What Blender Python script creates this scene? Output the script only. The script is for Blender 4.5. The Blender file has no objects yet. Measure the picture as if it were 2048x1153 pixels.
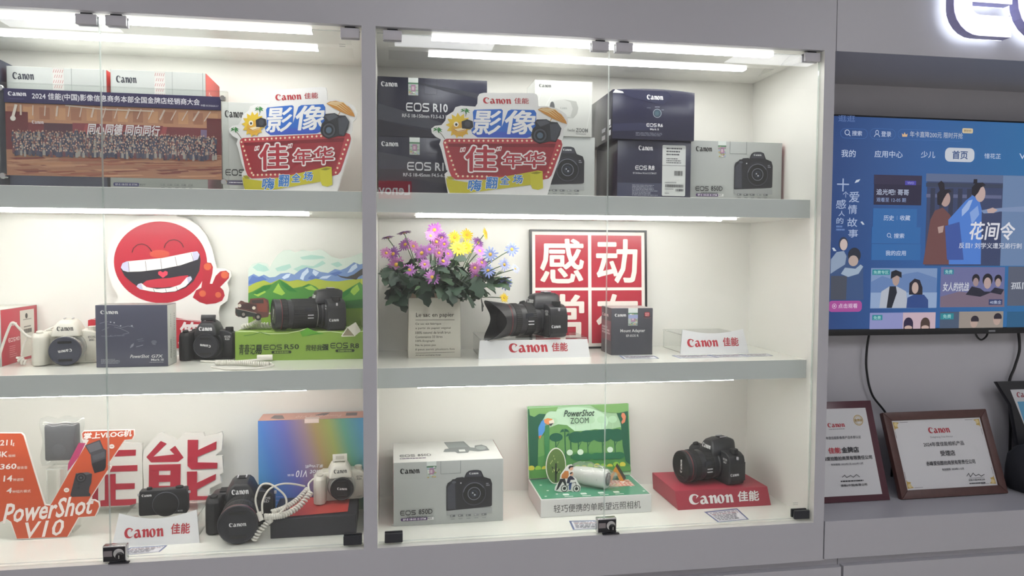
import bpy, bmesh, math, random
from mathutils import Vector, Matrix
random.seed(7)
SC = bpy.context.scene
COL = SC.collection
PI = math.pi

# ---------------------------------------------------------------- camera, world, exposure
def _cam():
    yaw, pitch, roll = 0.1642, -0.04651, 0.00484
    fwd = Vector((math.sin(yaw) * math.cos(pitch), math.cos(yaw) * math.cos(pitch), math.sin(pitch)))
    right = Vector((math.cos(yaw), -math.sin(yaw), 0))
    up = right.cross(fwd)
    r2 = right * math.cos(roll) + up * math.sin(roll)
    u2 = -right * math.sin(roll) + up * math.cos(roll)
    m = Matrix((r2, u2, -fwd)).transposed().to_4x4()
    m.translation = (0.03058, -1.79344, 0.71633)
    cd = bpy.data.cameras.new('camera')
    cd.sensor_fit = 'HORIZONTAL'; cd.sensor_width = 36
    cd.lens = 1480 / 2048 * 36
    cd.clip_start = 0.02
    o = bpy.data.objects.new('camera', cd)
    COL.objects.link(o); o.matrix_world = m
    SC.camera = o
_cam()
SC.view_settings.view_transform = 'Standard'
SC.view_settings.look = 'None'
SC.view_settings.exposure = 0.0
SC.view_settings.gamma = 1.0
SC.view_settings.use_curve_mapping = False
SC.cycles.transparent_max_bounces = 24
SC.cycles.max_bounces = 8
W_ = bpy.data.worlds.new('world'); SC.world = W_; W_.use_nodes = True
W_.node_tree.nodes['Background'].inputs[0].default_value = (0.5, 0.52, 0.56, 1)
W_.node_tree.nodes['Background'].inputs[1].default_value = 0.15
LED = 33.0        # cabinet LED strips
CEIL = 8.6        # shop ceiling panels

# ---------------------------------------------------------------- materials
MC = {}
def lin(h):
    h = h.lstrip('#')
    c = [int(h[i:i + 2], 16) / 255 for i in (0, 2, 4)]
    return tuple((x / 12.92 if x <= .04045 else ((x + .055) / 1.055) ** 2.4) for x in c) + (1,)

def mat(h, rough=.5, metal=0, spec=.5, emit=0, bump=0, bscale=200, vary=0, coat=0):
    key = (h, rough, metal, spec, emit, bump, bscale, vary, coat)
    if key in MC: return MC[key]
    m = bpy.data.materials.new('surface_' + h.strip('#'))
    m.use_nodes = True
    nt = m.node_tree; b = nt.nodes['Principled BSDF']
    c = lin(h)
    b.inputs['Base Color'].default_value = c
    b.inputs['Roughness'].default_value = rough
    b.inputs['Metallic'].default_value = metal
    b.inputs['Specular IOR Level'].default_value = spec
    if coat: b.inputs['Coat Weight'].default_value = coat; b.inputs['Coat Roughness'].default_value = .08
    if emit:
        b.inputs['Base Color'].default_value = (0.01, 0.01, 0.012, 1)
        b.inputs['Emission Color'].default_value = c
        b.inputs['Emission Strength'].default_value = emit
    if bump or vary:
        tc = nt.nodes.new('ShaderNodeTexCoord')
        nz = nt.nodes.new('ShaderNodeTexNoise'); nz.inputs['Scale'].default_value = bscale
        nz.inputs['Detail'].default_value = 3
        nt.links.new(tc.outputs['Object'], nz.inputs['Vector'])
        if bump:
            bp = nt.nodes.new('ShaderNodeBump'); bp.inputs['Strength'].default_value = bump
            bp.inputs['Distance'].default_value = .001
            nt.links.new(nz.outputs['Fac'], bp.inputs['Height']); nt.links.new(bp.outputs[0], b.inputs['Normal'])
        if vary:
            mx = nt.nodes.new('ShaderNodeMixRGB'); mx.inputs[1].default_value = tuple(x * (1 - vary) for x in c[:3]) + (1,)
            mx.inputs[2].default_value = tuple(min(1, x * (1 + vary)) for x in c[:3]) + (1,)
            nt.links.new(nz.outputs['Fac'], mx.inputs[0]); nt.links.new(mx.outputs[0], b.inputs['Base Color'])
    MC[key] = m
    return m

def emission(name, col, s):
    m = bpy.data.materials.new(name); m.use_nodes = True
    nt = m.node_tree; nt.nodes.clear()
    e = nt.nodes.new('ShaderNodeEmission'); e.inputs[0].default_value = col; e.inputs[1].default_value = s
    o = nt.nodes.new('ShaderNodeOutputMaterial'); nt.links.new(e.outputs[0], o.inputs[0])
    return m

def clear(name, tint, ior=1.45, rough=0.0, haze=0.0, boost=1.0):
    m = bpy.data.materials.new(name); m.use_nodes = True
    nt = m.node_tree; nt.nodes.clear()
    t = nt.nodes.new('ShaderNodeBsdfTransparent'); t.inputs[0].default_value = tint
    g = nt.nodes.new('ShaderNodeBsdfGlossy'); g.inputs['Roughness'].default_value = rough
    lw = nt.nodes.new('ShaderNodeLayerWeight'); lw.inputs['Blend'].default_value = .5
    f0 = ((ior - 1) / (ior + 1)) ** 2 * boost
    pw = nt.nodes.new('ShaderNodeMath'); pw.operation = 'POWER'; pw.inputs[1].default_value = 5
    mu = nt.nodes.new('ShaderNodeMath'); mu.operation = 'MULTIPLY_ADD'; mu.inputs[1].default_value = 1 - f0; mu.inputs[2].default_value = f0
    mx = nt.nodes.new('ShaderNodeMixShader'); o = nt.nodes.new('ShaderNodeOutputMaterial')
    nt.links.new(lw.outputs['Facing'], pw.inputs[0]); nt.links.new(pw.outputs[0], mu.inputs[0]); fac = mu.outputs[0]
    nt.links.new(fac, mx.inputs[0]); nt.links.new(t.outputs[0], mx.inputs[1]); nt.links.new(g.outputs[0], mx.inputs[2])
    last = mx
    if haze:
        d = nt.nodes.new('ShaderNodeBsdfDiffuse'); d.inputs[0].default_value = (.85, .87, .86, 1)
        m2 = nt.nodes.new('ShaderNodeMixShader'); m2.inputs[0].default_value = haze
        nt.links.new(mx.outputs[0], m2.inputs[1]); nt.links.new(d.outputs[0], m2.inputs[2]); last = m2
    nt.links.new(last.outputs[0], o.inputs[0])
    return m

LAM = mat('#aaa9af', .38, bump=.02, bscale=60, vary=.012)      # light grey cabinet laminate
LAM_LIT = mat('#bab9bf', .4, vary=.012, bscale=40)  # same laminate, lightened to stand in for light missing in the niche
INNER = mat('#e9e8e2', .32, vary=.008, bscale=30)               # off-white interior
SHELFTOP = mat('#e6e7df', .14, vary=.006)
SHELFEDGE = mat('#bfc5c3', .42)
WHITE = mat('#e8e8e6', .5)
BLACK = mat('#17181b', .45)
CHROME = mat('#c9cacc', .18, metal=1)
STEEL = mat('#b4b2b8', .45)
DARKSTEEL = mat("#3a3b40", .35, metal=.6)
GLASS = clear('cabinet_glass', (.985, .992, .987, 1), 1.45)
GLASSEDGE = clear('glass_edge', (.62, .72, .68, 1), 1.5, .05, .35)
ACRYL = clear('clear_acrylic', (.985, .99, .985, 1), 1.40, .02)
ACRYLEDGE = clear('acrylic_edge', (.95, .97, .95, 1), 1.40, .05, .25)
WRAP = clear('plastic_wrap', (.95, .96, .955, 1), 1.45, .12, .10, 1.6)
LEDM = emission('led_diffuser', (1.0, 0.985, 0.955, 1), LED * 1.3)
LEDM3 = emission('led_diffuser_low', (1.0, 0.975, 0.94, 1), LED * .85)
LEDM2 = emission('led_diffuser_cool', (1.0, 0.99, 0.97, 1), LED * .7)
CEILM = emission('ceiling_panel_glow', (0.95, 0.955, 1.0, 1), CEIL)

# ---------------------------------------------------------------- mesh helpers
class B:
    def __init__(s): s.v = []; s.f = []; s.m = []; s.mats = []
    def mi(s, m):
        if m not in s.mats: s.mats.append(m)
        return s.mats.index(m)
    def add(s, vs, fs, m):
        o = len(s.v); s.v += [tuple(v) for v in vs]; k = s.mi(m)
        for f in fs: s.f.append([i + o for i in f]); s.m.append(k)
        return s
    def box(s, x0, x1, y0, y1, z0, z1, m, **kw):
        vs = [(x, y, z) for z in (z0, z1) for y in (y0, y1) for x in (x0, x1)]
        o = len(s.v); s.v += vs
        fs = dict(bottom=(0, 2, 3, 1), top=(4, 5, 7, 6), front=(0, 1, 5, 4), back=(2, 6, 7, 3), left=(0, 4, 6, 2), right=(1, 3, 7, 5))
        for n, f in fs.items():
            s.f.append([i + o for i in f]); s.m.append(s.mi(kw.get(n, m)))
        return s
    def prism(s, poly, y0, y1, m, side=None, back=None):          # poly (x,z) seen from the front, extruded along y
        a = sum(poly[i][0] * poly[(i + 1) % len(poly)][1] - poly[(i + 1) % len(poly)][0] * poly[i][1] for i in range(len(poly)))
        if a < 0: poly = poly[::-1]
        n = len(poly)
        s.add([(x, y0, z) for x, z in poly], [list(range(n))], m)
        s.add([(x, y1, z) for x, z in poly], [list(range(n))[::-1]], back or m)
        s.add([(x, y0, z) for x, z in poly] + [(x, y1, z) for x, z in poly],
              [(i, i + n, (i + 1) % n + n, (i + 1) % n) for i in range(n)], side or m)
        return s
    def prismx(s, poly, x0, x1, m):                                  # poly (y,z)
        n = len(poly)
        s.add([(x0, y, z) for y, z in poly] + [(x1, y, z) for y, z in poly],
              [list(range(n))[::-1], list(range(n, 2 * n))] + [(i, (i + 1) % n, (i + 1) % n + n, i + n) for i in range(n)], m)
        return s
    def lathe(s, prof, m, seg=32, o=(0, 0, 0), axis='y', caps=True, rib=0, ribn=0):
        vs = []; fs = []
        for r, t in prof:
            for k in range(seg):
                a = 2 * PI * k / seg
                rr = r + (rib if (rib and k % 2) else 0)
                c, d = rr * math.cos(a), rr * math.sin(a)
                if axis == 'y': p = (c, t, d)
                elif axis == 'z': p = (c, d, t)
                else: p = (t, c, d)
                vs.append((p[0] + o[0], p[1] + o[1], p[2] + o[2]))
        n = len(prof)
        for i in range(n - 1):
            for k in range(seg):
                a, b = i * seg + k, i * seg + (k + 1) % seg
                fs.append((a, b, b + seg, a + seg))
        if caps: fs.append(tuple(range(seg))[::-1]); fs.append(tuple(range((n - 1) * seg, n * seg)))
        return s.add(vs, fs, m)
    def tube(s, pts, r, m, seg=8, taper=None):
        pts = [Vector(p) for p in pts]; vs = []; fs = []
        nrm = None
        for i, p in enumerate(pts):
            t = (pts[min(i + 1, len(pts) - 1)] - pts[max(i - 1, 0)]).normalized()
            if nrm is None:
                nrm = t.orthogonal().normalized()
            nrm = (nrm - t * nrm.dot(t)).normalized(); bn = t.cross(nrm)
            rr = r if taper is None else r + (taper - r) * i / (len(pts) - 1)
            for k in range(seg):
                a = 2 * PI * k / seg
                vs.append(p + nrm * math.cos(a) * rr + bn * math.sin(a) * rr)
        for i in range(len(pts) - 1):
            for k in range(seg):
                a, b = i * seg + k, i * seg + (k + 1) % seg
                fs.append((a, b, b + seg, a + seg))
        fs.append(tuple(range(seg))[::-1]); fs.append(tuple(range((len(pts) - 1) * seg, len(pts) * seg)))
        return s.add(vs, fs, m)
    def mesh(s, name, bevel=0, bseg=2, smooth=35):
        me = bpy.data.meshes.new(name)
        me.from_pydata(s.v, [], s.f)
        for m in s.mats: me.materials.append(m)
        me.polygons.foreach_set('material_index', s.m)
        bm = bmesh.new(); bm.from_mesh(me)
        bmesh.ops.remove_doubles(bm, verts=bm.verts, dist=1e-6)
        bmesh.ops.recalc_face_normals(bm, faces=bm.faces)
        if bevel:
            es = [e for e in bm.edges if len(e.link_faces) == 2 and e.calc_face_angle(0) > math.radians(25)]
            bmesh.ops.bevel(bm, geom=es, offset=bevel, segments=bseg, affect='EDGES', profile=.5, clamp_overlap=True)
        bm.to_mesh(me); bm.free()
        if smooth:
            me.polygons.foreach_set('use_smooth', [True] * len(me.polygons))
            me.set_sharp_from_angle(angle=math.radians(smooth))
        me.update()
        return me
    def build(s, name, parent=None, loc=(0, 0, 0), rot=(0, 0, 0), bevel=0, bseg=2, smooth=35, scale=None):
        return link(name, s.mesh(name, bevel, bseg, smooth), parent, loc, rot, scale)

def link(name, me, parent=None, loc=(0, 0, 0), rot=(0, 0, 0), scale=None):
    o = bpy.data.objects.new(name, me); COL.objects.link(o)
    o.parent = parent; o.location = loc; o.rotation_euler = rot
    if scale: o.scale = (scale,) * 3 if isinstance(scale, (int, float)) else scale
    return o

def tag(o, label=None, cat=None, group=None, kind=None):
    if label: o['label'] = label
    if cat: o['category'] = cat
    if group: o['group'] = group
    if kind: o['kind'] = kind
    return o

def thing(name, label, cat, loc=(0, 0, 0), rz=0, group=None, rx=0):
    o = bpy.data.objects.new(name, None); COL.objects.link(o)
    o.empty_display_size = .02
    o.location = loc; o.rotation_euler = (rx, 0, rz)
    return tag(o, label, cat, group)

# ---------------------------------------------------------------- flat print
TX = {}
def textmesh(s, bold=0, shear=0, space=1):
    k = (s, bold, shear, space)
    if k in TX: return TX[k]
    cjk = any(ord(c) > 0x2e80 for c in s)
    cu = bpy.data.curves.new('t', 'FONT'); cu.body = s; cu.resolution_u = 2
    cu.offset = 0 if cjk else bold; cu.shear = shear; cu.space_character = space
    o = bpy.data.objects.new('t', cu); me = o.to_mesh()
    vs = [(v.co.x, v.co.y) for v in me.vertices]; fs = [tuple(p.vertices) for p in me.polygons]
    o.to_mesh_clear(); bpy.data.objects.remove(o); bpy.data.curves.remove(cu)
    if cjk and bold:            # heavier strokes: the same glyphs again, shifted all round
        n = len(vs); v0, f0 = list(vs), list(fs)
        for i in range(8 if bold < .03 else 12):
            an = 2 * PI * i / (8 if bold < .03 else 12)
            fs += [tuple(j + len(vs) for j in f) for f in f0]
            vs += [(x + bold * math.cos(an), y + bold * math.sin(an), i + 1) for x, y in v0]
    TX[k] = (vs, fs)
    return TX[k]

def ribbon(pts, t, closed=False):
    """quads of a stroke of width t along 2D points"""
    n = len(pts); L = []; Rr = []
    for i in range(n):
        if closed: a, b = pts[i - 1], pts[(i + 1) % n]
        else: a, b = pts[max(i - 1, 0)], pts[min(i + 1, n - 1)]
        p = pts[i]
        d1 = Vector((p[0] - a[0], p[1] - a[1])); d2 = Vector((b[0] - p[0], b[1] - p[1]))
        if d1.length < 1e-9: d1 = d2
        if d2.length < 1e-9: d2 = d1
        d1.normalize(); d2.normalize()
        d = (d1 + d2)
        if d.length < 1e-6: d = d1
        d.normalize(); nn = Vector((-d.y, d.x)); c = max(.4, nn.dot(Vector((-d1.y, d1.x))))
        w = t / 2 / c
        L.append((p[0] + nn.x * w, p[1] + nn.y * w)); Rr.append((p[0] - nn.x * w, p[1] - nn.y * w))
    q = []
    for i in range(n if closed else n - 1):
        j = (i + 1) % n
        q.append([L[i], Rr[i], Rr[j], L[j]])
    return q

def arc(cx, cy, rx, ry, a0, a1, n=8):
    return [(cx + rx * math.cos(math.radians(a0 + (a1 - a0) * i / n)), cy + ry * math.sin(math.radians(a0 + (a1 - a0) * i / n))) for i in range(n + 1)]

def rrect(x0, y0, x1, y1, r, n=5):
    return arc(x1 - r, y1 - r, r, r, 0, 90, n) + arc(x0 + r, y1 - r, r, r, 90, 180, n) + arc(x0 + r, y0 + r, r, r, 180, 270, n) + arc(x1 - r, y0 + r, r, r, 270, 360, n)

def _canon():
    P = []
    P.append([(.96, .80), (.80, .92), (.6, .99), (.39, 1.0), (.2, .93), (.07, .78), (0, .55), (.04, .33), (.15, .14), (.35, .02), (.6, -.01), (.8, .05), (.93, .15), (1.0, .25), (.9, .18), (.75, .12), (.58, .14), (.44, .25), (.35, .42), (.33, .58), (.37, .75), (.47, .85), (.6, .88), (.72, .84), (.78, .76), (.69, .55)])
    a = [(.03, .62), (.2, .76), (.36, .82), (.52, .8), (.62, .68), (.66, .5), (.84, .02), (.56, .02), (.53, .1), (.42, .0), (.25, -.03), (.1, .03), (.02, .16), (.03, .32), (.15, .43), (.3, .46), (.41, .45), (.41, .37), (.31, .34), (.27, .22), (.33, .13), (.43, .17), (.44, .45), (.40, .56), (.34, .64), (.22, .66), (.1, .62)]
    P.append([(x + 1.06, y) for x, y in a])
    n = [(0, .62), (.15, .76), (.3, .82), (.42, .78), (.44, .68), (.55, .79), (.68, .82), (.8, .76), (.84, .6), (.94, .02), (.66, .02), (.6, .56), (.54, .62), (.47, .56), (.5, .02), (.22, .02), (.2, .55), (.15, .64)]
    P.append([(x + 1.84, y) for x, y in n]); P.append([(x + 3.42, y) for x, y in n])
    N = 20
    for i in range(N):
        a0, a1 = 2 * PI * i / N, 2 * PI * (i + 1) / N
        f = lambda a, rx, ry, sk: (3.1 + rx * math.cos(a) - sk * math.sin(a), .4 + ry * math.sin(a))
        P.append([f(a0, .36, .43, 0), f(a1, .36, .43, 0), f(a1, .1, .34, .07), f(a0, .1, .34, .07)])
    return P
CANON = _canon()
def _eos(t=.17):
    h = t / 2
    E = [(1.22, 1 - h)] + arc(.36, .5 + .14, .36 - h, .36 - h, 90, 180, 5) + arc(.36, .36, .36 - h, .36 - h, 180, 270, 5) + [(1.22, h)]
    Em = [(t, .5), (1.16, .5)]
    O = [(x + 1.42, y) for x, y in rrect(h, h, 1.4 - h, 1 - h, .32, 4)]
    S = [(x + 3.0, y) for x, y in [(1.22, 1 - h)] + arc(.3, .72, .3 - h, .28 - h, 90, 270, 6) + arc(.95, .27, .3 - h, .25 - h + .02, 90, -90, 6) + [(.04, h)]]
    q = ribbon(E, t) + ribbon(Em, t * .9) + ribbon(O, t, True) + ribbon(S, t)
    return q
EOS = _eos()

class Print:
    """flat ink on a face: origin + U*x + V*y, the ink lies on the side U x V"""
    def __init__(s, parent, o, U, V, w, h, emit=0, rough=.5, step=4e-5, base=4e-4, spec=.4):
        s.p = parent; s.o = Vector(o); s.U = Vector(U).normalized(); s.V = Vector(V).normalized()
        s.n = s.U.cross(s.V); s.w = w; s.h = h; s.k = 0; s.b = B(); s.emit = emit; s.rough = rough; s.step = step; s.base = base; s.spec = spec
    def m(s, c): return c if not isinstance(c, str) else mat(c, s.rough, emit=s.emit, spec=s.spec)
    def _add(s, polys, c, k=None):
        if k is None: s.k += 1; k = s.k
        off = s.o + s.n * (s.base + s.step * k)
        for p in polys:
            s.b.add([off + s.U * x + s.V * y for x, y in p], [list(range(len(p)))], s.m(c))
    def poly(s, pts, c): s._add([[(u * s.w, v * s.h) for u, v in pts]], c); return s
    def polys(s, L, c): s._add([[(u * s.w, v * s.h) for u, v in pts] for pts in L], c); return s
    def rect(s, u0, v0, u1, v1, c): return s.poly([(u0, v0), (u1, v0), (u1, v1), (u0, v1)], c)
    def rr(s, u0, v0, u1, v1, r, c):
        s._add([rrect(u0 * s.w, v0 * s.h, u1 * s.w, v1 * s.h, min(r * s.h, (v1 - v0) * s.h / 2 - 1e-6, (u1 - u0) * s.w / 2 - 1e-6))], c); return s
    def ell(s, u, v, ru, rv=None, c='#000000', n=28, a0=0, a1=360):
        """ru in units of height when rv is None (true circle)"""
        rx, ry = (ru * s.h, ru * s.h) if rv is None else (ru * s.w, rv * s.h)
        pts = arc(u * s.w, v * s.h, rx, ry, a0, a1, n)
        if abs(a1 - a0) >= 360: pts = pts[:-1]
        s._add([pts], c); return s
    def ring(s, u, v, r, t, c, n=32, a0=0, a1=360):
        pts = arc(u * s.w, v * s.h, r * s.h, r * s.h, a0, a1, n)
        full = abs(a1 - a0) >= 360
        s._add(ribbon(pts[:-1] if full else pts, t * s.h, full), c); return s
    def line(s, pts, t, c, closed=False):
        s._add(ribbon([(u * s.w, v * s.h) for u, v in pts], t * s.h, closed), c); return s
    def _fit(s, vs, fs, u0, v0, u1, v1, c, rot=0, flip=False):
        x0, x1 = min(v[0] for v in vs), max(v[0] for v in vs); y0, y1 = min(v[1] for v in vs), max(v[1] for v in vs)
        bw, bh = (u1 - u0) * s.w, (v1 - v0) * s.h; cx, cy = (u0 + u1) / 2 * s.w, (v0 + v1) / 2 * s.h
        ca, sa = math.cos(math.radians(rot)), math.sin(math.radians(rot))
        out = []
        lay = [v[2] if len(v) > 2 else 0 for v in vs]
        for v in vs:
            x, y = v[0], v[1]
            X = ((x - x0) / max(x1 - x0, 1e-6) - .5) * bw; Y = ((y - y0) / max(y1 - y0, 1e-6) - .5) * bh
            if flip: X = -X
            out.append((cx + X * ca - Y * sa, cy + X * sa + Y * ca))
        s.k += 1; off = s.o + s.n * (s.base + s.step * s.k)
        s.b.add([off + s.U * q[0] + s.V * q[1] + s.n * (l * 1.5e-6 * (10 if s.step > 2e-5 else 5)) for q, l in zip(out, lay)], fs, s.m(c))
        if max(lay): s.k += 4
    def text(s, t, u0, v0, u1, v1, c, bold=0, shear=0, rot=0, flip=False):
        vs, fs = textmesh(t, bold, shear)
        if vs: s._fit(vs, fs, u0, v0, u1, v1, c, rot, flip)
        return s
    def logo(s, P, u0, v0, u1, v1, c, rot=0, flip=False):
        vs = []; fs = []
        for p in P:
            fs.append(list(range(len(vs), len(vs) + len(p)))); vs += p
        s._fit(vs, fs, u0, v0, u1, v1, c, rot, flip); return s
    def canon(s, u0, v0, u1, v1, c, rot=0): return s.logo(CANON, u0, v0, u1, v1, c, rot)
    def eos(s, u0, v0, u1, v1, c, rot=0): return s.logo(EOS, u0, v0, u1, v1, c, rot)
    def lines(s, u0, v0, u1, v1, n, c, t=None, seed=1, fill=.8):
        """n rows of tiny unreadable small print"""
        rnd = random.Random(seed); L = []
        for i in range(n):
            v = v1 - (v1 - v0) * (i + .5) / n; hh = (v1 - v0) / n * .28 if t is None else t
            u = u0; end = u0 + (u1 - u0) * (rnd.uniform(.6, 1) if n > 1 else 1)
            while u < end:
                wd = rnd.uniform(.04, .16) * (u1 - u0); e = min(u + wd, end)
                L.append([(u, v - hh), (e, v - hh), (e, v + hh), (u, v + hh)]); u = e + .02 * (u1 - u0)
        return s.polys(L, c)
    def build(s, name='front_print'):
        me = bpy.data.meshes.new(name); me.from_pydata(s.b.v, [], s.b.f)
        for m in s.b.mats: me.materials.append(m)
        me.polygons.foreach_set('material_index', s.b.m); me.update()
        return link(name, me, s.p)
# ---------------------------------------------------------------- the shop room
W, H, D, DIV, ST = 1.15, 1.249, .385, .0326, .031
S1T, S1B, S2T, S2B, SF = .8655, .8155, .432, .381, .052
FL, CE = -.86, 1.95
RX0, RX1, RY0, RY1 = -2.6, 3.3, -3.3, .46
def struct(name, b, **k):
    o = b.build(name, **k); o['kind'] = 'structure'; return o
PAINT = mat('#dedcd9', .7, bump=.05, bscale=90)
struct('floor', B().box(RX0, RX1, RY0, RY1, FL - .1, FL, mat('#dad7d0', .35, vary=.04, bscale=3)))
struct('ceiling', B().box(RX0, RX1, RY0, RY1, CE, CE + .1, mat('#eaeaea', .8, vary=.01)))
struct('wall_back', B().box(RX0, RX1, RY1, RY1 + .1, FL, CE, PAINT))
struct('wall_front', B().box(RX0, RX1, RY0 - .1, RY0, FL, CE, mat('#e3e0dc', .6, vary=.03, bscale=2)))
struct('wall_left', B().box(RX0 - .1, RX0, RY0, RY1, FL, CE, PAINT))
struct('wall_right', B().box(RX1, RX1 + .1, RY0, RY1, FL, CE, PAINT))
for i, (x, y) in enumerate([(-1.7, -1.65), (.35, -1.65), (2.4, -1.65), (-1.7, -2.32), (.35, -2.32), (2.4, -2.32)]):
    names = ['nearest the cabinet on the left', 'nearest the cabinet in the middle', 'nearest the television wall',
             'over the shop aisle on the left', 'over the middle of the shop aisle', 'over the shop aisle on the right']
    t = thing('ceiling_light', 'square white ceiling panel light ' + names[i], 'ceiling light', (x, y, CE), group='shop ceiling panels')
    B().box(-.31, .31, -.31, .31, -.02, 0, WHITE).build('frame', t)
    B().box(-.285, .285, -.285, .285, -.024, -.0205, CEILM).build('diffuser', t)

# things across the shop that the glass doors mirror
t = thing('shop_sign', 'small red box sign on the opposite shop wall, seen mirrored in the glass', 'sign', (.07, RY0, 1.086))
B().box(-.11, .11, 0, .05, 0, .117, mat('#c8201c', .4, emit=2.2), front=WHITE, back=mat('#d42a22', .4, emit=2.8)).build('sign_box', t)
p = Print(t, (.11, .05, 0), (-1, 0, 0), (0, 0, 1), .22, .117, emit=4); p.text('Lenovo', .05, .2, 1.2, .8, '#ffffff', .015); p.build('lettering')

# ---------------------------------------------------------------- display cabinet
cab = thing('display_cabinet', 'light grey built-in display cabinet with two glazed bays and lit shelves', 'cabinet', (0, 0, FL))
oz = -FL
def cpart(name, b, **k):
    o = b.build(name, cab, (0, 0, oz), **k); return o
LX = -DIV - W
cpart('header_panel', B().box(LX - ST, W + ST, 0, .018, H, CE - .02 , LAM))
cpart('bottom_rail', B().box(LX - ST, W + ST - .001, 0, .018, -.106, 0, LAM, top=INNER))
cpart('stile', B().box(-DIV, 0, 0, .018, 0, H, LAM, left=INNER, right=INNER))
cpart('stile', B().box(W, W + ST - .001, 0, .018, 0, H, LAM, left=INNER))
cpart('stile', B().box(LX - ST, LX, 0, .018, 0, H, LAM, right=INNER))
cpart('side_panel', B().box(-DIV, 0, .018, D, -.02, H + .04, INNER))
cpart('side_panel', B().box(W, W + ST - .001, .018, D, -.02, H + .04, INNER, right=LAM))
cpart('side_panel', B().box(LX - ST, LX, .018, D, -.02, H + .04, INNER))
for x0, x1 in ((0, W), (LX, -DIV)):
    cpart('back_panel', B().box(x0, x1, D, D + .012, -.02, H + .04, INNER))
    cpart('bay_floor', B().box(x0, x1, .018, D, -.02, 0, SHELFTOP))
    # bay ceiling with two slanted light coves
    prof = [(.018, H), (.05, H), (.052, H + .022), (.09, H + .024), (.174, H), (.204, H), (.206, H + .02), (.24, H + .021), (.30, H), (D, H), (D, H + .04), (.018, H + .04)]
    cpart('bay_ceiling', B().prismx(prof, x0 + .03, x1 - .03, INNER), smooth=0)
    cpart('cove_end', B().box(x0, x0 + .03, .018, D, H, H + .04, INNER))
    cpart('cove_end', B().box(x1 - .03, x1, .018, D, H, H + .04, INNER))
    lx0, lx1 = (x0 + .135, x1 - .112) if x0 == 0 else (x0 + .12, x1 - .119)
    for yy in (.07, .222):
        cpart('led_strip', B().box(lx0, lx1, yy - .0125, yy + .0125, H - .004, H + .004, WHITE, bottom=LEDM2, front=LEDM2))
    for zt, zb, nm in ((S1T, S1B, 'upper'), (S2T, S2B, 'lower')):
        sh = cpart('shelf', B().box(x0, x1, SF, D, zb, zt, INNER, top=SHELFTOP, front=SHELFEDGE, bottom=INNER), bevel=.0006, bseg=1)
        for yy in (.078, .168):
            e = B().box(x0 + .10, x1 - .20 if x0 == 0 else x1 - .14, yy - .0038, yy + .0038, zb - .005, zb - .0004, LEDM if nm == 'upper' else LEDM3).build('led_strip', sh)
# plinth, drawer fronts under the bays
cpart('plinth_panel', B().box(LX - ST, 1.2355, .02, .04, -.84, -.1065, LAM_LIT))
for x0, x1 in ((-1.2, .01), (.016, 1.2355)):
    cpart('drawer_front', B().box(x0, x1, .001, .019, -.45, -.128, LAM))
# cabinet glass doors
def glass_door(label, x0, x1, hinge_left, mark=None):
    t = thing('glass_door', label, 'glass door', ((x0 + x1) / 2, .022, .006), group='frameless glass doors of the cabinet')
    w = (x1 - x0) / 2
    B().box(-w, w, -.003, .003, 0, 1.2335, GLASS, left=GLASSEDGE, right=GLASSEDGE, top=GLASSEDGE, bottom=GLASSEDGE).build('glass_pane', t, smooth=0)
    for i, xx in enumerate((-w + .036, w - .024)):
        for zz, m in ((1.2275, STEEL), (.0085, DARKSTEEL)):
            top = zz > 1
            if not top and ((i == 0) != hinge_left): continue
            c = B().box(-.022, .022, -.012, -.0032, -.0115, .0115, m).box(-.022, .022, .0032, .011, -.0115, .0115, m)
            k = c.build('hinge_clamp', t, (xx if top else (xx if hinge_left else xx), 0, zz if top else .012), bevel=.002)
            B().box(-.012, .012, -.008, .008, .0115, .0146, DARKSTEEL).build('pivot_pin', k) if top else None
    if mark:
        p = Print(t, (mark[0] * w - .012, -.003, mark[1]), (1, 0, 0), (0, 0, 1), .02, .009, base=2e-4); p.lines(0, 0, 1, 1, 2, '#a9aba8', .08, 3); p.build('etched_mark')
    return t
glass_door('frameless glass door at the far left edge of the photo, over the group photo', LX + .003, -.6105, True)
glass_door('frameless glass door left of the grey divider, over the laughing face', -.6085, -DIV - .003, False, (.87, 1.195))
glass_door('frameless glass door right of the grey divider, over the flowers', .003, .574, True, (-.85, .038))
glass_door('frameless glass door at the right end, over the red camera stand', .576, W - .003, False, (.88, .036))
def lock(x, label):
    t = thing('glass_door_lock', label, 'lock', (x, .006, .004), group='clamp locks on the glass doors')
    B().box(-.0255, .0255, -.006, .0125, 0, .038, CHROME).build('clamp_body', t, bevel=.002)
    B().box(-.0235, .0235, -.0075, -.0062, .002, .035, mat('#26262b', .3, metal=.4)).build('face_plate', t, bevel=.0005)
    B().box(-.022, -.004, -.0085, -.0076, .014, .027, mat('#7d7678', .5)).build('worn_sticker', t)
    b = B().lathe([(.0, -.0095), (.0095, -.0095), (.0115, -.0085), (.0115, -.0076)], CHROME, 24, caps=False)
    b.lathe([(.0, -.016), (.0075, -.016), (.0085, -.0145), (.009, -.0096)], mat('#1b1b1f', .3, metal=.3), 24, (.003, 0, -.005), caps=False)
    b.box(.0022, .0038, -.0165, -.0159, -.009, -.001, CHROME)
    b.build('key_cylinder', t, (.010, 0, .020))
    B().box(-.012, .032, -.011, -.0005, -.0035, -.0002, mat('#3a3a40', .3, metal=.7)).build('latch_tongue', t, bevel=.0008)
lock(.5765, 'chrome clamp lock between the two right-hand glass doors')
lock(-.594, 'chrome clamp lock between the two left-hand glass doors')

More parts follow.
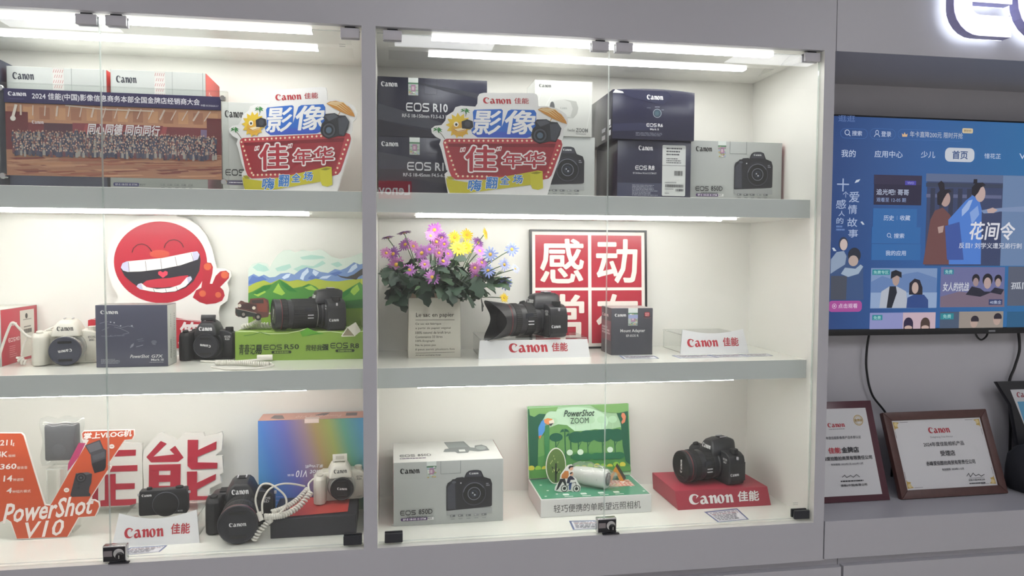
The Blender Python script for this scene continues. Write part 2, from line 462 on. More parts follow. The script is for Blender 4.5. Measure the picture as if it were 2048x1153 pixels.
# ---------------------------------------------------------------- media wall with the television niche
NX0, NX1, NB = W + ST + .001, 2.75, .338
med = thing('media_wall_unit', 'light grey wall unit with television niche, ledge and drawers', 'wall unit', (NX0, 0, FL))
def mpart(name, b, **k): return b.build(name, med, (-NX0, 0, oz), **k)
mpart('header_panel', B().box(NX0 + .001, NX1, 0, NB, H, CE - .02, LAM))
mpart('niche_back', B().box(NX0, NX1, NB, NB + .02, -.84, CE - .02, LAM_LIT))
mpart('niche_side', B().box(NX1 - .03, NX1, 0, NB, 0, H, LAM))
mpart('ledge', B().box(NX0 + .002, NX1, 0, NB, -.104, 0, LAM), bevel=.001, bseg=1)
mpart('plinth_panel', B().box(1.238, NX1, .02, .04, -.84, -.105, LAM_LIT))
for x0, x1 in ((1.2425, 1.99), (1.996, 2.75)):
    mpart('drawer_front', B().box(x0, x1, .001, .019, -.45, -.126, LAM))
# illuminated letters
def sign_letter(strokes, x, label, h=.215, th=.23):
    t = thing('illuminated_letter', label, 'sign', (x, -.001, 1.293), group='backlit letters over the television')
    P = [[(a * h, b * h) for a, b in q] for q in strokes]
    fr = B(); fr.v = []
    face = emission('letter_face', (1, .99, 1, 1), 1.7); halo = emission('letter_halo', (.82, .88, 1, 1), 4.5)
    rim = mat('#a9a6d6', .35)
    body = B(); f2 = B(); bk = B()
    for q in P:
        body.prism(q, -.05, -.022, rim)
        n = len(q)
        f2.add([(a, -.0515, b) for a, b in q], [list(range(n))], face)
        bk.add([(a, -.0205, b) for a, b in q], [list(range(n))], halo)
    body.build('letter_return', t, smooth=0); f2.build('letter_face', t, smooth=0); bk.build('backlight', t, smooth=0)
    for xx, zz in ((.026, .07), (.026, .15)): B().box(xx - .004, xx + .004, -.0225, -.0005, zz - .004, zz + .004, STEEL).build('standoff', t)
hh = .25 / 2
def _E(t=.25):
    h = t / 2
    E = [(.80, 1 - h)] + arc(.36, .64, .36 - h, .36 - h, 90, 180, 6) + arc(.36, .36, .36 - h, .36 - h, 180, 270, 6) + [(.80, h)]
    return ribbon(E, t) + ribbon([(.24, .5), (.80, .5)], t * .8)
def _O(t=.25):
    h = t / 2
    return ribbon(rrect(h, h, 1.15 - h, 1 - h, .36, 6), t, True)
sign_letter(_E(), 1.479, 'backlit white sign letter E over the television')
sign_letter(_O(), 1.668, 'backlit white sign letter O at the top right photo corner')
# ---------------------------------------------------------------- cartons
def carton(name, label, x0, x1, y0, y1, z0, z1, col, side=None, top=None, rz=0, cat='box', group=None, rough=.42, bulge=0):
    w, d, h = x1 - x0, y1 - y0, z1 - z0
    t = thing(name, label, cat, ((x0 + x1) / 2, (y0 + y1) / 2, z0), rz, group)
    mf = mat(col, rough); ms = mat(side or col, rough); mt = mat(top or col, rough)
    b = B()
    if bulge:
        b.prism([(-w / 2, 0), (w / 2, 0), (w / 2, h)] + [(w / 2 - w * i / 8, h + bulge * math.sin(PI * i / 8)) for i in range(1, 8)] + [(-w / 2, h)], -d / 2, d / 2, mf, side=ms)
    else:
        b.box(-w / 2, w / 2, -d / 2, d / 2, 0, h, mf, left=ms, right=ms, top=mt)
    b.build('carton', t, bevel=.0012, bseg=2)
    P = lambda **k: Print(t, (-w / 2, -d / 2, 0), (1, 0, 0), (0, 0, 1), w, h, **k)
    Lf = lambda **k: Print(t, (-w / 2, d / 2, 0), (0, -1, 0), (0, 0, 1), d, h, **k)
    Rt = lambda **k: Print(t, (w / 2, -d / 2, 0), (0, 1, 0), (0, 0, 1), d, h, **k)
    Tp = lambda **k: Print(t, (-w / 2, -d / 2, h), (1, 0, 0), (0, 1, 0), w, d, **k)
    return t, P, Lf, Rt, Tp

CAMP = [(905, 880), (905, 470), (930, 410), (1000, 370), (1010, 350), (1060, 345), (1090, 325), (1200, 318), (1225, 330), (1260, 250), (1310, 215), (1390, 204), (1470, 205), (1530, 225), (1580, 330), (1700, 370), (1730, 450), (1728, 830), (1700, 845), (1300, 868), (930, 885)]
def camprint(p, u0, v0, u1, v1, dark='#25262c', mid='#41434d', ring='#8d929e', logo='#e2e4e6', shadow=True):
    f = lambda x, y: (u0 + (x - 905) / 825 * (u1 - u0), v0 + (885 - y) / 681 * (v1 - v0))
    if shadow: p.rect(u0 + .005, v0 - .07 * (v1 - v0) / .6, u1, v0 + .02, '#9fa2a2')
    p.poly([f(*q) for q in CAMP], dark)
    p.poly([f(*q) for q in [(925, 860), (925, 480), (990, 420), (1060, 430), (1075, 860)]], mid)
    p.poly([f(*q) for q in [(1255, 320), (1290, 245), (1330, 222), (1470, 215), (1515, 240), (1550, 320)]], mid)
    c = f(1405, 610); k = (v1 - v0) / 681
    for r, col in ((225, '#1b1c21'), (205, mid), (190, '#16171b'), (112, '#4a4f5a'), (100, '#191b22'), (62, '#2f3846'), (40, '#15171d')):
        p.ell(c[0], c[1], r * k, None, col)
    p.ring(c[0], c[1], 185 * k, 6 * k, ring, 24, 30, 170)
    p.ring(c[0], c[1], 106 * k, 6 * k, ring)
    p.ring(c[0], c[1], 222 * k, 5 * k, '#4a4d57', 24, 40, 150)
    for x, y, r in ((1380, 598, 14), (1415, 632, 16)): p.ell(*f(x, y), r * k, None, '#aeb3ba', 10)
    a = f(1315, 278); b = f(1480, 245); p.canon(a[0], a[1], b[0], b[1], logo)
    p.ell(*f(1040, 400), 40 / 825 * (u1 - u0), 22 * k, '#555861'); p.ell(*f(1165, 418), 12 * k, None, '#c9ccd0', 10)
    a = f(1620, 490); b = f(1690, 430); p.lines(a[0], a[1], b[0], b[1], 2, '#8d9098')
def icons(p, u0, v0, u1, v1, c='#6d7173'):
    for i in range(5):
        u = u0 + (u1 - u0) * (i + .15) / 5; w = (u1 - u0) / 5 * .62; h = v1 - v0
        p.rect(u, v0 + h * .5, u + w, v1 - .1 * h, c if i != 3 else '#8c9091'); p.rect(u + w * .15, v0 + h * .62, u + w * .5, v1 - h * .2, '#b9bcbb')
        p.rect(u + .1 * w, v0, u + w * .9, v0 + h * .14, '#8c9091')
def holo(p, u0, v0, u1, v1, seed=1):
    rnd = random.Random(seed)
    p.rect(u0, v0, u1, v1, '#b9c4bd'); h = v1 - v0; w = u1 - u0
    p.rect(u0, v1 - .25 * h, u1, v1, '#dfe6e2'); p.rect(u0, v1 - .36 * h, u1, v1 - .28 * h, '#4f7f5e')
    for i in range(26):
        a, b = rnd.random(), rnd.random(); c = rnd.choice(['#8fb08e', '#c7b58a', '#b58fa5', '#9fb3cf', '#7d8f86', '#e3e6df', '#b7a56e'])
        p.rect(u0 + w * a * .8, v0 + h * b * .62, u0 + w * (a * .8 + .2), v0 + h * (b * .62 + .07), c)
    p.rect(u0 + .28 * w, v0 + .22 * h, u0 + .74 * w, v0 + .6 * h, '#a67f9b'); p.rect(u0 + .36 * w, v0 + .3 * h, u0 + .6 * w, v0 + .5 * h, '#cfb9c4')
def flap(p, u0, v0, u1, c='#7f8584', t=.006):
    p.line([(u0, 1), (u0, v0), (u1, v0), (u1, 1)], t, c)
def box850(label, x0, x1, y0, y1, z0, z1, group='silver grey camera cartons', full=True, top=False, seed=1):
    t, P, L, R, T = carton('camera_box', label, x0, x1, y0, y1, z0, z1, '#b2b6b4', '#a83444', '#d2d2cf', group=group, rough=.36)
    p = P()
    p.canon(.06, .82, .235, .905, '#17181b')
    holo(p, .298, .74, .385, 1, seed)
    flap(p, .425, .80, .605)
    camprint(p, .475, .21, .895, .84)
    icons(p, .5, .07, .86, .15)
    p.eos(.06, .175, .2, .25, '#1b1c1f'); p.text('850D', .225, .178, .35, .258, '#1b1c1f', .01)
    p.lines(.12, .135, .30, .158, 1, '#6d7173')
    p.rr(.065, .085, .305, .13, .02, '#4c2f63'); p.text('EF-S 18-55 IS STM', .085, .094, .29, .122, '#f0edf2', .02)
    p.rect(.305, .085, .36, .13, '#d9dad9'); p.text('KIT', .312, .094, .345, .121, '#333333', .02)
    p.build()
    if top:
        q = T()
        q.eos(.06, .25, .2, .36, '#3a3c3f'); q.text('850D', .225, .25, .35, .36, '#3a3c3f', .01); q.lines(.06, .14, .3, .2, 1, '#5a4a6b')
        q.poly([(.47, .42), (.49, .55), (.53, .58), (.5, .92), (.7, .93), (.74, .6), (.78, .57), (.79, .68), (.86, .72), (.9, .62), (.91, .42), (.8, .38), (.72, .44), (.7, .34), (.6, .33), (.58, .4)], '#6f7475')
        q.poly([(.53, .6), (.515, .88), (.69, .89), (.72, .62)], '#7f8586'); q.rect(.62, .4, .68, .5, '#d8dad8'); q.ell(.84, .55, .05, .1, '#8f9595', 16)
        q.build('lid_print')
        r = R(); r.rect(.02, 0, .98, 1, '#a83444'); r.build('side_print')
    return t

# --- bottom bay, right
box850('silver grey camera carton standing alone on the cabinet floor', .039, .3295, .137, .345, 0, .169, top=True, seed=3)
# --- top shelf, right bay
box850('silver grey camera carton at the right end of the top shelf', .862, 1.14, .185, .36, S1T, 1.036, seed=5)
box850('silver grey camera carton under the white shrink-wrapped box', .299, .578, .155, .34, S1T, 1.03, seed=7)

def boxR10(label, x0, x1, y0, y1, z0, z1, lens, a, b, c):
    t, P, L, R, T = carton('camera_box', label, x0, x1, y0, y1, z0, z1, '#26283a', '#1d1f2c', '#30323f', group='stacked black cartons', rough=.22)
    p = P(rough=.22)
    p.poly(a, '#3f424d'); p.poly(b, '#33353f')
    p.poly(c, '#20222f')
    p.canon(.03, .83, .178, .915, '#d9dbde')
    holo(p, .275, .70, .365, .995, 11)
    flap(p, .42, .73, .535, '#1a1c28', .004)
    p.eos(.255, .43, .465, .575, '#d4d6da'); p.text('R10', .50, .43, .635, .575, '#d4d6da', .02)
    p.text(lens, .22, .325, .72, .385, '#c9ccd0', .012)
    p.build()
boxR10('upper of two stacked black camera cartons just right of the grey divider', .002, .284, .15, .36, 1.0163, 1.168, 'RF-S 18-150mm F3.5-6.3 IS STM',
       [(0, .55), (.2, .45), (.5, .3), (.8, .12), (.8, .05), (.5, .14), (.2, .22), (0, .28)], [(.35, .92), (.6, .86), (1, .75), (1, .66), (.7, .76), (.5, .84)], [(0, .28), (.2, .2), (.5, .1), (.9, 0), (0, 0)])
boxR10('lower of two stacked black camera cartons just right of the grey divider', .002, .2945, .15, .36, S1T, 1.0158, 'RF-S 18-45mm F4.5-6.3 IS STM',
       [(0, .74), (.25, .66), (.6, .5), (.6, .44), (.3, .46), (0, .44)], [(0, .44), (.3, .46), (.6, .44), (.6, .2), (.3, .3), (0, .2)], [(.6, .9), (1, .8), (1, .7), (.7, .8)])

t, P, L, R, T = carton('camera_box', 'white shrink-wrapped carton on top of a grey carton', .412, .568, .152, .262, 1.0305, 1.1765, '#dcdcd8', '#cfcfca', '#e4e4e0')
p = P()
p.canon(.07, .87, .28, .93, '#2a2b2e')
p.poly([(.26, .53), (.3, .63), (.5, .67), (.72, .64), (.76, .52), (.74, .42), (.68, .34), (.5, .36), (.3, .42)], '#cfcfcb')
p.poly([(.5, .67), (.72, .64), (.76, .52), (.74, .42), (.68, .34), (.62, .36), (.66, .5), (.62, .62)], '#b5b5b0')
p.ell(.3, .52, .045, .1, '#3c3f45'); p.ell(.295, .52, .03, .07, '#23252a'); p.canon(.44, .49, .56, .53, '#9a9a96'); p.ell(.52, .34, .16, .015, '#b9b9b4')
p.text('PowerShot', .57, .09, .7, .14, '#3a3a3c', .01, .3); p.text('ZOOM', .72, .08, .93, .155, '#202124', .015); p.lines(.72, .04, .9, .06, 1, '#77777a')
p.build()
b = B()
for q in [[(-.08, -.0565, .0), (.08, -.0565, 0), (.08, -.0565, .1475), (-.08, -.0565, .1475)], [(-.0795, .056, 0), (-.0795, -.0565, 0), (-.0795, -.0565, .1475), (-.0795, .056, .1475)]]:
    b.add(q, [(0, 1, 2, 3)], WRAP)
b.build('shrink_wrap', t, smooth=0)
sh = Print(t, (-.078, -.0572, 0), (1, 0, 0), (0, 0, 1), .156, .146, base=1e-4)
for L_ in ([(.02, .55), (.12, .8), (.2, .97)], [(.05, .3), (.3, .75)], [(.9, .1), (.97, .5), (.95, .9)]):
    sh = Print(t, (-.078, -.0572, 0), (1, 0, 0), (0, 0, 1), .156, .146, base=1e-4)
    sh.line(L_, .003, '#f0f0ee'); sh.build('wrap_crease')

t, P, L, R, T = carton('camera_box', 'black camera carton with a white barcode label', .645, .8565, .165, .372, S1T, 1.0285, '#2b2d42', '#22243a', '#30324a', rough=.25)
p = P(rough=.3)
p.canon(.28, .83, .475, .91, '#dfe0e4'); p.eos(.24, .505, .40, .575, '#e2e3e7'); p.text('R8', .42, .505, .50, .58, '#e2e3e7', .02)
p.text('RF 24-50mm F4.5-6.3 IS STM KIT', .21, .435, .53, .465, '#c3c5cc', .012)
p.rect(0, 0, .60, .285, '#41445a')
p.lines(.2, .07, .55, .26, 8, '#aeb1bd', .004, 5)
p.rr(.605, .075, .925, .93, .02, '#cfd2d1'); p.rect(.605, .585, .925, .592, '#3a3c44')
p.lines(.66, .75, .88, .9, 3, '#4a4c52', .012, 2); p.lines(.66, .62, .88, .72, 3, '#55575c', .008, 4)
for u0, u1, v0, v1, sd in ((.77, .88, .42, .5, 1), (.65, .89, .22, .27, 2), (.79, .89, .155, .195, 3)):
    rnd = random.Random(sd); u = u0
    while u < u1: w_ = rnd.uniform(.003, .009); p.rect(u, v0, u + w_, v1, '#303238'); u += w_ + rnd.uniform(.003, .007)
p.lines(.64, .29, .8, .31, 1, '#77797e'); p.lines(.64, .18, .76, .2, 1, '#77797e'); p.lines(.64, .11, .7, .13, 1, '#77797e')
p.build()
t, P, L, R, T = carton('camera_box', 'black carton with rounded lid resting on the barcode-labelled carton', .6265, .8605, .155, .375, 1.029, 1.161, '#2a2b42', '#1f2032', '#24263a', rough=.2, bulge=.006)
p = P(rough=.22)
p.poly([(0, .95), (.25, .84), (.6, .72), (.72, .9), (.66, 1), (0, 1)], '#34364d'); p.poly([(0, .3), (.35, .34), (.55, .3), (.5, .2), (0, .15)], '#353751')
p.canon(.41, .82, .61, .92, '#e6e7ea')
p.ell(.54, .545, .093, None, '#8f98a3'); p.ell(.54, .545, .078, None, '#20232f'); p.ell(.54, .545, .07, None, '#3f5260'); p.ell(.535, .54, .045, None, '#4e6470')
p.lines(.51, .66, .57, .69, 1, '#8b8fa0'); p.lines(.41, .64, .46, .66, 1, '#74788a'); p.lines(.59, .61, .62, .63, 1, '#8b8fa0')
p.eos(.41, .265, .535, .335, '#e2e3e7'); p.text('R6', .55, .265, .61, .335, '#e2e3e7', .02); p.text('Mark II', .455, .195, .56, .235, '#cfd0d6', .02)
p.lines(.28, .07, .74, .15, 3, '#85899a', .005, 3)
p.poly([(0, .93), (.03, 1.0), (.12, .96), (.13, .93)], '#e3e5e3')
p.build()
l = L(rough=.3)
l.lines(.55, .22, .72, .3, 2, '#b9bbc4', .02, 2); l.rect(.55, .06, .7, .15, '#c3c5cc'); l.rect(.84, .30, .93, .42, '#d3d5da'); l.lines(.84, .24, .95, .29, 1, '#c9cbd2', .02); l.rect(.84, .09, .94, .2, '#cfd1d6'); l.build('side_print')

# --- top shelf, left bay
def boxgray(label, x0, x1, z0, z1, y0=.2, label2=False, right='#c9554f', name='camera_box'):
    t, P, L, R, T = carton(name, label, x0, x1, y0, .355, z0, z1, '#b9bebb', right, '#cfd2cf', group='silver grey cartons behind the group photo', rough=.36)
    p = P()
    p.canon(.055, .79, .27, .905, '#2b2f3d')
    q = .455
    p.rect(q, .4, q + .115, 1, '#dcdad6')
    L_ = []
    for i in range(5):
        for j in range(7):
            uu = q + .004 + i * .022 + (.011 if j % 2 else 0); vv = .43 + j * .082
            if uu + .02 < q + .115: L_.append([(uu, vv), (uu + .012, vv + .05), (uu + .017, vv + .05), (uu + .006, vv)])
    p.polys(L_, '#b96a6c')
    flap(p, .645, .52, .97, '#8d9290', .006)
    camprint(p, .5, -.45 + .48, .98, .60, '#4d5368', '#596079', '#8c93a5', '#aeb4c2', shadow=False)
    p.rect(.0, .0, .004, 1, '#a9aeab')
    p.build()
    r = R(); r.rect(0, 0, 1, 1, right); r.canon(.2, .62, .55, .74, '#f2e5e0'); r.poly([(.55, .2), (.75, .45), (.95, .2)], '#e9ded8'); r.build('side_print')
boxgray('silver grey camera carton with red-striped tape, directly left of the upper red-sided carton', -.884, -.6595, 1.0125, 1.166)
boxgray('silver grey camera carton with red right side showing above the group photo', -.6495, -.4265, 1.0125, 1.168)
t, P, L, R, T = carton('camera_box', 'silver grey carton with a purple lens strip just below the group photo', -.655, -.4245, .2, .355, S1T, 1.012, '#b9bebb', '#b98a95', '#cfd2cf', rough=.36)
p = P(); p.rr(.03, .1, .29, .16, .02, '#4b4a86'); p.text('EF-S 18-55 IS STM', .05, .115, .27, .145, '#d9dae4', .02); p.text('KIT', .3, .115, .36, .145, '#777a80', .02); icons(p, .5, .08, .86, .16, '#9aa09e'); p.canon(.055, .8, .27, .9, '#2b2f3d'); p.build()
t, P, L, R, T = carton('camera_box', 'dark blue-black carton under the leftmost silver carton', -.888, -.665, .21, .36, S1T, 1.012, '#2c3047', '#2c3047', '#34384c', rough=.3)
p = P(); p.poly([(0, .5), (.5, .3), (1, .25), (1, 0), (0, 0)], '#3d425b'); p.canon(.05, .82, .25, .92, '#d5d7de'); p.build()
t, P, L, R, T = carton('camera_box', 'tall black carton cut off by the left photo edge', -1.07, -.893, .17, .37, S1T, 1.178, '#2a2c38', '#2f3340', '#50565c', rough=.3)
p = P(); p.lines(.8, .5, .95, .7, 4, '#9a9da6', .006); p.canon(.1, .85, .4, .92, '#d5d7de'); p.build()
t, P, L, R, T = carton('camera_box', 'pale grey carton peeking out left of the left carnival sign', -.388, -.17, .2, .355, S1T, 1.098, '#c0c3bf', '#a83444', '#cfd2cf', rough=.36)
p = P(); p.canon(.03, .83, .24, .91, '#26272a'); p.eos(.03, .2, .24, .27, '#26272a'); p.text('R50', .27, .2, .4, .27, '#26272a', .01); p.rr(.04, .1, .3, .15, .02, '#55506a'); p.lines(.07, .115, .28, .135, 1, '#d8d8df'); p.build()

# --- middle shelf
t, P, L, R, T = carton('camera_box', 'dark slate carton between two cameras on the middle shelf', -.6785, -.513, .15, .228, S2T, .5855, '#4b4d5f', '#c3c5bf', '#7e7c78', rough=.4)
p = P()
p.canon(.07, .855, .315, .915, '#e0e0df')
f = lambda L_: [(a / 1020, 1 - b / 890) for a, b in L_]
for L_ in ([(60, 260), (130, 240), (180, 235)], [(170, 270), (300, 290), (340, 310)], [(260, 310), (330, 330), (460, 300), (540, 320)], [(340, 330), (450, 380), (470, 400), (380, 420)], [(190, 320), (150, 330), (90, 360)], [(80, 440), (250, 445)], [(490, 290), (530, 315)]):
    p.line(f(L_), .006, '#8f919c')
for x, y in ((215, 243), (265, 250), (355, 297), (515, 298)): p.ell(x / 1020, 1 - y / 890, .012, None, '#b9bac2', 8)
p.canon(.2, .50, .40, .525, '#777a88'); p.text('PowerShot', .47, .145, .74, .2, '#e8e8e8', .01, .35); p.text('G7X', .77, .145, .93, .195, '#e8e8e8', .01, .15); p.text('Mark III', .765, .095, .94, .13, '#d5d6d8', .02); p.lines(.74, .065, .94, .08, 1, '#a9abb2')
p.poly(f([(480, 620), (500, 570), (540, 545), (530, 590)]), '#8f919c'); p.line(f([(580, 500), (670, 485)]), .012, '#6f7280'); p.line(f([(570, 600), (670, 575)]), .008, '#9fa1aa'); p.line(f([(600, 520), (680, 515)]), .008, '#7a7d8a'); p.ell(.81, .4, .04, .03, '#6a6d7a'); p.line(f([(800, 560), (850, 570)]), .008, '#8f919c')
p.lines(.07, .06, .35, .14, 4, '#9a9ca5', .005, 4); p.build()
r = R(); r.lines(.32, .62, .38, .85, 6, '#6a6c6c', .012, 3); r.text('Canon', .02, .24, .62, .29, '#333436', .02, rot=90); r.lines(.7, .55, .8, .85, 8, '#83858a', .01, 6); r.lines(.62, .1, .72, .45, 8, '#9a9c9c', .01, 8); r.build('side_print')
t, P, L, R, T = carton('camera_box', 'red-sided camera carton leaning into view at the left photo edge', -1.11, -.908, .19, .381, S2T, .573, '#b9bdba', '#b23b49', '#d5d3cb', rough=.4)
r = R(); r.rect(.5, .06, .9, .93, '#d9d6cc'); r.canon(.26, .68, .42, .745, '#f0e4e2'); r.eos(.18, .4, .36, .47, '#f0e4e2'); r.text('90D', .37, .4, .48, .47, '#f0e4e2', .01); r.lines(.2, .12, .42, .34, 6, '#d98f95', .006, 3)
r.ell(.68, .82, .035, .05, '#44433f'); r.lines(.58, .74, .82, .77, 1, '#8c8a84'); r.lines(.6, .6, .8, .64, 1, '#8c8a84')
rnd = random.Random(3); u = .6
while u < .82: w_ = rnd.uniform(.006, .016); r.rect(u, .5, u + w_, .58, '#55544f'); u += w_ * 2
r.build('side_print')
t, P, L, R, T = carton('lens_adapter_box', 'dark grey lens adapter carton on the middle shelf', .644, .765, .2, .30, S2T, .5645, '#46474f', '#4e4a50', '#a79f9c', rough=.5)
p = P(); p.canon(.075, .82, .35, .885, '#e2e2e2')
holo(p, .4, .63, .63, 1.0, 21); p.rect(.4, .78, .63, .86, '#9fa9d0'); p.rr(.79, .82, .92, .915, .03, '#a5333b'); p.text('EOS', .81, .868, .9, .9, '#f0d5d5', .01); p.text('ACC', .81, .83, .9, .862, '#f0d5d5', .01); p.rect(.77, .79, .95, .795, '#b56a6e')
p.text('Mount Adapter', .21, .47, .81, .555, '#e3e3e2', .01); p.text('EF-EOS R', .355, .39, .655, .44, '#dcdcdb', .01); p.build()
l = L(); l.rect(.05, .3, .95, .72, '#7f5a60'); l.canon(.1, .8, .7, .87, '#e2c9ca'); l.lines(.1, .42, .9, .6, 3, '#c9b5b8', .02); l.build('side_print')

# --- bottom bay, left: iridescent carton
t, P, L, R, T = carton('camera_box', 'iridescent rainbow carton standing upside down', -.3235, -.0415, .285, .372, 0, .258, '#4c83bd', '#3c6fae', '#d8a698', rough=.3)
m = bpy.data.materials.new('rainbow_print'); m.use_nodes = True; nt = m.node_tree; bs = nt.nodes['Principled BSDF']
tc = nt.nodes.new('ShaderNodeTexCoord'); mp = nt.nodes.new('ShaderNodeMapping'); mp.inputs['Rotation'].default_value = (0, math.radians(14), 0)
sx = nt.nodes.new('ShaderNodeSeparateXYZ'); cr = nt.nodes.new('ShaderNodeValToRGB'); mr = nt.nodes.new('ShaderNodeMapRange'); mr.inputs[1].default_value = -.12; mr.inputs[2].default_value = .19
nt.links.new(tc.outputs['Object'], mp.inputs[0]); nt.links.new(mp.outputs[0], sx.inputs[0]); nt.links.new(sx.outputs[0], mr.inputs[0]); nt.links.new(mr.outputs[0], cr.inputs[0]); nt.links.new(cr.outputs[0], bs.inputs['Base Color'])
el = cr.color_ramp.elements
for i, (po, c) in enumerate([(0, '#5a9ccf'), (.16, '#4f7cc4'), (.34, '#696db4'), (.5, '#9a8290'), (.6, '#ab9466'), (.72, '#a0a864'), (.84, '#6ba590'), (1, '#5b9cc6')]):
    e = el[i] if i < 2 else el.new(po); e.position = po; e.color = lin(c)
bs.inputs['Roughness'].default_value = .25
p = P(); p.rect(0, 0, 1, 1, m)
p.text('V10', .35, .38, .455, .455, '#eef1f8', .01, .25, 180); p.text('PowerShot', .48, .40, .78, .455, '#dfe6ef', .01, .3, 180); p.text('掌上Vlog机', .44, .475, .61, .515, '#e6ebf3', .01, .2, 180); p.text('套装', .27, .395, .335, .42, '#dfe3f3', .01, 0, 180); p.lines(.1, .08, .3, .2, 3, '#7f8fd8', .005)
p.build()
q = T(); q.rect(0, 0, 1, 1, '#d9a79a'); q.poly([(.1, .3), (.12, .75), (.2, .7), (.24, .2), (.18, .15)], '#7d7376'); q.poly([(.5, .5), (.58, .85), (.66, .9), (.62, .5)], '#7d7376'); q.rect(.82, .35, .93, .8, '#7d7376'); q.text('PowerShot V10', .34, .25, .78, .55, '#eac9bf', .01, .25, 180); q.build('lid_print')
B().box(-.018, .02, -.0445, -.0437, .248, .2585, mat('#e3cfc8', .4)).box(-.018, .02, -.0445, -.02, .2586, .2592, mat('#e3cfc8', .4)).build('seal_tape', t)
# ---------------------------------------------------------------- cameras
LEATHER = mat('#1b1c20', .62, bump=.5, bscale=900)
SHELL = mat('#202126', .42, bump=.08, bscale=1500)
RUBBER = mat('#141518', .7)
GLOSSB = mat('#0d0e12', .12, coat=.5)
REDRING = mat('#6b2b30', .4)
SILVER = mat('#b9b9b6', .3, metal=.5)
WPLAST = mat('#d9d6cb', .4)
WPLAST2 = mat('#d2cfc4', .5, bump=.3, bscale=700)
def lens_cap(parent, r, y, text_rot=0, col='#1d1f28', loc=(0, 0, 0)):
    m = mat(col, .45, bump=.05, bscale=900)
    c = B().lathe([(r * .98, y + .006), (r, y + .001), (r * .985, y - .0015), (r * .93, y - .0022), (r * .90, y - .0012), (0, y - .0012)], m, 40, caps=False).build('lens_cap', parent, loc)
    for s in (-1, 1):
        B().box(-r * .42, r * .42, y - .0022, y - .0008, -r * .08, r * .08, mat('#101115', .5)).build('pinch_grip', c, (0, 0, s * r * .62), bevel=.0006)
    p = Print(c, (-r, y - .0012, -r), (1, 0, 0), (0, 0, 1), 2 * r, 2 * r, base=3e-4)
    p.canon(.29, .46, .71, .565, '#e6e6e6', text_rot); p.build('logo')
    return c
def gear(r, y0, y1, m, n=60, d=.0009):
    return B().lathe([(r - .001, y0), (r, y0 + .001), (r, y1 - .001), (r - .001, y1)], m, n * 2, rib=d)

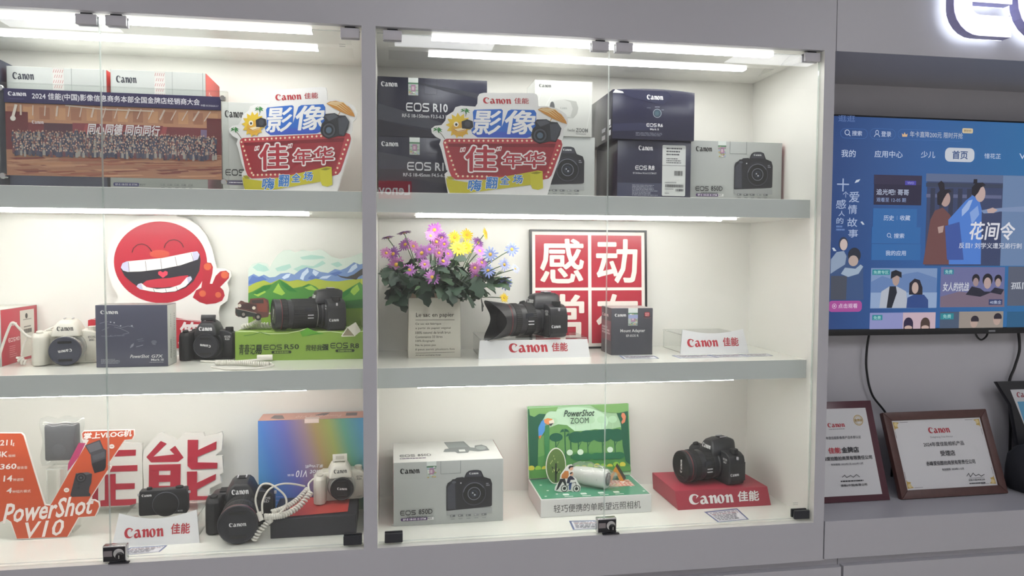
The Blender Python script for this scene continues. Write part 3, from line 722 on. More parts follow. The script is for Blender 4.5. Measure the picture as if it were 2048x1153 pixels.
def camera(label, loc, rz, s, white=False, lens='kit', flash=False, capr=0, badge='EOS', side=True, group=None, cap_col='#1d1f28', tilt=0):
    t = thing('camera', label, 'camera', loc, rz, group)
    t.scale = (s, s, s)
    A = WPLAST if white else SHELL; G = WPLAST2 if white else LEATHER; K = mat('#c9c6bb', .4) if white else RUBBER
    tc = '#4a4a4a' if white else '#e4e4e4'
    pts = [(-.066, .0), (.062, .0), (.070, .004), (.073, .02), (.073, .066), (.069, .078), (.056, .085), (.036, .088), (-.03, .088), (-.046, .086), (-.064, .082), (-.073, .07), (-.074, .02), (-.071, .004)]
    B().prism(pts, -.020, .030, A).build('body', t, bevel=.006, bseg=3)
    # front leather, both sides of the mount
    B().prism([(.040, .006), (.068, .008), (.0705, .03), (.0705, .058), (.05, .066), (.040, .06)], -.0222, -.0195, G).build('front_covering', t, bevel=.001)
    g = [(-.076, -.018), (-.077, -.040), (-.070, -.053), (-.056, -.056), (-.046, -.050), (-.041, -.036), (-.038, -.018)]
    b = B(); n = len(g); rings = [(.002, .97), (.02, 1), (.055, 1.0), (.074, .97), (.083, .86)]
    vs = []
    for z, k in rings:
        for x, y in g: vs.append(((x + .058) * k - .058, -.02 + (y + .02) * k + (.004 if z > .08 else 0), z))
    fs = [(i * n + j, i * n + (j + 1) % n, (i + 1) * n + (j + 1) % n, (i + 1) * n + j) for i in range(len(rings) - 1) for j in range(n)] + [tuple(range(n))[::-1], tuple(range((len(rings) - 1) * n, len(rings) * n))]
    b.add(vs, fs, G); b.build('grip', t, bevel=.002)
    # prism hump
    hb = [(-.036, .074), (.036, .074), (.033, .092), (.024, .108), (.016, .1145), (-.016, .1145), (-.024, .108), (-.033, .092)]
    h = B(); n = len(hb)
    sec = [(-.044, .80, .086), (-.040, .9, .087), (-.02, 1, .088), (.018, 1, .088), (.031, .86, .086)]
    vs = []
    for y, k, zc in sec:
        for x, z in hb: vs.append((x * k, y + (z - .09) * .22, zc + (z - .088) * k))
    fs = [(i * n + j, i * n + (j + 1) % n, (i + 1) * n + (j + 1) % n, (i + 1) * n + j) for i in range(len(sec) - 1) for j in range(n)] + [tuple(range(n))[::-1], tuple(range((len(sec) - 1) * n, len(sec) * n))]
    h.add(vs, fs, A); hump = h.build('prism_hump', t, bevel=.0018)
    B().box(-.010, .010, -.006, .014, .113, .1165, K).box(-.011, -.008, -.006, .014, .1165, .1185, STEEL).box(.008, .011, -.006, .014, .1165, .1185, STEEL).build('hot_shoe', hump)
    p = Print(t, (-.021, -.0425, .088), (1, 0, 0), (0, .22, 1), .042, .012, base=.0016); p.canon(0.05, 0, .95, 1, tc); p.build('logo')
    if flash:
        fh = .021 if white else .016
        f = B().box(-.021, .021, -.004, 0, 0, fh, A).box(-.013, .013, -.0052, -.004, .005, fh - .005, mat('#b9b5a8', .3) if white else mat('#2c2d33', .3)).box(-.02, -.015, -.002, .016, -.006, .004, A).box(.015, .02, -.002, .016, -.006, .004, A)
        f.build('popup_flash', t, (0, -.014, .117), (-.25, 0, 0), bevel=.001)
    # dials, shutter, lugs
    B().lathe([(.0, .0055), (.0075, .0055), (.0085, .003), (.0085, -.006)], K, 24, axis='z', caps=False).build('shutter_button', t, (-.058, -.037, .0835), (.3, 0, 0))
    B().lathe([(0, .009), (.0105, .009), (.0115, .008), (.0115, -.004)], K, 48, axis='z', rib=-.0005, caps=False).build('mode_dial', t, (.055, .006, .086))
    B().box(-.05, -.022, -.01, .02, .086, .0895, K).build('top_display', t, bevel=.001)
    for sx in (-1, 1): B().box(-.003, .003, -.002, .002, -.004, .004, STEEL).build('strap_lug', t, (sx * .0745, .004, .074), bevel=.0008)
    if side:
        B().prism([(-.022, .012), (.024, .012), (.024, .062), (-.022, .06)], -.001, .001, G).build('port_cover', t, (.0735, .006, 0), (0, 0, PI / 2), bevel=.0006)
        p = Print(t, (.0745, -.018, .026), (0, 1, 0), (0, 0, 1), .03, .008, base=.0006); p.canon(0, 0, .9, 1, '#d9dadc'); p.build('side_badge')
    p = Print(t, (.048, -.0222, .055), (1, 0, 0), (0, 0, 1), .018, .018, base=.0006)
    p.eos(0, .62, .95, .92, tc); p.text(badge, .1, .2, .8, .5, tc, .01); p.build('model_badge')
    # lens
    L = bpy.data.objects.new('lens', None); COL.objects.link(L); L.parent = t; L.location = (.004, 0, .0455); L.empty_display_size = .01
    if tilt: L.rotation_euler = (tilt, 0, 0)
    B().lathe([(.041, -.017), (.041, -.026), (.038, -.029), (0, -.029)], SILVER if white else SHELL, 40, caps=False).build('mount_ring', L)
    M_ = SILVER if white else SHELL
    y = -.028
    def seg(nm, r0, r1, ln, m, rib=0):
        nonlocal y
        if rib: gear(r0, y - ln, y, m, 48).build(nm, L)
        else: B().lathe([(r0, y), (r0, y - .001), (r1, y - ln + .001), (r1 - .0008, y - ln)], m, 40).build(nm, L)
        y -= ln
    if lens == 'kit':
        seg('lens_barrel', .033, .034, .014, M_); seg('zoom_ring', .0345, 0, .016, mat('#a9a8a3', .5) if white else RUBBER, 1); seg('lens_barrel', .033, .033, .008, M_); R_ = .0335
    elif lens == 'small':
        seg('lens_barrel', .031, .032, .008, SILVER if white else SHELL); seg('control_ring', .0325, 0, .010, SILVER if white else RUBBER, 1); seg('lens_barrel', .029, .029, .010, mat('#2a2b2e', .4)); R_ = .0315
    elif lens == 'long':
        seg('lens_barrel', .038, .040, .016, SHELL); seg('zoom_ring', .0415, 0, .026, RUBBER, 1); seg('lens_barrel', .041, .0405, .016, SHELL); seg('focus_ring', .0425, 0, .018, RUBBER, 1); seg('lens_barrel', .042, .0425, .010, SHELL); seg('red_ring', .043, .043, .0022, REDRING); seg('lens_barrel', .0425, .0425, .007, SHELL); R_ = .0425
    elif lens == 'tele':
        seg('lens_barrel', .036, .038, .012, SHELL); seg('silver_ring', .0388, .0388, .0022, SILVER); seg('zoom_ring', .0415, 0, .066, RUBBER, 1); seg('lens_barrel', .0405, .041, .014, SHELL); seg('focus_ring', .042, 0, .016, RUBBER, 1); seg('red_ring', .0425, .0425, .0018, REDRING); seg('lens_barrel', .042, .043, .014, SHELL); R_ = .043
    if lens in ('long', 'tele'):
        w_ = Print(L, (.0415, -.062, -.004), (0, -.6, 0), (0, 0, 1), .02, .02)
    if capr:
        lens_cap(L, capr, y - .001, 0 if cap_col != 'flip' else 0, '#1d1f28') if cap_col == '#1d1f28' else lens_cap(L, capr, y - .001, float(cap_col.split('/')[1]), cap_col.split('/')[0])
    else:
        # tulip hood
        hb = B(); n = 64; rows = 8; vs = []
        for wall in (0, 1):
            for i in range(rows + 1):
                for k in range(n):
                    a = 2 * PI * k / n
                    ln = .030 + .024 * abs(math.cos(a - PI / 2)) ** 1.6 * (1 if abs(math.sin(a)) > .35 else .9) - .012 * abs(math.cos(a)) ** 3
                    fr = i / rows; r = .044 + .0085 * fr - (.0014 if wall else 0)
                    vs.append((r * math.cos(a), y + .004 - ln * fr, r * math.sin(a)))
        fs = []
        for wall in (0, 1):
            o = wall * (rows + 1) * n
            for i in range(rows):
                for k in range(n):
                    q = (o + i * n + k, o + i * n + (k + 1) % n, o + (i + 1) * n + (k + 1) % n, o + (i + 1) * n + k); fs.append(q)
        o = (rows + 1) * n
        for k in range(n): fs.append((rows * n + k, rows * n + (k + 1) % n, o + rows * n + (k + 1) % n, o + rows * n + k)); fs.append((k, (k + 1) % n, o + (k + 1) % n, o + k))
        hb.add(vs, fs, mat('#1c1d21', .4)); hb.build('lens_hood', L)
        B().lathe([(.0405, y + .001), (0, y + .001)], GLOSSB, 40, caps=False).build('front_glass', L)
    if lens in ('long', 'tele'):
        wnd = B().prism([(-.011, -.007), (.011, -.007), (.011, .007), (-.011, .007)], -.0005, .001, mat('#2c2f36', .15)).build('distance_window', L, (.0405, -.066, .012), (0, 0, PI / 2), bevel=.0004)
        for k, (yy, zz) in enumerate(((-.062, -.002), (-.062, -.010))):
            B().box(-.0015, .001, -.008, .008, -.0012, .0012, mat('#cfd0d2', .5)).build('switch_marking', L, (.0418, yy, zz))
    return t

camera('white camera with an inverted dark lens cap on the middle shelf', (-.776, .245, S2T), math.radians(10), .97, True, 'kit', capr=.0375, badge='200D', side=False, cap_col='#3a3d4c/188', tilt=.10)
camera('black camera with raised flash and inverted lens cap beside the green display', (-.4415, .275, S2T), math.radians(-4), .89, False, 'small', True, capr=.036, badge='R50', side=False, cap_col='#1f2129/172')
camera('black camera with a long telephoto lens on the green landscape display', (-.133, .285, .509), math.radians(-72), .95, False, 'tele', capr=.043, badge='R8', cap_col='#1d1f26/60')
camera('black camera with a petal lens hood on the white acrylic stand', (.462, .25, .486), math.radians(-74), 1.05, False, 'long', capr=0, badge='5D')
camera('black camera with a capped zoom lens on the red stand', (.995, .248, .0525), math.radians(-79), 1.07, False, 'long', capr=.0425, badge='6D', cap_col='#17181d/90')
camera('black full-size camera with large lens cap facing front on the cabinet floor', (-.351, .207, 0), math.radians(4), 1.10, False, 'long', capr=.0435, badge='5D', side=False)
camera('white camera with raised flash on the red sheet of the black riser', (-.1035, .232, .0515), math.radians(6), .90, True, 'small', True, capr=.034, badge='R50', side=False, cap_col='#17181d/-6')

# compact mirrorless body on the clear stand
t = thing('compact_camera', 'flat black mirrorless camera body without lens on a clear stand', 'camera', (-.5295, .158, .0595), math.radians(4))
B().prism([(-.054, 0), (.054, 0), (.0565, .004), (.0565, .052), (.053, .0565), (.02, .0575), (-.045, .0575), (-.0565, .052), (-.0565, .004)], -.014, .014, LEATHER).build('body', t, bevel=.003, bseg=3)
B().box(-.055, .055, -.0145, .0145, .052, .0625, SHELL).build('top_plate', t, bevel=.003)
B().lathe([(.030, -.0135), (.030, -.0165), (.0285, -.0172), (0, -.0172)], mat('#17181c', .35), 40, caps=False).build('body_cap', t, (.006, 0, .027))
B().lathe([(.0312, -.0135), (.0312, -.0150), (.0300, -.0156)], mat('#5c5f66', .35, metal=.5), 40, caps=False).build('mount_ring', t, (.006, 0, .027))
B().lathe([(0, .005), (.006, .005), (.0065, 0)], RUBBER, 24, axis='z', caps=False).build('shutter_button', t, (-.034, 0, .0625))
B().lathe([(0, .004), (.009, .004), (.0095, 0)], RUBBER, 32, axis='z', caps=False).build('mode_dial', t, (.036, 0, .0625))
for s in (-1, 1): B().box(-.003, .003, -.002, .002, -.003, .003, STEEL).build('strap_lug', t, (s * .0585, 0, .05), bevel=.0006)
p = Print(t, (-.0565, -.0145, 0), (1, 0, 0), (0, 0, 1), .113, .0625); p.canon(.07, .78, .27, .88, '#e6e6e6'); p.eos(.8, .1, .9, .155, '#c9c9c9'); p.build('logo')

# bagged pocket camera
t = thing('pocket_camera', 'small black vlog camera sealed in a clear plastic bag on an acrylic post', 'camera', (-.795, .24, .182))
B().box(-.038, .038, -.014, .014, .002, .095, mat('#2e2e38', .45)).build('body', t, bevel=.006, bseg=3)
B().lathe([(.016, -.014), (.016, -.017), (.012, -.0185), (0, -.0185)], mat('#3a3a44', .3), 28, caps=False).build('lens', t, (-.004, 0, .03))
b = B(); n, mrow = 15, 15; rnd = random.Random(5)
for sgn in (-1, 1):
    vs = []
    for i in range(mrow):
        for k in range(n):
            u, v = k / (n - 1) * 2 - 1, i / (mrow - 1)
            edge = max(abs(u), abs(v * 2 - 1)) ** 6
            vs.append((u * (.050 + .003 * math.sin(v * 9)), sgn * (.0185 * (1 - edge) + .0005) + sgn * rnd.uniform(0, .0022) * (1 - edge), -.012 + v * .124 + .003 * math.sin(u * 7) * v))
    b.add(vs, [(i * n + k, i * n + k + 1, (i + 1) * n + k + 1, (i + 1) * n + k) for i in range(mrow - 1) for k in range(n - 1)], WRAP)
b.build('plastic_bag', t, smooth=60)
def acr_box(name, label, cat, x0, x1, y0, y1, z0, z1, th=.003, loc=None, group=None):
    t = thing(name, label, cat, ((x0 + x1) / 2, (y0 + y1) / 2, z0), group=group)
    w, d, h = (x1 - x0) / 2, (y1 - y0) / 2, z1 - z0
    B().box(-w, w, -d, d, h - th, h, ACRYL, front=ACRYLEDGE, left=ACRYLEDGE, right=ACRYLEDGE).build('top_sheet', t, smooth=0)
    for s in (-1, 1):
        B().box(s * w - (th if s > 0 else 0), s * w + (0 if s > 0 else th), -d, d, 0, h - th, ACRYL, front=ACRYLEDGE, bottom=ACRYLEDGE).build('side_sheet', t, smooth=0)
    return t
t = acr_box('acrylic_post', 'clear acrylic post under the bagged vlog camera', 'display stand', -.825, -.765, .215, .265, 0, .168)
B().box(-.03, .03, -.025, .025, .0, .003, ACRYL).build('base_sheet', t)
B().box(-.0015, .0015, -.024, .024, .003, .165, ACRYL, front=ACRYLEDGE).build('rib', t)
# ---------------------------------------------------------------- cut-out boards
def wprint(t, xc, zb, y=0, **k): return Print(t, (-xc, y, -zb), (1, 0, 0), (0, 0, 1), 1, 1, **k)
def star(cx, cy, R_, r, n, ax=1, rot=0):
    return [(cx + ax * (R_ if i % 2 == 0 else r) * math.cos(rot + PI * i / n), cy + (R_ if i % 2 == 0 else r) * math.sin(rot + PI * i / n)) for i in range(2 * n)]

# --- summer carnival signs (two alike)
SW, SH = .348, .258
def cf(x, y): return ((x - 50) / 1350, (1115 - y) / 1085)
def cfl(L): return [cf(*q) for q in L]
def carnival(label, loc, rz):
    t = thing('promotional_sign', label, 'sign', loc, rz, 'carnival cut-out signs')
    out = [(215, 1115), (190, 985), (180, 900), (212, 868), (185, 800), (150, 650), (128, 585), (145, 535), (90, 505), (55, 465), (50, 425), (85, 395), (150, 385), (185, 340), (200, 285), (265, 240), (285, 195), (340, 178), (480, 185), (500, 150), (503, 80), (520, 50), (560, 38), (1050, 30), (1085, 42), (1095, 80), (1100, 168), (1180, 163), (1290, 188), (1370, 240), (1400, 310), (1390, 370), (1358, 400), (1350, 490), (1338, 530), (1345, 600), (1310, 740), (1240, 950), (1195, 1115)]
    B().prism([((u - .5) * SW, v * SH) for u, v in cfl(out)], 0, .005, mat('#e9e9e8', .4)).build('board', t, smooth=0)
    B().box(-.05, .05, .0052, .0072, 0, .12, WHITE).build('rear_strut', t)
    P_ = lambda b_=4e-4: Print(t, (-SW / 2, 0, 0), (1, 0, 0), (0, 0, 1), SW, SH, rough=.35, base=b_, step=2e-5)
    bx = lambda x0, y0, x1, y1: cf(x0, y1) + cf(x1, y0)
    # marquee
    p = P_()
    p.poly(cfl([(165, 575), (172, 545), (200, 528), (1290, 508), (1330, 525), (1342, 570), (1330, 620), (1235, 900), (1205, 935), (1150, 948), (290, 958), (250, 930), (225, 870)]), '#b9444c')
    p.poly(cfl([(205, 578), (1278, 560), (1185, 868), (1120, 905), (330, 915), (295, 880)]), '#9d323c')
    p.poly(cfl([(205, 578), (1278, 560), (1262, 600), (230, 612)]), '#7f2530')
    dots = [(228 + i * 47.5, 549 - i * .85) for i in range(18)] + [(186 + i * 15.5, 570 + i * 47) for i in range(8)] + [(1311 - i * 18, 585 + i * 47) for i in range(8)] + [(312 + i * 47, 922) for i in range(7)]
    for x, y in dots: p.ell(*cf(x, y), .0105, None, '#f3dfc0', 10)
    p.build('marquee_panel')
    # blue splash + characters
    p = P_()
    p.poly(cfl([(455, 240), (470, 218), (735, 205), (750, 220), (740, 390), (800, 225), (830, 208), (1060, 208), (1080, 240), (1078, 420), (1032, 452), (1030, 490), (990, 506), (500, 508), (450, 470), (440, 430), (465, 400)]), '#2f6cc6')
    p.poly(cfl([(450, 470), (700, 440), (1030, 470), (1028, 490), (990, 506), (500, 508)]), '#3d5cc0')
    p.text('影', *bx(450, 222, 735, 480), '#eeeeee', .018, .12); p.text('像', *bx(768, 215, 1075, 470), '#eeeeee', .018, .12)
    p.build('title_lettering')
    p = P_(); p.canon(*bx(555, 85, 832, 152), '#b32f39'); p.text('佳能', *bx(862, 84, 1005, 145), '#b32f39', .012); p.build('logo')
    p = P_(.002)
    for ch, b4 in (('佳', (380, 600, 690, 872)), ('年', (748, 660, 938, 828)), ('华', (955, 652, 1168, 822))):
        p.text(ch, *bx(b4[0] - 16, b4[1] - 16, b4[2] + 16, b4[3] + 16), '#efe9e8', .062)
        p.text(ch, *bx(*b4), '#ad3340', .022)
    for x, y in ((345, 645), (372, 640), (700, 630), (726, 625)): p.poly(cfl([(x - 18, y + 24), (x - 8, y - 24), (x + 16, y - 24), (x + 6, y + 24)]), '#efe9e8'); p.poly(cfl([(x - 8, y + 14), (x - 3, y - 14), (x + 8, y - 14), (x + 2, y + 14)]), '#ad3340')
    p.build('slogan_lettering')
    # sun with a camera
    p = P_(.0015)
    c = cf(318, 388); p.poly([(c[0] + (x) * 1.0, c[1] + y) for x, y in [((.095 if i % 2 == 0 else .066) * math.cos(PI * i / 13 + .2), (.125 if i % 2 == 0 else .088) * math.sin(PI * i / 13 + .2)) for i in range(26)]], '#e3c23c')
    p.ell(c[0] + .005, c[1] - .035, .06, .07, '#d9a83e', 24); p.ell(*cf(293, 375), .018, .025, '#f5f2e4', 16); p.ell(*cf(294, 378), .009, .013, '#2a2a2a', 12)
    p.poly(cfl([(270, 428), (345, 412), (400, 400), (380, 440), (310, 458)]), '#efe0b8'); p.line(cfl([(270, 428), (310, 452), (380, 432)]), .006, '#b5763a')
    p.poly(cfl([(345, 345), (400, 320), (455, 340), (462, 400), (430, 425), (350, 418)]), '#2b2d33'); p.ell(*cf(405, 372), .03, None, '#44474f', 16)
    p.build('sun_figure')
    for cx, cy, tx, ty in ((380, 232, 385, 290), (112, 438, 185, 535)):
        p = P_(); p.line(cfl([(cx, cy), ((cx + tx) / 2 + 5, (cy + ty) / 2), (tx, ty)]), .006, '#6f6a58')
        for a in range(8):
            an = a * PI / 4 + .3; L_ = 52
            p.poly(cfl([(cx, cy), (cx + L_ * .5 * math.cos(an) - 8 * math.sin(an), cy - L_ * .5 * math.sin(an) * .7 - 14), (cx + L_ * math.cos(an), cy - L_ * .6 * math.sin(an) + 8), (cx + L_ * .5 * math.cos(an) + 6 * math.sin(an), cy - L_ * .4 * math.sin(an) + 2)]), '#3f8c4a' if a % 2 else '#357a40')
        p.build('palm_tree')
    p = P_(.0015); p.line(cfl([(1245, 270), (1215, 330)]), .008, '#c3a277')
    um = [(1093, 203), (1130, 185), (1190, 180), (1260, 200), (1330, 250), (1375, 320), (1385, 352), (1330, 335), (1250, 300), (1160, 250)]
    p.poly(cfl(um), '#c68a3e')
    for k in range(4): p.poly(cfl([(1105 + k * 12, 203 - k * 4), (1200 + k * 22, 235 - k * 10), (1330 + k * 14, 325 - k * 10), (1318 + k * 14, 318 - k * 10), (1200 + k * 22, 225 - k * 10), (1112 + k * 12, 199 - k * 4)]), '#e8d3a6')
    p.build('beach_umbrella')
    p = P_(.0022)
    p.poly(cfl([(1030, 470), (1045, 410), (1075, 380), (1065, 340), (1085, 310), (1180, 305), (1225, 330), (1290, 335), (1330, 400), (1315, 470), (1275, 545), (1215, 540), (1160, 555), (1110, 565), (1060, 540), (1035, 505)]), '#2b2d33')
    p.poly(cfl([(1075, 330), (1180, 312), (1215, 345), (1120, 385)]), '#53575f'); p.poly(cfl([(1215, 360), (1295, 345), (1322, 400), (1270, 535), (1225, 520)]), '#474b54')
    for r, cc in ((.078, '#1b1c21'), (.065, '#4a4e57'), (.048, '#1b1c21'), (.03, '#56687a')): p.ell(*cf(1118, 478), r, None, cc)
    p.build('camera_figure')
    p = P_(.0022)
    p.poly(cfl([(195, 940), (260, 965), (400, 985), (700, 935), (1020, 868), (1100, 850), (1145, 858), (1030, 880), (1030, 1005), (700, 1055), (400, 1100), (230, 1100), (205, 1030)]), '#c6be33')
    p.poly(cfl([(1022, 880), (1085, 862), (1145, 858), (1152, 1038), (1100, 1058), (1045, 1045), (1030, 1005)]), '#cfca3a'); p.poly(cfl([(1025, 882), (1085, 890), (1140, 872), (1085, 862)]), '#8f8a1f'); p.poly(cfl([(200, 928), (245, 925), (280, 958), (225, 958)]), '#a9a02b')
    for ch, b4 in (('嗨', (408, 955, 545, 1078)), ('翻', (585, 925, 703, 1050)), ('全', (728, 915, 820, 1006)), ('场', (850, 903, 950, 992))):
        p.text(ch, *bx(b4[0] - 6, b4[1] - 6, b4[2] + 6, b4[3] + 6), '#dfe4ea', .05, .1); p.text(ch, *bx(*b4), '#2d78c6', .02, .1)
    p.build('ribbon_banner')
carnival('carnival cut-out sign left of the grey divider, beside the group photo', (-.2085, .128, S1T), math.radians(-22))
carnival('carnival cut-out sign in front of the stacked black cartons', (.3085, .078, S1T), math.radians(-5))

# --- group photo in a clear holder
t = thing('photo_holder', 'clear acrylic holder with four standoffs showing a wide group photo', 'photo display', (-.607, .10, S1T), math.radians(1))
B().box(-.252, .252, 0, .003, .006, .24, ACRYL, top=ACRYLEDGE, left=ACRYLEDGE, right=ACRYLEDGE).build('front_sheet', t, smooth=0)
B().box(-.252, .252, .009, .012, .0, .24, ACRYL, top=ACRYLEDGE, left=ACRYLEDGE, right=ACRYLEDGE).build('rear_sheet', t, smooth=0)
for x, z in ((-.242, .225), (.242, .222), (-.242, .025), (.242, .022)):
    B().lathe([(.006, -.006), (.007, -.004), (.007, 0), (.004, 0), (.004, .016)], CHROME, 20).build('standoff', t, (x, 0, z))
for x in (-.242, .242): B().box(-.004, .004, .013, .06, 0, .003, ACRYLEDGE).build('foot', t, (x, 0, 0))
PW, PH = .4725, .1985
pb = B().box(-PW / 2, PW / 2, .0045, .007, 0, PH, mat('#2a2438', .4)).build('group_photo', t, (.0, 0, .027))
p = Print(pb, (-PW / 2, .0045, 0), (1, 0, 0), (0, 0, 1), PW, PH, rough=.4, step=1.5e-5)
p.rect(0, 0, 1, .84, '#98454a'); p.rect(0, .60, 1, .84, '#d29a78')
for i in range(14): p.rect(i / 14 + .008, .66, i / 14 + .055, .80, '#e2ab80' if i % 2 else '#bd8266')
p.rect(0, .30, 1, .62, '#8a3c46'); p.rect(.17, .36, .30, .62, '#603848'); p.rect(.30, .34, .72, .63, '#9a4450'); p.rect(.90, .45, .95, .60, '#8e7aa0')
for i in range(5): p.poly([(.32 + i * .09, .36), (.36 + i * .09, .62), (.38 + i * .09, .62), (.36 + i * .09, .36)], '#b85258')
p.rect(0, 0, 1, .30, '#b98468')
for u0, u1 in ((0, .10), (.93, 1)): p.rect(u0, .3, u1, .74, '#7a3038')
rnd = random.Random(11)
for i in range(90):
    u, v = rnd.random(), rnd.random() * .26; w_ = rnd.uniform(.05, .2)
    p.poly([(u, v), (min(1, u + w_), v + .02), (min(1, u + w_ * .9), v + .035), (max(0, u - .03), v + .018)], rnd.choice(['#a0604e', '#cf9c7c', '#8a4c46', '#c48f6e', '#ad6e58']))
for i in range(17):
    u = .02 + i * .059; p.line([(u + .05 - i * .004, .82), (u + (.05 - i * .006), .70)], .012 if i % 3 else .02, '#e6d3c4')
p.line([(.05, .82), (.035, .68)], .03, '#f2e8dc'); p.ell(.035, .66, .03, None, '#f4efe6', 12)
p.line([(.27, .83), (.45, .80), (.68, .80)], .014, '#ead9c6')
p.build('photo_print')
p = Print(pb, (-PW / 2, .0045, 0), (1, 0, 0), (0, 0, 1), PW, PH, rough=.4, base=.0022, step=2e-5)
heads = {}; bodies = {}
p.rect(.03, .25, .975, .50, '#57505c')
for r in range(8):
    n_ = 84
    for i in range(n_):
        u = .035 + .94 * (i + .5 * (r % 2) + rnd.uniform(-.45, .45)) / n_; v = .285 + (7 - r) * .031 + .025 * (abs(u - .5) < .2) * (7 - r) / 7 + rnd.uniform(-.013, .013); s_ = rnd.uniform(.8, 1.15)
        bc = rnd.choice(['#4a4c62', '#55576e', '#3e4056', '#6a6470', '#b0aaa2', '#50546c', '#7a5058']); hc = rnd.choice(['#d8b49c', '#c49c86', '#e2c4b0', '#b08c78'])
        bodies.setdefault((r, bc), []).append([(u - .0058 * s_, v - .055), (u + .0058 * s_, v - .055), (u + .006 * s_, v - .002), (u + .003, v + .006), (u - .003, v + .006), (u - .006 * s_, v - .002)])
        heads.setdefault((r, hc), []).append([(u + .0031 * s_ * math.cos(a), v + .015 + .0105 * s_ * math.sin(a)) for a in [k * PI / 4 for k in range(8)]])
for r in range(8):
    for D_ in (bodies, heads):
        for (rr_, c_), L_ in D_.items():
            if rr_ == r: p.polys(L_, c_)
o = p.build('crowd'); o['kind'] = 'stuff'
p = Print(pb, (-PW / 2, .0045, 0), (1, 0, 0), (0, 0, 1), PW, PH, rough=.4, base=.006, step=3e-5)
p.rect(0, .84, 1, 1, '#322e56'); p.canon(.018, .915, .10, .965, '#e8e8ee'); p.lines(.02, .875, .09, .89, 1, '#55527a')
p.text('2024 佳能(中国)影像信息商务本部全国金牌店经销商大会', .125, .875, .90, .965, '#eeeef4', .012); p.text('中国·长沙2024.3.7', .905, .875, .99, .90, '#d5d5e0', .012)
p.text('同心同德 同向同行', .37, .50, .71, .63, '#e9e4e6', .02, .2); p.canon(.122, .60, .175, .64, '#e0d5d8')
p.build('photo_lettering')

# --- laughing face cut-out with its red text plinth
xc, zb = -.57, .4325
t = thing('emoji_cutout', 'large red laughing face cut-out making a victory sign', 'cutout sign', (xc, .362, zb))
out = [(-0.5472, 0.8159), (-0.5137, 0.8075), (-0.4869, 0.7882), (-0.4669, 0.7616), (-0.4537, 0.7294), (-0.4466, 0.6971), (-0.4408, 0.6720), (-0.4202, 0.6720), (-0.4048, 0.6648), (-0.4025, 0.6503), (-0.4138, 0.6323), (-0.4089, 0.6105), (-0.4144, 0.5816), (-0.4335, 0.5672), (-0.4379, 0.5492), (-0.4357, 0.5346), (-0.4353, 0.4329), (-0.7199, 0.4379), (-0.7180, 0.5373), (-0.6971, 0.5973), (-0.7115, 0.6221), (-0.7206, 0.6574), (-0.7221, 0.6997), (-0.7142, 0.7384), (-0.6939, 0.7736), (-0.6639, 0.7968), (-0.6273, 0.8113), (-0.5873, 0.8165)]
B().prism([(x - xc, z - zb) for x, z in out], 0, .006, mat('#eceae5', .4)).build('board', t, smooth=0)
S_ = lambda **k: wprint(t, xc, zb, 0, rough=.35, **k)
p = S_()
c = (-0.5861, 0.6877); e1 = (-0.4662, 0.6881); e2 = (-0.5842, 0.7995)
p._add([arc(c[0], c[1], e1[0] - c[0], e2[1] - c[1], 0, 360, 56)[:-1]], '#b3293c')
c = (-0.5890, 0.7108); p._add([arc(c[0], c[1], .026, .011, 0, 360, 24)[:-1]], '#c4503f')
p.build('face')
p = S_(base=.0007)
p.poly([(-0.6892, 0.6716), (-0.6857, 0.6839), (-0.6757, 0.6900), (-0.5825, 0.6995), (-0.5048, 0.7166), (-0.4930, 0.7184), (-0.4852, 0.7113), (-0.4831, 0.6934), (-0.4869, 0.6647), (-0.5026, 0.6360), (-0.5232, 0.6181), (-0.5504, 0.6067), (-0.5841, 0.6033), (-0.6141, 0.6077), (-0.6406, 0.6166), (-0.6618, 0.6327), (-0.6797, 0.6504)], '#2e2e36')
p.poly([(-0.6371, 0.6273), (-0.6236, 0.6379), (-0.5968, 0.6425), (-0.5633, 0.6450), (-0.5362, 0.6504), (-0.5159, 0.6521), (-0.5196, 0.6360), (-0.5502, 0.6218), (-0.5838, 0.6183), (-0.6206, 0.6191)], '#b93344')
h_ = [(-0.5817, 0.6450), (-0.5933, 0.6546), (-0.5938, 0.6610), (-0.5881, 0.6646), (-0.5815, 0.6603), (-0.5757, 0.6646), (-0.5690, 0.6618), (-0.5698, 0.6539)]
p.poly(h_, '#d6455a')
p.build('mouth')
p = S_(base=.0013)
p.poly([(-0.6885, 0.6733), (-0.6840, 0.6850), (-0.6740, 0.6900), (-0.5825, 0.6995), (-0.5048, 0.7166), (-0.4913, 0.7185), (-0.4856, 0.7095), (-0.4899, 0.6963), (-0.5358, 0.6797), (-0.5830, 0.6696), (-0.6365, 0.6628), (-0.6712, 0.6617), (-0.6827, 0.6652)], '#efede8')
p.poly([(-0.6885, 0.6733), (-0.6840, 0.6850), (-0.6740, 0.6900), (-0.6691, 0.6893), (-0.6679, 0.6624), (-0.6827, 0.6652)], '#c3c2dc'); p.poly([(-0.5048, 0.7166), (-0.4913, 0.7185), (-0.4856, 0.7095), (-0.4899, 0.6963), (-0.5018, 0.6916)], '#c3c2dc')
p.poly([(-0.6498, 0.6213), (-0.6453, 0.6284), (-0.6370, 0.6308), (-0.6239, 0.6202), (-0.5973, 0.6147), (-0.5637, 0.6175), (-0.5366, 0.6271), (-0.5194, 0.6468), (-0.5092, 0.6496), (-0.5059, 0.6414), (-0.5232, 0.6217), (-0.5504, 0.6082), (-0.5840, 0.6047), (-0.6141, 0.6084), (-0.6406, 0.6142)], '#efede8')
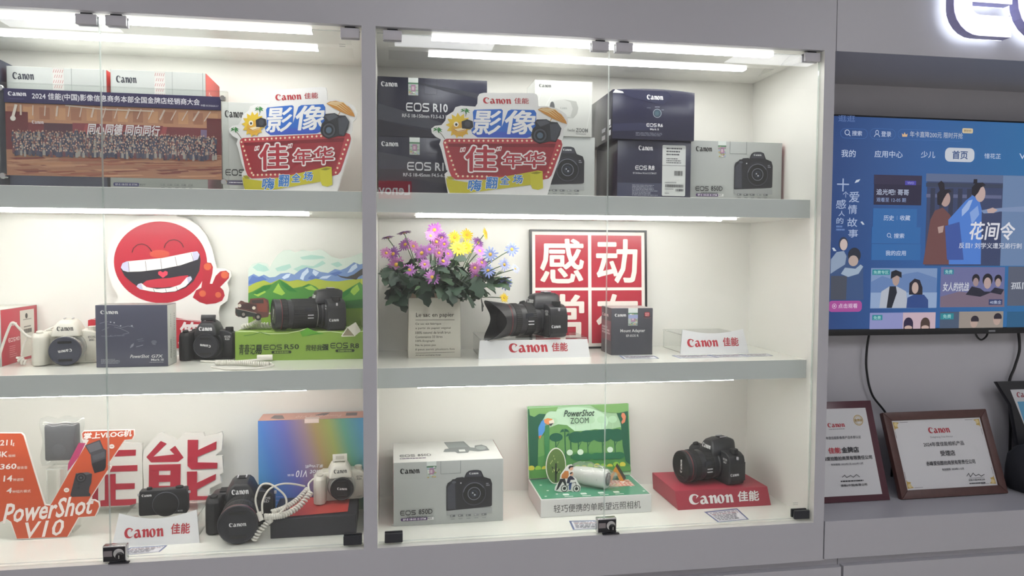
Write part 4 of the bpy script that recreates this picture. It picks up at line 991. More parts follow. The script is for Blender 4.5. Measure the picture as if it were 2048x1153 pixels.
p.poly([(-0.6498, 0.6213), (-0.6453, 0.6284), (-0.6370, 0.6301), (-0.6333, 0.6141), (-0.6406, 0.6149)], '#c3c2dc'); p.poly([(-0.5194, 0.6461), (-0.5092, 0.6496), (-0.5059, 0.6414), (-0.5163, 0.6288)], '#c3c2dc')
for l in ([(-0.6260, 0.6912), (-0.6231, 0.6639)], [(-0.5869, 0.6984), (-0.5837, 0.6692)], [(-0.5496, 0.7032), (-0.5443, 0.6782)], [(-0.6691, 0.6886), (-0.6669, 0.6624)], [(-0.5073, 0.7141), (-0.5018, 0.6926)], [(-0.6066, 0.6155), (-0.6034, 0.6069)], [(-0.5748, 0.6154), (-0.5733, 0.6061)], [(-0.5475, 0.6217), (-0.5443, 0.6110)]): p.line(l, .0011, '#55555e')
p.build('teeth')
p = S_(base=.0013)
for l in ([(-0.6594, 0.7140), (-0.6552, 0.7264), (-0.6451, 0.7353), (-0.6335, 0.7379), (-0.6220, 0.7337), (-0.6138, 0.7256), (-0.6089, 0.7168)], [(-0.5771, 0.7269), (-0.5735, 0.7376), (-0.5650, 0.7465), (-0.5516, 0.7502), (-0.5398, 0.7467), (-0.5315, 0.7396), (-0.5266, 0.7290)]): p.line(l, .0024, '#5a1f2a')
p.build('eyes')
p = S_(base=.0007)
hand = [(-0.5050, 0.5911), (-0.4962, 0.6108), (-0.4825, 0.6180), (-0.4769, 0.6539), (-0.4800, 0.6719), (-0.4782, 0.6827), (-0.4679, 0.6881), (-0.4560, 0.6863), (-0.4510, 0.6755), (-0.4529, 0.6575), (-0.4601, 0.6287), (-0.4533, 0.6287), (-0.4445, 0.6503), (-0.4323, 0.6630), (-0.4168, 0.6655), (-0.4083, 0.6576), (-0.4095, 0.6449), (-0.4242, 0.6287), (-0.4329, 0.6197), (-0.4244, 0.6106), (-0.4211, 0.5961), (-0.4282, 0.5817), (-0.4455, 0.5745), (-0.4695, 0.5718), (-0.4881, 0.5784)]
p.poly(hand, '#ab2838')
for q, r_ in (((-0.4653, 0.6762), .010), ((-0.4204, 0.6532), .010), ((-0.4793, 0.6018), .009), ((-0.4383, 0.5980), .008)): p._add([arc(q[0], q[1], r_, r_, 0, 360, 18)[:-1]], '#cc6242')
p.build('victory_hand')
t2 = thing('slogan_board', 'red plinth board with white brush characters half hidden behind the slate carton', 'sign', (-.585, .352, S2T))
out = [(-0.7705, 0.5315), (-0.7403, 0.5407), (-0.6649, 0.5318), (-0.5754, 0.5391), (-0.5471, 0.5361), (-0.5213, 0.5304), (-0.4914, 0.5273), (-0.4522, 0.5228), (-0.4379, 0.5129), (-0.4387, 0.4517), (-0.7721, 0.4517)]
B().prism([(x + .585, z - S2T) for x, z in out] , 0, .004, mat('#b52a38', .45)).build('board', t2, smooth=0)
B().box(-.155, .155, .004, .009, 0, .04, WHITE).build('foot', t2)
p = wprint(t2, -.585, S2T, 0, rough=.45); p.text('笑', *[-0.5426, 0.4613, -0.4880, 0.5248], '#eee6e4', .03, .2); p.text('对', *[-0.4880, 0.4605, -0.4435, 0.5187], '#eee6e4', .03, .2); p.text('微', *[-0.7638, 0.4619, -0.7010, 0.5243], '#eee6e4', .03, .2)
p.line([(-0.7679, 0.5355), (-0.7028, 0.5308), (-0.6267, 0.5369), (-0.5368, 0.5319), (-0.4404, 0.5185)], .0016, '#e6d9d6'); p.build('brush_lettering')

# --- green landscape display with two camera names
xc, zb = -.205, S2T
t = thing('landscape_display', 'green alpine landscape display with two camera names on its base', 'display stand', (xc, .22, zb))
bo = [(-0.3671, 0.5132), (-0.3046, 0.5098), (-0.2542, 0.5026), (-0.2032, 0.5072), (-0.1839, 0.5176), (-0.1621, 0.5040), (-0.1000, 0.5072), (-0.0399, 0.5078), (-0.0402, 0.4311), (-0.2966, 0.4306), (-0.2965, 0.4398), (-0.3679, 0.4411)]
B().box(-.3675 - xc, -.0405 - xc, 0, .15, 0, .076, mat('#7f9f3e', .45)).build('base_block', t, bevel=.0006, bseg=1)
G_ = lambda **k: wprint(t, xc, zb, 0, rough=.45, **k)
p = G_()
p.line([(-0.3671, 0.5106), (-0.3297, 0.5101), (-0.2795, 0.5029), (-0.2351, 0.5036), (-0.2032, 0.5098), (-0.1839, 0.5163), (-0.1621, 0.5054), (-0.1260, 0.5076), (-0.0870, 0.5017), (-0.0399, 0.5065)], .0016, '#d9e8b8')
p.poly([(-0.2032, 0.5059), (-0.1839, 0.5176), (-0.1621, 0.5067), (-0.1389, 0.5011), (-0.1776, 0.4976), (-0.1969, 0.4938)], '#5a9a30'); p.line([(-0.3448, 0.4985), (-0.3235, 0.5008), (-0.3046, 0.5072), (-0.2795, 0.4989)], .0014, '#3f6f26'); p.line([(-0.1841, 0.4963), (-0.1518, 0.5039)], .0012, '#3f6f26')
p.build('grass_edge')
p = G_(); ink = '#20301c'
p.text('青春记', *[-0.3577, 0.4485, -0.3177, 0.4761], ink, .01, .1); p.text('易', *[-0.3177, 0.4493, -0.3001, 0.4743], ink, .03, .1)
p.eos(*[-0.2962, 0.4605, -0.2494, 0.4738], ink); p.text('R50', *[-0.2431, 0.4611, -0.2061, 0.4743], ink, .012)
p.rr(*[-0.2762, 0.4502, -0.2254, 0.4575], .004, ink); p.text('微单电数相机', *[-0.2698, 0.4513, -0.2317, 0.4562], '#9fbf5e', .01)
p.text('我轻我', *[-0.1894, 0.4561, -0.1469, 0.4721], ink, .01, .1); p.text('强', *[-0.1469, 0.4570, -0.1301, 0.4730], ink, .03, .1)
p.eos(*[-0.1249, 0.4617, -0.0793, 0.4765], ink); p.text('R8', *[-0.0728, 0.4611, -0.0505, 0.4745], ink, .012)
p.rr(*[-0.1120, 0.4514, -0.0624, 0.4588], .004, ink); p.text('全画幅专微相机', *[-0.1055, 0.4524, -0.0690, 0.4575], '#9fbf5e', .01)
p.build('lettering')
Yb = .345
bd = [(-0.3563, 0.4995), (-0.3547, 0.6702), (-0.3432, 0.6842), (-0.3252, 0.6889), (-0.3042, 0.6843), (-0.2983, 0.6734), (-0.2875, 0.6938), (-0.2768, 0.7095), (-0.2616, 0.7221), (-0.2434, 0.7237), (-0.2283, 0.7160), (-0.2099, 0.7239), (-0.1855, 0.7193), (-0.1609, 0.7258), (-0.1456, 0.7180), (-0.1302, 0.7054), (-0.1055, 0.6975), (-0.0806, 0.7040), (-0.0587, 0.7120), (-0.0477, 0.7169), (-0.0399, 0.7137), (-0.0408, 0.4957)]
B().prism([(x - xc, z - zb) for x, z in bd], Yb - .22, Yb - .22 + .004, mat('#cfdcd2', .45)).build('backboard', t, smooth=0)
K_ = lambda **k: wprint(t, xc, zb, Yb - .22, rough=.45, **k)
p = K_()
for L_ in ([(-0.3433, 0.6749), (-0.3282, 0.6858), (-0.3073, 0.6780), (-0.2984, 0.6671), (-0.3134, 0.6624), (-0.3314, 0.6655)], [(-0.2832, 0.6718), (-0.2680, 0.6781), (-0.2437, 0.6845), (-0.2393, 0.6750), (-0.2560, 0.6656), (-0.2773, 0.6640)], [(-0.2347, 0.6703), (-0.2103, 0.6814), (-0.1797, 0.6783), (-0.1550, 0.6942), (-0.1458, 0.6863), (-0.1674, 0.6752), (-0.1920, 0.6704), (-0.2226, 0.6640)], [(-0.2162, 0.7034), (-0.1856, 0.7099), (-0.1549, 0.7068), (-0.1457, 0.7005), (-0.1795, 0.6973), (-0.2101, 0.6972)], [(-0.1334, 0.6847), (-0.1117, 0.6911), (-0.0993, 0.6816), (-0.1149, 0.6752)]): p.poly(L_, '#a9cfc4')
p.poly([(-0.3549, 0.6264), (-0.3546, 0.6483), (-0.3405, 0.6567), (-0.3256, 0.6483), (-0.3135, 0.6546), (-0.2986, 0.6467), (-0.2835, 0.6483), (-0.2682, 0.6577), (-0.2470, 0.6599), (-0.2318, 0.6546), (-0.2165, 0.6672), (-0.1981, 0.6751), (-0.1797, 0.6704), (-0.1613, 0.6625), (-0.1398, 0.6593), (-0.1211, 0.6705), (-0.1056, 0.6673), (-0.0901, 0.6737), (-0.0682, 0.6897), (-0.0526, 0.6833), (-0.0400, 0.6866), (-0.0402, 0.6338), (-0.3549, 0.6218)], '#7590c0')
for L_ in ([(-0.2167, 0.6435), (-0.2104, 0.6593), (-0.1950, 0.6735), (-0.1921, 0.6625), (-0.2044, 0.6498), (-0.2075, 0.6388)], [(-0.1797, 0.6688), (-0.1644, 0.6609), (-0.1737, 0.6498), (-0.1829, 0.6593)], [(-0.0870, 0.6594), (-0.0745, 0.6785), (-0.0619, 0.6865), (-0.0589, 0.6753), (-0.0745, 0.6626)], [(-0.2653, 0.6467), (-0.2531, 0.6561), (-0.2409, 0.6577), (-0.2471, 0.6467), (-0.2593, 0.6420)], [(-0.1645, 0.6435), (-0.1553, 0.6498), (-0.1305, 0.6530), (-0.1430, 0.6435)]): p.poly(L_, '#c9d8ea')
for L_ in ([(-0.3548, 0.6343), (-0.3435, 0.6530), (-0.3316, 0.6467), (-0.3196, 0.6514), (-0.3046, 0.6405), (-0.3258, 0.6342), (-0.3549, 0.6274)], [(-0.1367, 0.6578), (-0.1119, 0.6641), (-0.0995, 0.6610), (-0.1182, 0.6498)], [(-0.1953, 0.6435), (-0.1860, 0.6530), (-0.1614, 0.6467), (-0.1738, 0.6372)]): p.poly(L_, '#5672b0')
p.build('sky_and_peaks')
p = K_(base=.0012)
p.poly([(-0.3549, 0.6218), (-0.3348, 0.6327), (-0.3137, 0.6389), (-0.2957, 0.6310), (-0.2714, 0.6420), (-0.2472, 0.6357), (-0.2228, 0.6404), (-0.1984, 0.6356), (-0.1738, 0.6435), (-0.1430, 0.6371), (-0.1120, 0.6355), (-0.0809, 0.6402), (-0.0402, 0.6434), (-0.0404, 0.5889), (-0.3553, 0.5905)], '#a9b544')
p.poly([(-0.3552, 0.6030), (-0.3410, 0.6092), (-0.3138, 0.6248), (-0.2927, 0.6279), (-0.2714, 0.6414), (-0.2533, 0.6310), (-0.2352, 0.6167), (-0.2107, 0.6214), (-0.1923, 0.6293), (-0.1739, 0.6213), (-0.1556, 0.6054), (-0.1309, 0.5989), (-0.0998, 0.6052), (-0.0716, 0.6226), (-0.0528, 0.6338), (-0.0403, 0.6210), (-0.0408, 0.4957), (-0.3563, 0.4995)], '#4c8a3e')
for L_ in ([(-0.2899, 0.6059), (-0.2745, 0.6310), (-0.2686, 0.6184), (-0.2566, 0.6026), (-0.2658, 0.5963)], [(-0.2046, 0.6182), (-0.1862, 0.6245), (-0.1648, 0.6086), (-0.1924, 0.6119)], [(-0.0811, 0.6083), (-0.0591, 0.6274), (-0.0529, 0.6114), (-0.0686, 0.5955)], [(-0.3411, 0.5998), (-0.3169, 0.6154), (-0.3080, 0.6059), (-0.3292, 0.5935)]): p.poly(L_, '#9cc24e')
for L_ in ([(-0.2714, 0.6404), (-0.2594, 0.6325), (-0.2352, 0.6167), (-0.2231, 0.6056), (-0.2474, 0.6089), (-0.2655, 0.6247)], [(-0.3138, 0.6232), (-0.2927, 0.6273), (-0.2989, 0.6153), (-0.3321, 0.5998), (-0.3441, 0.6030)], [(-0.0998, 0.6036), (-0.0716, 0.6211), (-0.0811, 0.6019), (-0.0999, 0.5892)], [(-0.2107, 0.6208), (-0.1923, 0.6283), (-0.1985, 0.6198)]): p.poly(L_, '#2f7a35')
p.poly([(-0.3553, 0.5874), (-0.2537, 0.5900), (-0.1619, 0.5800), (-0.0404, 0.5857), (-0.0406, 0.5600), (-0.3556, 0.5592)], '#3f8a33'); p.poly([(-0.3558, 0.5498), (-0.0406, 0.5600), (-0.0408, 0.4957), (-0.3563, 0.4995)], '#7f9f3e'); p.poly([(-0.0937, 0.5796), (-0.0404, 0.5857), (-0.0406, 0.5616), (-0.0938, 0.5604)], '#2f6a30')
p.build('meadows')
b = B().prism([(x - xc, z - zb) for x, z in [(-0.1122, 0.6580), (-0.0988, 0.6531), (-0.0824, 0.6509), (-0.0644, 0.6580), (-0.0493, 0.6693), (-0.0388, 0.6755), (-0.0373, 0.6586), (-0.0524, 0.6509), (-0.0585, 0.6432), (-0.0675, 0.6448), (-0.0854, 0.6463), (-0.0989, 0.6494)]], .04, .042, mat('#3a3835', .5)); b.build('flying_eagle', t, smooth=0)
car = B().prism([(x - xc, z - zb) for x, z in [(-0.3722, 0.5574), (-0.3713, 0.5694), (-0.3650, 0.5693), (-0.3649, 0.5813), (-0.3576, 0.5887), (-0.3520, 0.5872), (-0.3477, 0.5842), (-0.3363, 0.5826), (-0.3333, 0.5937), (-0.2989, 0.5959), (-0.2874, 0.5898), (-0.2847, 0.5687), (-0.2879, 0.5447), (-0.3066, 0.5419), (-0.3138, 0.5404), (-0.3268, 0.5391), (-0.3281, 0.5481), (-0.3482, 0.5453), (-0.3639, 0.5454), (-0.3709, 0.5499)]], .03, .032, mat('#5b3a34', .5)).build('jeep_figure', t, smooth=0)
q = wprint(car, xc, zb, .03, rough=.5); q.poly([(-0.3708, 0.5574), (-0.3707, 0.5664), (-0.3394, 0.5602), (-0.3166, 0.5540), (-0.3224, 0.5450), (-0.3653, 0.5469)], '#2c3330'); q.poly([(-0.3635, 0.5783), (-0.3363, 0.5811), (-0.3178, 0.5765), (-0.3236, 0.5615), (-0.3621, 0.5693)], '#3a2a2a')
for z_ in ((-0.3606, 0.5753), (-0.3244, 0.5690)): q._add([arc(z_[0], z_[1], .0045, .0045, 0, 360, 14)[:-1]], '#d8cfc0')
q.poly([(-0.3333, 0.5916), (-0.2989, 0.5944), (-0.2889, 0.5808), (-0.2906, 0.5568), (-0.3151, 0.5600), (-0.3163, 0.5780)], '#7a4238'); q.poly([(-0.3305, 0.5900), (-0.3003, 0.5923), (-0.2990, 0.5809), (-0.3277, 0.5810)], '#3a3432'); q.line([(-0.3679, 0.5670), (-0.3423, 0.5608), (-0.3180, 0.5546)], .0012, '#a9a49a'); [q._add([arc(z_[0], z_[1], .0085, .0095, 0, 360, 18)[:-1]], '#1f1e1e') for z_ in ((-0.3138, 0.5449), (-0.3509, 0.5519))]; [q._add([arc(z_[0], z_[1], .004, .0045, 0, 360, 14)[:-1]], '#8d8780') for z_ in ((-0.3138, 0.5449), (-0.3509, 0.5519))]; q.build('jeep_print')
# small white tent figure standing on the base front
tt = thing('tent_figure', 'tiny white paper tent at the right front of the green display', 'figurine', (-.071, .203, .497))
b = B(); vs = [(-.023, -.012, -.0), (.011, -.012, -.0), (-.008, -.012, .0235), (.0, .02, .010), (.026, .02, .010), (.012, .02, .034)]
b.add(vs, [(1, 4, 5, 2), (0, 2, 5, 3)], mat('#d5d2c8', .5)); b.build('canvas', tt, smooth=0)
b = B(); b.tube([vs[0], vs[2], vs[1], vs[0]], .0016, mat('#dedbd0', .5), 6); b.build('front_rim', tt)
B().add([(-.021, -.009, .001), (.009, -.009, .001), (-.007, -.009, .021)], [(0, 1, 2)], mat('#9a917a', .6)).build('opening', tt, smooth=0)
# ---------------------------------------------------------------- middle shelf, right bay
# framed slogan
xc, zb = .6228, S2T
t = thing('framed_poster', 'black framed red poster with four white Chinese characters', 'framed poster', (xc, .352, zb), 0, rx=math.radians(-3.2))
FW, FH = .362, .357
for a, b_, c, d in ((-FW / 2, FW / 2, 0, .006), (-FW / 2, FW / 2, FH - .006, FH), (-FW / 2, -FW / 2 + .006, .006, FH - .006), (FW / 2 - .006, FW / 2, .006, FH - .006)):
    B().box(a, b_, -.004, .012, c, d, mat('#1c1d20', .35)).build('frame_bar', t)
B().box(-FW / 2 + .006, FW / 2 - .006, 0, .008, .006, FH - .006, mat('#efe9e2', .4)).build('mount_board', t, smooth=0)
Pf = Print(t, (-FW / 2, 0, 0), (1, 0, 0), (0, 0, 1), FW, FH, rough=.3)
cells = (('感', .045, .515, .492, .955), ('动', .52, .515, .955, .955), ('常', .045, .045, .492, .49), ('在', .52, .045, .955, .49))
for ch, u0, v0, u1, v1 in cells: Pf.rect(u0, v0, u1, v1, '#ad3040')
Pf.build('red_square')
Pf = Print(t, (-FW / 2, 0, 0), (1, 0, 0), (0, 0, 1), FW, FH, rough=.3, base=.0008)
for ch, u0, v0, u1, v1 in cells: Pf.text(ch, u0 + .04, v0 + .035, u1 - .035, v1 - .03, '#efe6dd', .016)
Pf.build('characters')

# paper bag with artificial daisies
t = thing('paper_bag', 'cream paper bag planter printed with French text', 'planter', (.151, .262, S2T))
b = B()
ring = lambda w, d, z: [(-w, -d, z), (w, -d, z), (w, d, z), (-w, d, z)]
R_ = [ring(.0715, .045, 0), ring(.0705, .046, .08), ring(.0695, .045, .163)]
b.add(sum(R_, []), [(3, 2, 1, 0)] + [(i * 4 + j, i * 4 + (j + 1) % 4, i * 4 + 4 + (j + 1) % 4, i * 4 + 4 + j) for i in range(2) for j in range(4)], mat('#cfccbf', .7, bump=.15, bscale=120))
b.build('bag', t, bevel=.001)
b = B(); q = [ring(.0702, .0457, .163), ring(.0705, .046, .176), ring(.069, .0445, .176), ring(.069, .0445, .16)]
b.add(sum(q, []), [(i * 4 + j, i * 4 + (j + 1) % 4, i * 4 + 4 + (j + 1) % 4, i * 4 + 4 + j) for i in range(3) for j in range(4)], mat('#8d7a68', .7)); b.build('folded_rim', t)
B().box(-.066, .066, -.042, .042, .12, .14, mat('#5a4a38', .9)).build('filler', t)
p = Print(t, (-.0715, -.0462, 0), (1, 0, 0), (0, 0, 1), .143, .163, rough=.7, base=.0006); ink = '#4d4a42'
p.text('Le sac en papier', .15, .665, .87, .755, '#3f3c36', 0); p.line([(.14, .635), (.88, .632)], .006, ink)
for i, s_ in enumerate(('Ce sac est fabrique', 'a partir de papier vegetal', '100% naturel de kraft brun', 'Contenance 33 litres', '100% Ecographi', 'Ne le jetez pas', "il peut servir plusieurs fois")):
    v = .545 - i * .071; p.text(s_, .14, v, .14 + .0255 * len(s_), v + .042, ink, 0)
p.line([(.14, .085), (.88, .09)], .006, ink); p.text('Art green packaging design', .14, .035, .62, .06, ink, .01)
p.build('french_lettering')

FLW = dict(p=[(0.151, 0.224, 0.779, 0.02), (0.14, 0.21, 0.763, 0.015), (0.172, 0.24, 0.758, 0.016), (0.156, 0.215, 0.747, 0.016), (0.176, 0.207, 0.741, 0.014), (0.115, 0.174, 0.716, 0.02), (0.041, 0.231, 0.714, 0.019), (0.049, 0.218, 0.685, 0.021), (0.084, 0.214, 0.671, 0.017), (0.141, 0.154, 0.653, 0.019), (0.172, 0.189, 0.695, 0.018), (0.159, 0.16, 0.717, 0.014), (0.134, 0.149, 0.726, 0.015), (0.121, 0.142, 0.687, 0.014), (0.07, 0.221, 0.77, 0.018), (0.022, 0.232, 0.716, 0.015), (0.074, 0.283, 0.74, 0.019), (0.274, 0.219, 0.723, 0.018), (0.277, 0.28, 0.746, 0.017), (0.253, 0.151, 0.678, 0.015), (0.273, 0.164, 0.692, 0.015), (0.261, 0.199, 0.653, 0.014), (0.026, 0.273, 0.758, 0.016), (.095, .25, .735, .016), (.19, .25, .715, .015)],
           y=[(0.211, 0.285, 0.761, 0.017), (0.246, 0.288, 0.768, 0.017), (0.21, 0.15, 0.729, 0.021), (0.294, 0.261, 0.771, 0.016), (0.242, 0.267, 0.733, 0.018), (0.337, 0.186, 0.596, 0.012)],
           b=[(0.294, 0.15, 0.714, 0.018), (0.292, 0.182, 0.67, 0.018), (0.33, 0.14, 0.687, 0.016), (0.347, 0.233, 0.633, 0.018), (0.364, 0.225, 0.728, 0.017), (0.368, 0.19, 0.675, 0.012)])
FC = dict(p=['#93509c', '#a264a8', '#7f4490', '#a05c92'], y=['#e2c420', '#dab816'], b=['#8390c4', '#7684bc', '#949dcb'])
fl = thing('artificial_flowers', 'bunch of artificial purple, yellow and pale blue daisies with dark leaves', 'flowers', (.151, .262, S2T + .141))
ox, oy, oz2 = .151, .262, S2T + .141
rnd = random.Random(21)
PM = {}
def petals(col, n):
    k = (col, n)
    if k in PM: return PM[k]
    b = B(); m = mat(col, .6)
    for i in range(n):
        a = 2 * PI * i / n; c, s = math.cos(a), math.sin(a); L_ = 1 + .1 * ((i * 7) % 3 - 1)
        pt = lambda r, w, z: (r * c - w * s, r * s + w * c, z)
        b.add([pt(.15, -.07, 0), pt(.15, .07, 0), pt(.55 * L_, .13, .10), pt(.9 * L_, .10, .06), pt(1.05 * L_, 0, .0), pt(.9 * L_, -.10, .06), pt(.55 * L_, -.13, .10)], [(0, 1, 2, 6), (2, 3, 5, 6), (3, 4, 5)], m)
    PM[k] = b.mesh('petals', smooth=0)
    return PM[k]
ctr = B().lathe([(.24, 0), (.24, .06), (.16, .13), (0, .16)], mat('#c9a03a', .8), 12, axis='z', caps=False).mesh('flower_centre')
def orient(v, roll):
    q = Vector(v).to_track_quat('Z', 'Y').to_matrix() @ Matrix.Rotation(roll, 3, 'Z')
    return q.to_euler()
STEM = mat('#3f5a38', .7)
for kind, L in FLW.items():
    for i, (x, y, z, r) in enumerate(L):
        col = FC[kind][i % len(FC[kind])]
        d = Vector((rnd.uniform(-.5, .5) + (x - .15) * 2, -1 + rnd.uniform(-.2, .3), rnd.uniform(-.1, .7)))
        if kind == 'p' and i in (14, 22): d = Vector((-.2, .2, 1))
        if kind == 'y' and i == 3: d = Vector((1, -.5, .2))
        d.normalize()
        f = link('flower', petals(col, 15 if kind != 'b' else 12), fl, (x - ox, y - oy, z - oz2), orient(d, rnd.random() * 6), r * 1.12)
        link('flower_centre', ctr, f)
        base = Vector((max(-.055, min(.055, (x - ox) * .4)), rnd.uniform(-.03, .03), .0)); tip = Vector((x - ox, y - oy, z - oz2)) - d * r * .1
        mid = (base + tip) / 2 + Vector(((x - ox) * -.15, 0, .02)); pts = [base * (1 - s_) ** 2 + mid * 2 * s_ * (1 - s_) + tip * s_ * s_ for s_ in [k / 8 for k in range(9)]]
        B().tube(pts, .0013, STEM, 5).build('stem', fl)
def leafmesh(col, w, lobes):
    b = B(); m = mat(col, .55); n = 7; vs = []
    for i in range(n):
        s = i / (n - 1); ww = w * math.sin(PI * min(1, s * .9 + .08)) * (1 + (lobes if i % 2 else -lobes))
        z = -.25 * s * s
        vs += [(s, -ww, z + .06 * ww), (s, 0, z), (s, ww, z + .06 * ww)]
    b.add(vs, [(i * 3 + j, i * 3 + j + 1, i * 3 + 4 + j, i * 3 + 3 + j) for i in range(n - 1) for j in range(2)], m)
    return b.mesh('leaf', smooth=60)
LM = [leafmesh('#2f4a34', .30, .22), leafmesh('#26402e', .34, .28), leafmesh('#3d5c40', .2, .1), leafmesh('#4a6b46', .12, .0), leafmesh('#223a2b', .36, .25)]
for i in range(290):
    u = rnd.uniform(-1, 1); broad = i < 150
    if broad: x = ox + .145 * u; y = oy - .02 + rnd.uniform(-.075, .075); z = S2T + rnd.uniform(.168, .25); sz = rnd.uniform(.038, .062); me = rnd.choice([LM[0], LM[1], LM[4]])
    else: x = ox + .02 + .17 * u; y = oy + rnd.uniform(-.09, .06); z = S2T + rnd.uniform(.19, .30 - .08 * abs(u)); sz = rnd.uniform(.022, .042); me = rnd.choice([LM[0], LM[2], LM[3], LM[1]])
    x = max(.026, x)
    if broad and abs(x - ox) < .078 and y < oy: z = max(z, S2T + .196)
    an = math.atan2(y - oy - .02, x - ox) + rnd.uniform(-.8, .8)
    if broad: an = rnd.uniform(-PI, 0) if rnd.random() < .7 else an
    if x + sz * math.cos(an) < .012: an = PI - an
    link('leaf', me, fl, (x - ox, y - oy, z - oz2), (rnd.uniform(-.9, .9), rnd.uniform(.1, 1.0) if broad else rnd.uniform(-.8, .5), an), sz)

# ---------------------------------------------------------------- logo stands
FROST = mat('#e2e3e4', .35)
def logo_stand(label, x0, x1, y, z0, h, depth, concave, group, lean=.014, inset=.008, logo=(.27, .30, .62, .80), cn=(.655, .36, .80, .80), plat=True, zp=None):
    xc = (x0 + x1) / 2; w = (x1 - x0) / 2
    t = thing('logo_display_stand', label, 'display stand', (xc, y, z0), group=group)
    top = [(-w + inset, h)] + [((-w + inset) + 2 * (w - inset) * i / 10, h - concave * math.sin(PI * i / 10)) for i in range(1, 10)] + [(w - inset, h)]
    poly = [(-w, 0), (w, 0)] + top[::-1]
    o = B().prism(poly, 0, .004, FROST, side=ACRYLEDGE).build('logo_plate', t, rot=(-math.atan2(lean, h), 0, 0), smooth=0)
    p = Print(o, (-w, 0, 0), (1, 0, 0), (0, 0, 1), 2 * w, h, rough=.4)
    p.canon(logo[0], logo[1], logo[2], logo[3], '#b5323d'); p.build('logo')
    p = Print(o, (-w, 0, 0), (1, 0, 0), (0, 0, 1), 2 * w, h, rough=.4)
    p.text('佳能', cn[0], cn[1], cn[2], cn[3], '#b5323d', .02); p.build('lettering')
    zp = zp if zp else h - concave
    B().box(-w + inset, w - inset, lean + .006, depth, zp - .003, zp, ACRYL, front=ACRYLEDGE, back=ACRYLEDGE, left=ACRYLEDGE, right=ACRYLEDGE).build('platform', t, smooth=0)
    for s in (-1, 1):
        xx = s * (w - inset - .003)
        B().box(xx - .0015, xx + .0015, lean + .006, depth, 0, zp - .003, ACRYL, front=ACRYLEDGE, back=ACRYLEDGE, bottom=ACRYLEDGE).build('side_sheet', t, smooth=0)
    return t
logo_stand('white slanted logo stand under the camera with the petal hood', .266, .576, .176, S2T, .05, .185, 0, 'white logo stands', .010, .005, (.27, .30, .62, .82), (.655, .34, .80, .82), zp=.0535)
logo_stand('empty white logo stand with curved top near the right end of the middle shelf', .845, 1.054, .192, S2T, .071, .17, .012, 'white logo stands', .016, .012, (.11, .28, .56, .62), (.63, .30, .86, .66), zp=.055)
logo_stand('white curved logo stand holding the flat black camera body', -.6345, -.433, .10, 0, .079, .15, .016, 'white logo stands', .022, .011, (.13, .24, .58, .56), (.66, .30, .88, .62), zp=.0585)

# red stand
t = thing('red_display_stand', 'red wedge stand with white lettering', 'display stand', (.964, .143, 0))
b = B(); v8 = [(-.138, 0, 0), (.142, 0, 0), (.142, .195, 0), (-.140, .195, 0), (-.145, .009, .052), (.134, .009, .052), (.128, .180, .052), (-.146, .188, .052)]
b.add(v8, [(0, 3, 2, 1), (4, 5, 6, 7), (0, 1, 5, 4), (1, 2, 6, 5), (2, 3, 7, 6), (3, 0, 4, 7)], mat('#a23042', .5)); b.build('wedge', t, bevel=.0006, bseg=1)
p = Print(t, (-.142, 0, 0), (1, 0, 0), (0, .009, .052), .284, .0528, rough=.5, base=.0008)
p.canon(.13, .24, .60, .80, '#e9e6e4'); p.build('logo')
p = Print(t, (-.142, 0, 0), (1, 0, 0), (0, .009, .052), .284, .0528, rough=.5, base=.0008); p.text('佳能', .645, .28, .875, .83, '#e9e6e4', .025); p.build('lettering')

# black riser with the red sheet
t = thing('display_riser', 'black box riser carrying a red sheet and the white camera', 'display stand', (-.160, .1, 0))
B().prism([(-.105, 0), (.105, 0), (.105, .0515), (-.105, .0478)], 0, .165, mat('#22232c', .5)).build('riser_block', t, bevel=.001, bseg=1)
B().add([(-.073, .012, .0500), (.083, .02, .0527), (.083, .155, .0527), (-.060, .150, .0502)], [(0, 1, 2, 3)], mat('#b8423c', .5)).build('red_sheet', t, smooth=0)

# ---------------------------------------------------------------- PowerShot ZOOM pop-up box
t = thing('popup_display_box', 'open white box with green jungle pop-up scene', 'display box', (.59, .142, 0))
BW, BD, BH = .314, .183, .05
B().box(-BW / 2, BW / 2, 0, BD, 0, BH, mat('#d9dad7', .4)).build('base_tray', t, bevel=.0008, bseg=1)
p = Print(t, (-BW / 2, 0, 0), (1, 0, 0), (0, 0, 1), BW, BH, rough=.4); p.text('轻巧便携的单眼望远照相机', .115, .24, .90, .68, '#3a3b3b', 0); p.build('lettering')
p = Print(t, (-BW / 2, 0, BH), (1, 0, 0), (0, 1, 0), BW, BD, rough=.15)
p.rect(.012, .02, .988, .985, '#4c8f72')
for u, v in ((.05, .12), (.10, .38), (.07, .66), (.88, .4), (.95, .14), (.16, .2)): p.rr(u, v, u + .022, v + .03, .012, '#dfe8e0')
for u in (.22, .38, .54, .68): p.rr(u, .13, u + .055, .21, .02, '#cfe0d6'); p.lines(u, .05, u + .08, .1, 1, '#cfe0d6')
p.build('tray_print')
p = Print(t, (-BW / 2, 0, BH), (1, 0, 0), (0, 1, 0), BW, BD, rough=.4, base=.001)
p.rect(.70, .42, .93, .74, '#e8d9cc')
for i in range(6): p.rect(.70 + i * .038, .42, .716 + i * .038, .74, '#d98f80')
for i in range(4): p.rect(.70, .43 + i * .08, .93, .46 + i * .08, '#cf8478')
p.ell(.765, .50, .05, None, '#e9ddc0', 20); p.ell(.765, .50, .03, None, '#c7a36a', 16); p.poly([(.83, .62), (.87, .66), (.86, .58)], '#f0ede6'); p.rect(.88, .6, .92, .66, '#b5866a'); p.build('picnic_mat')
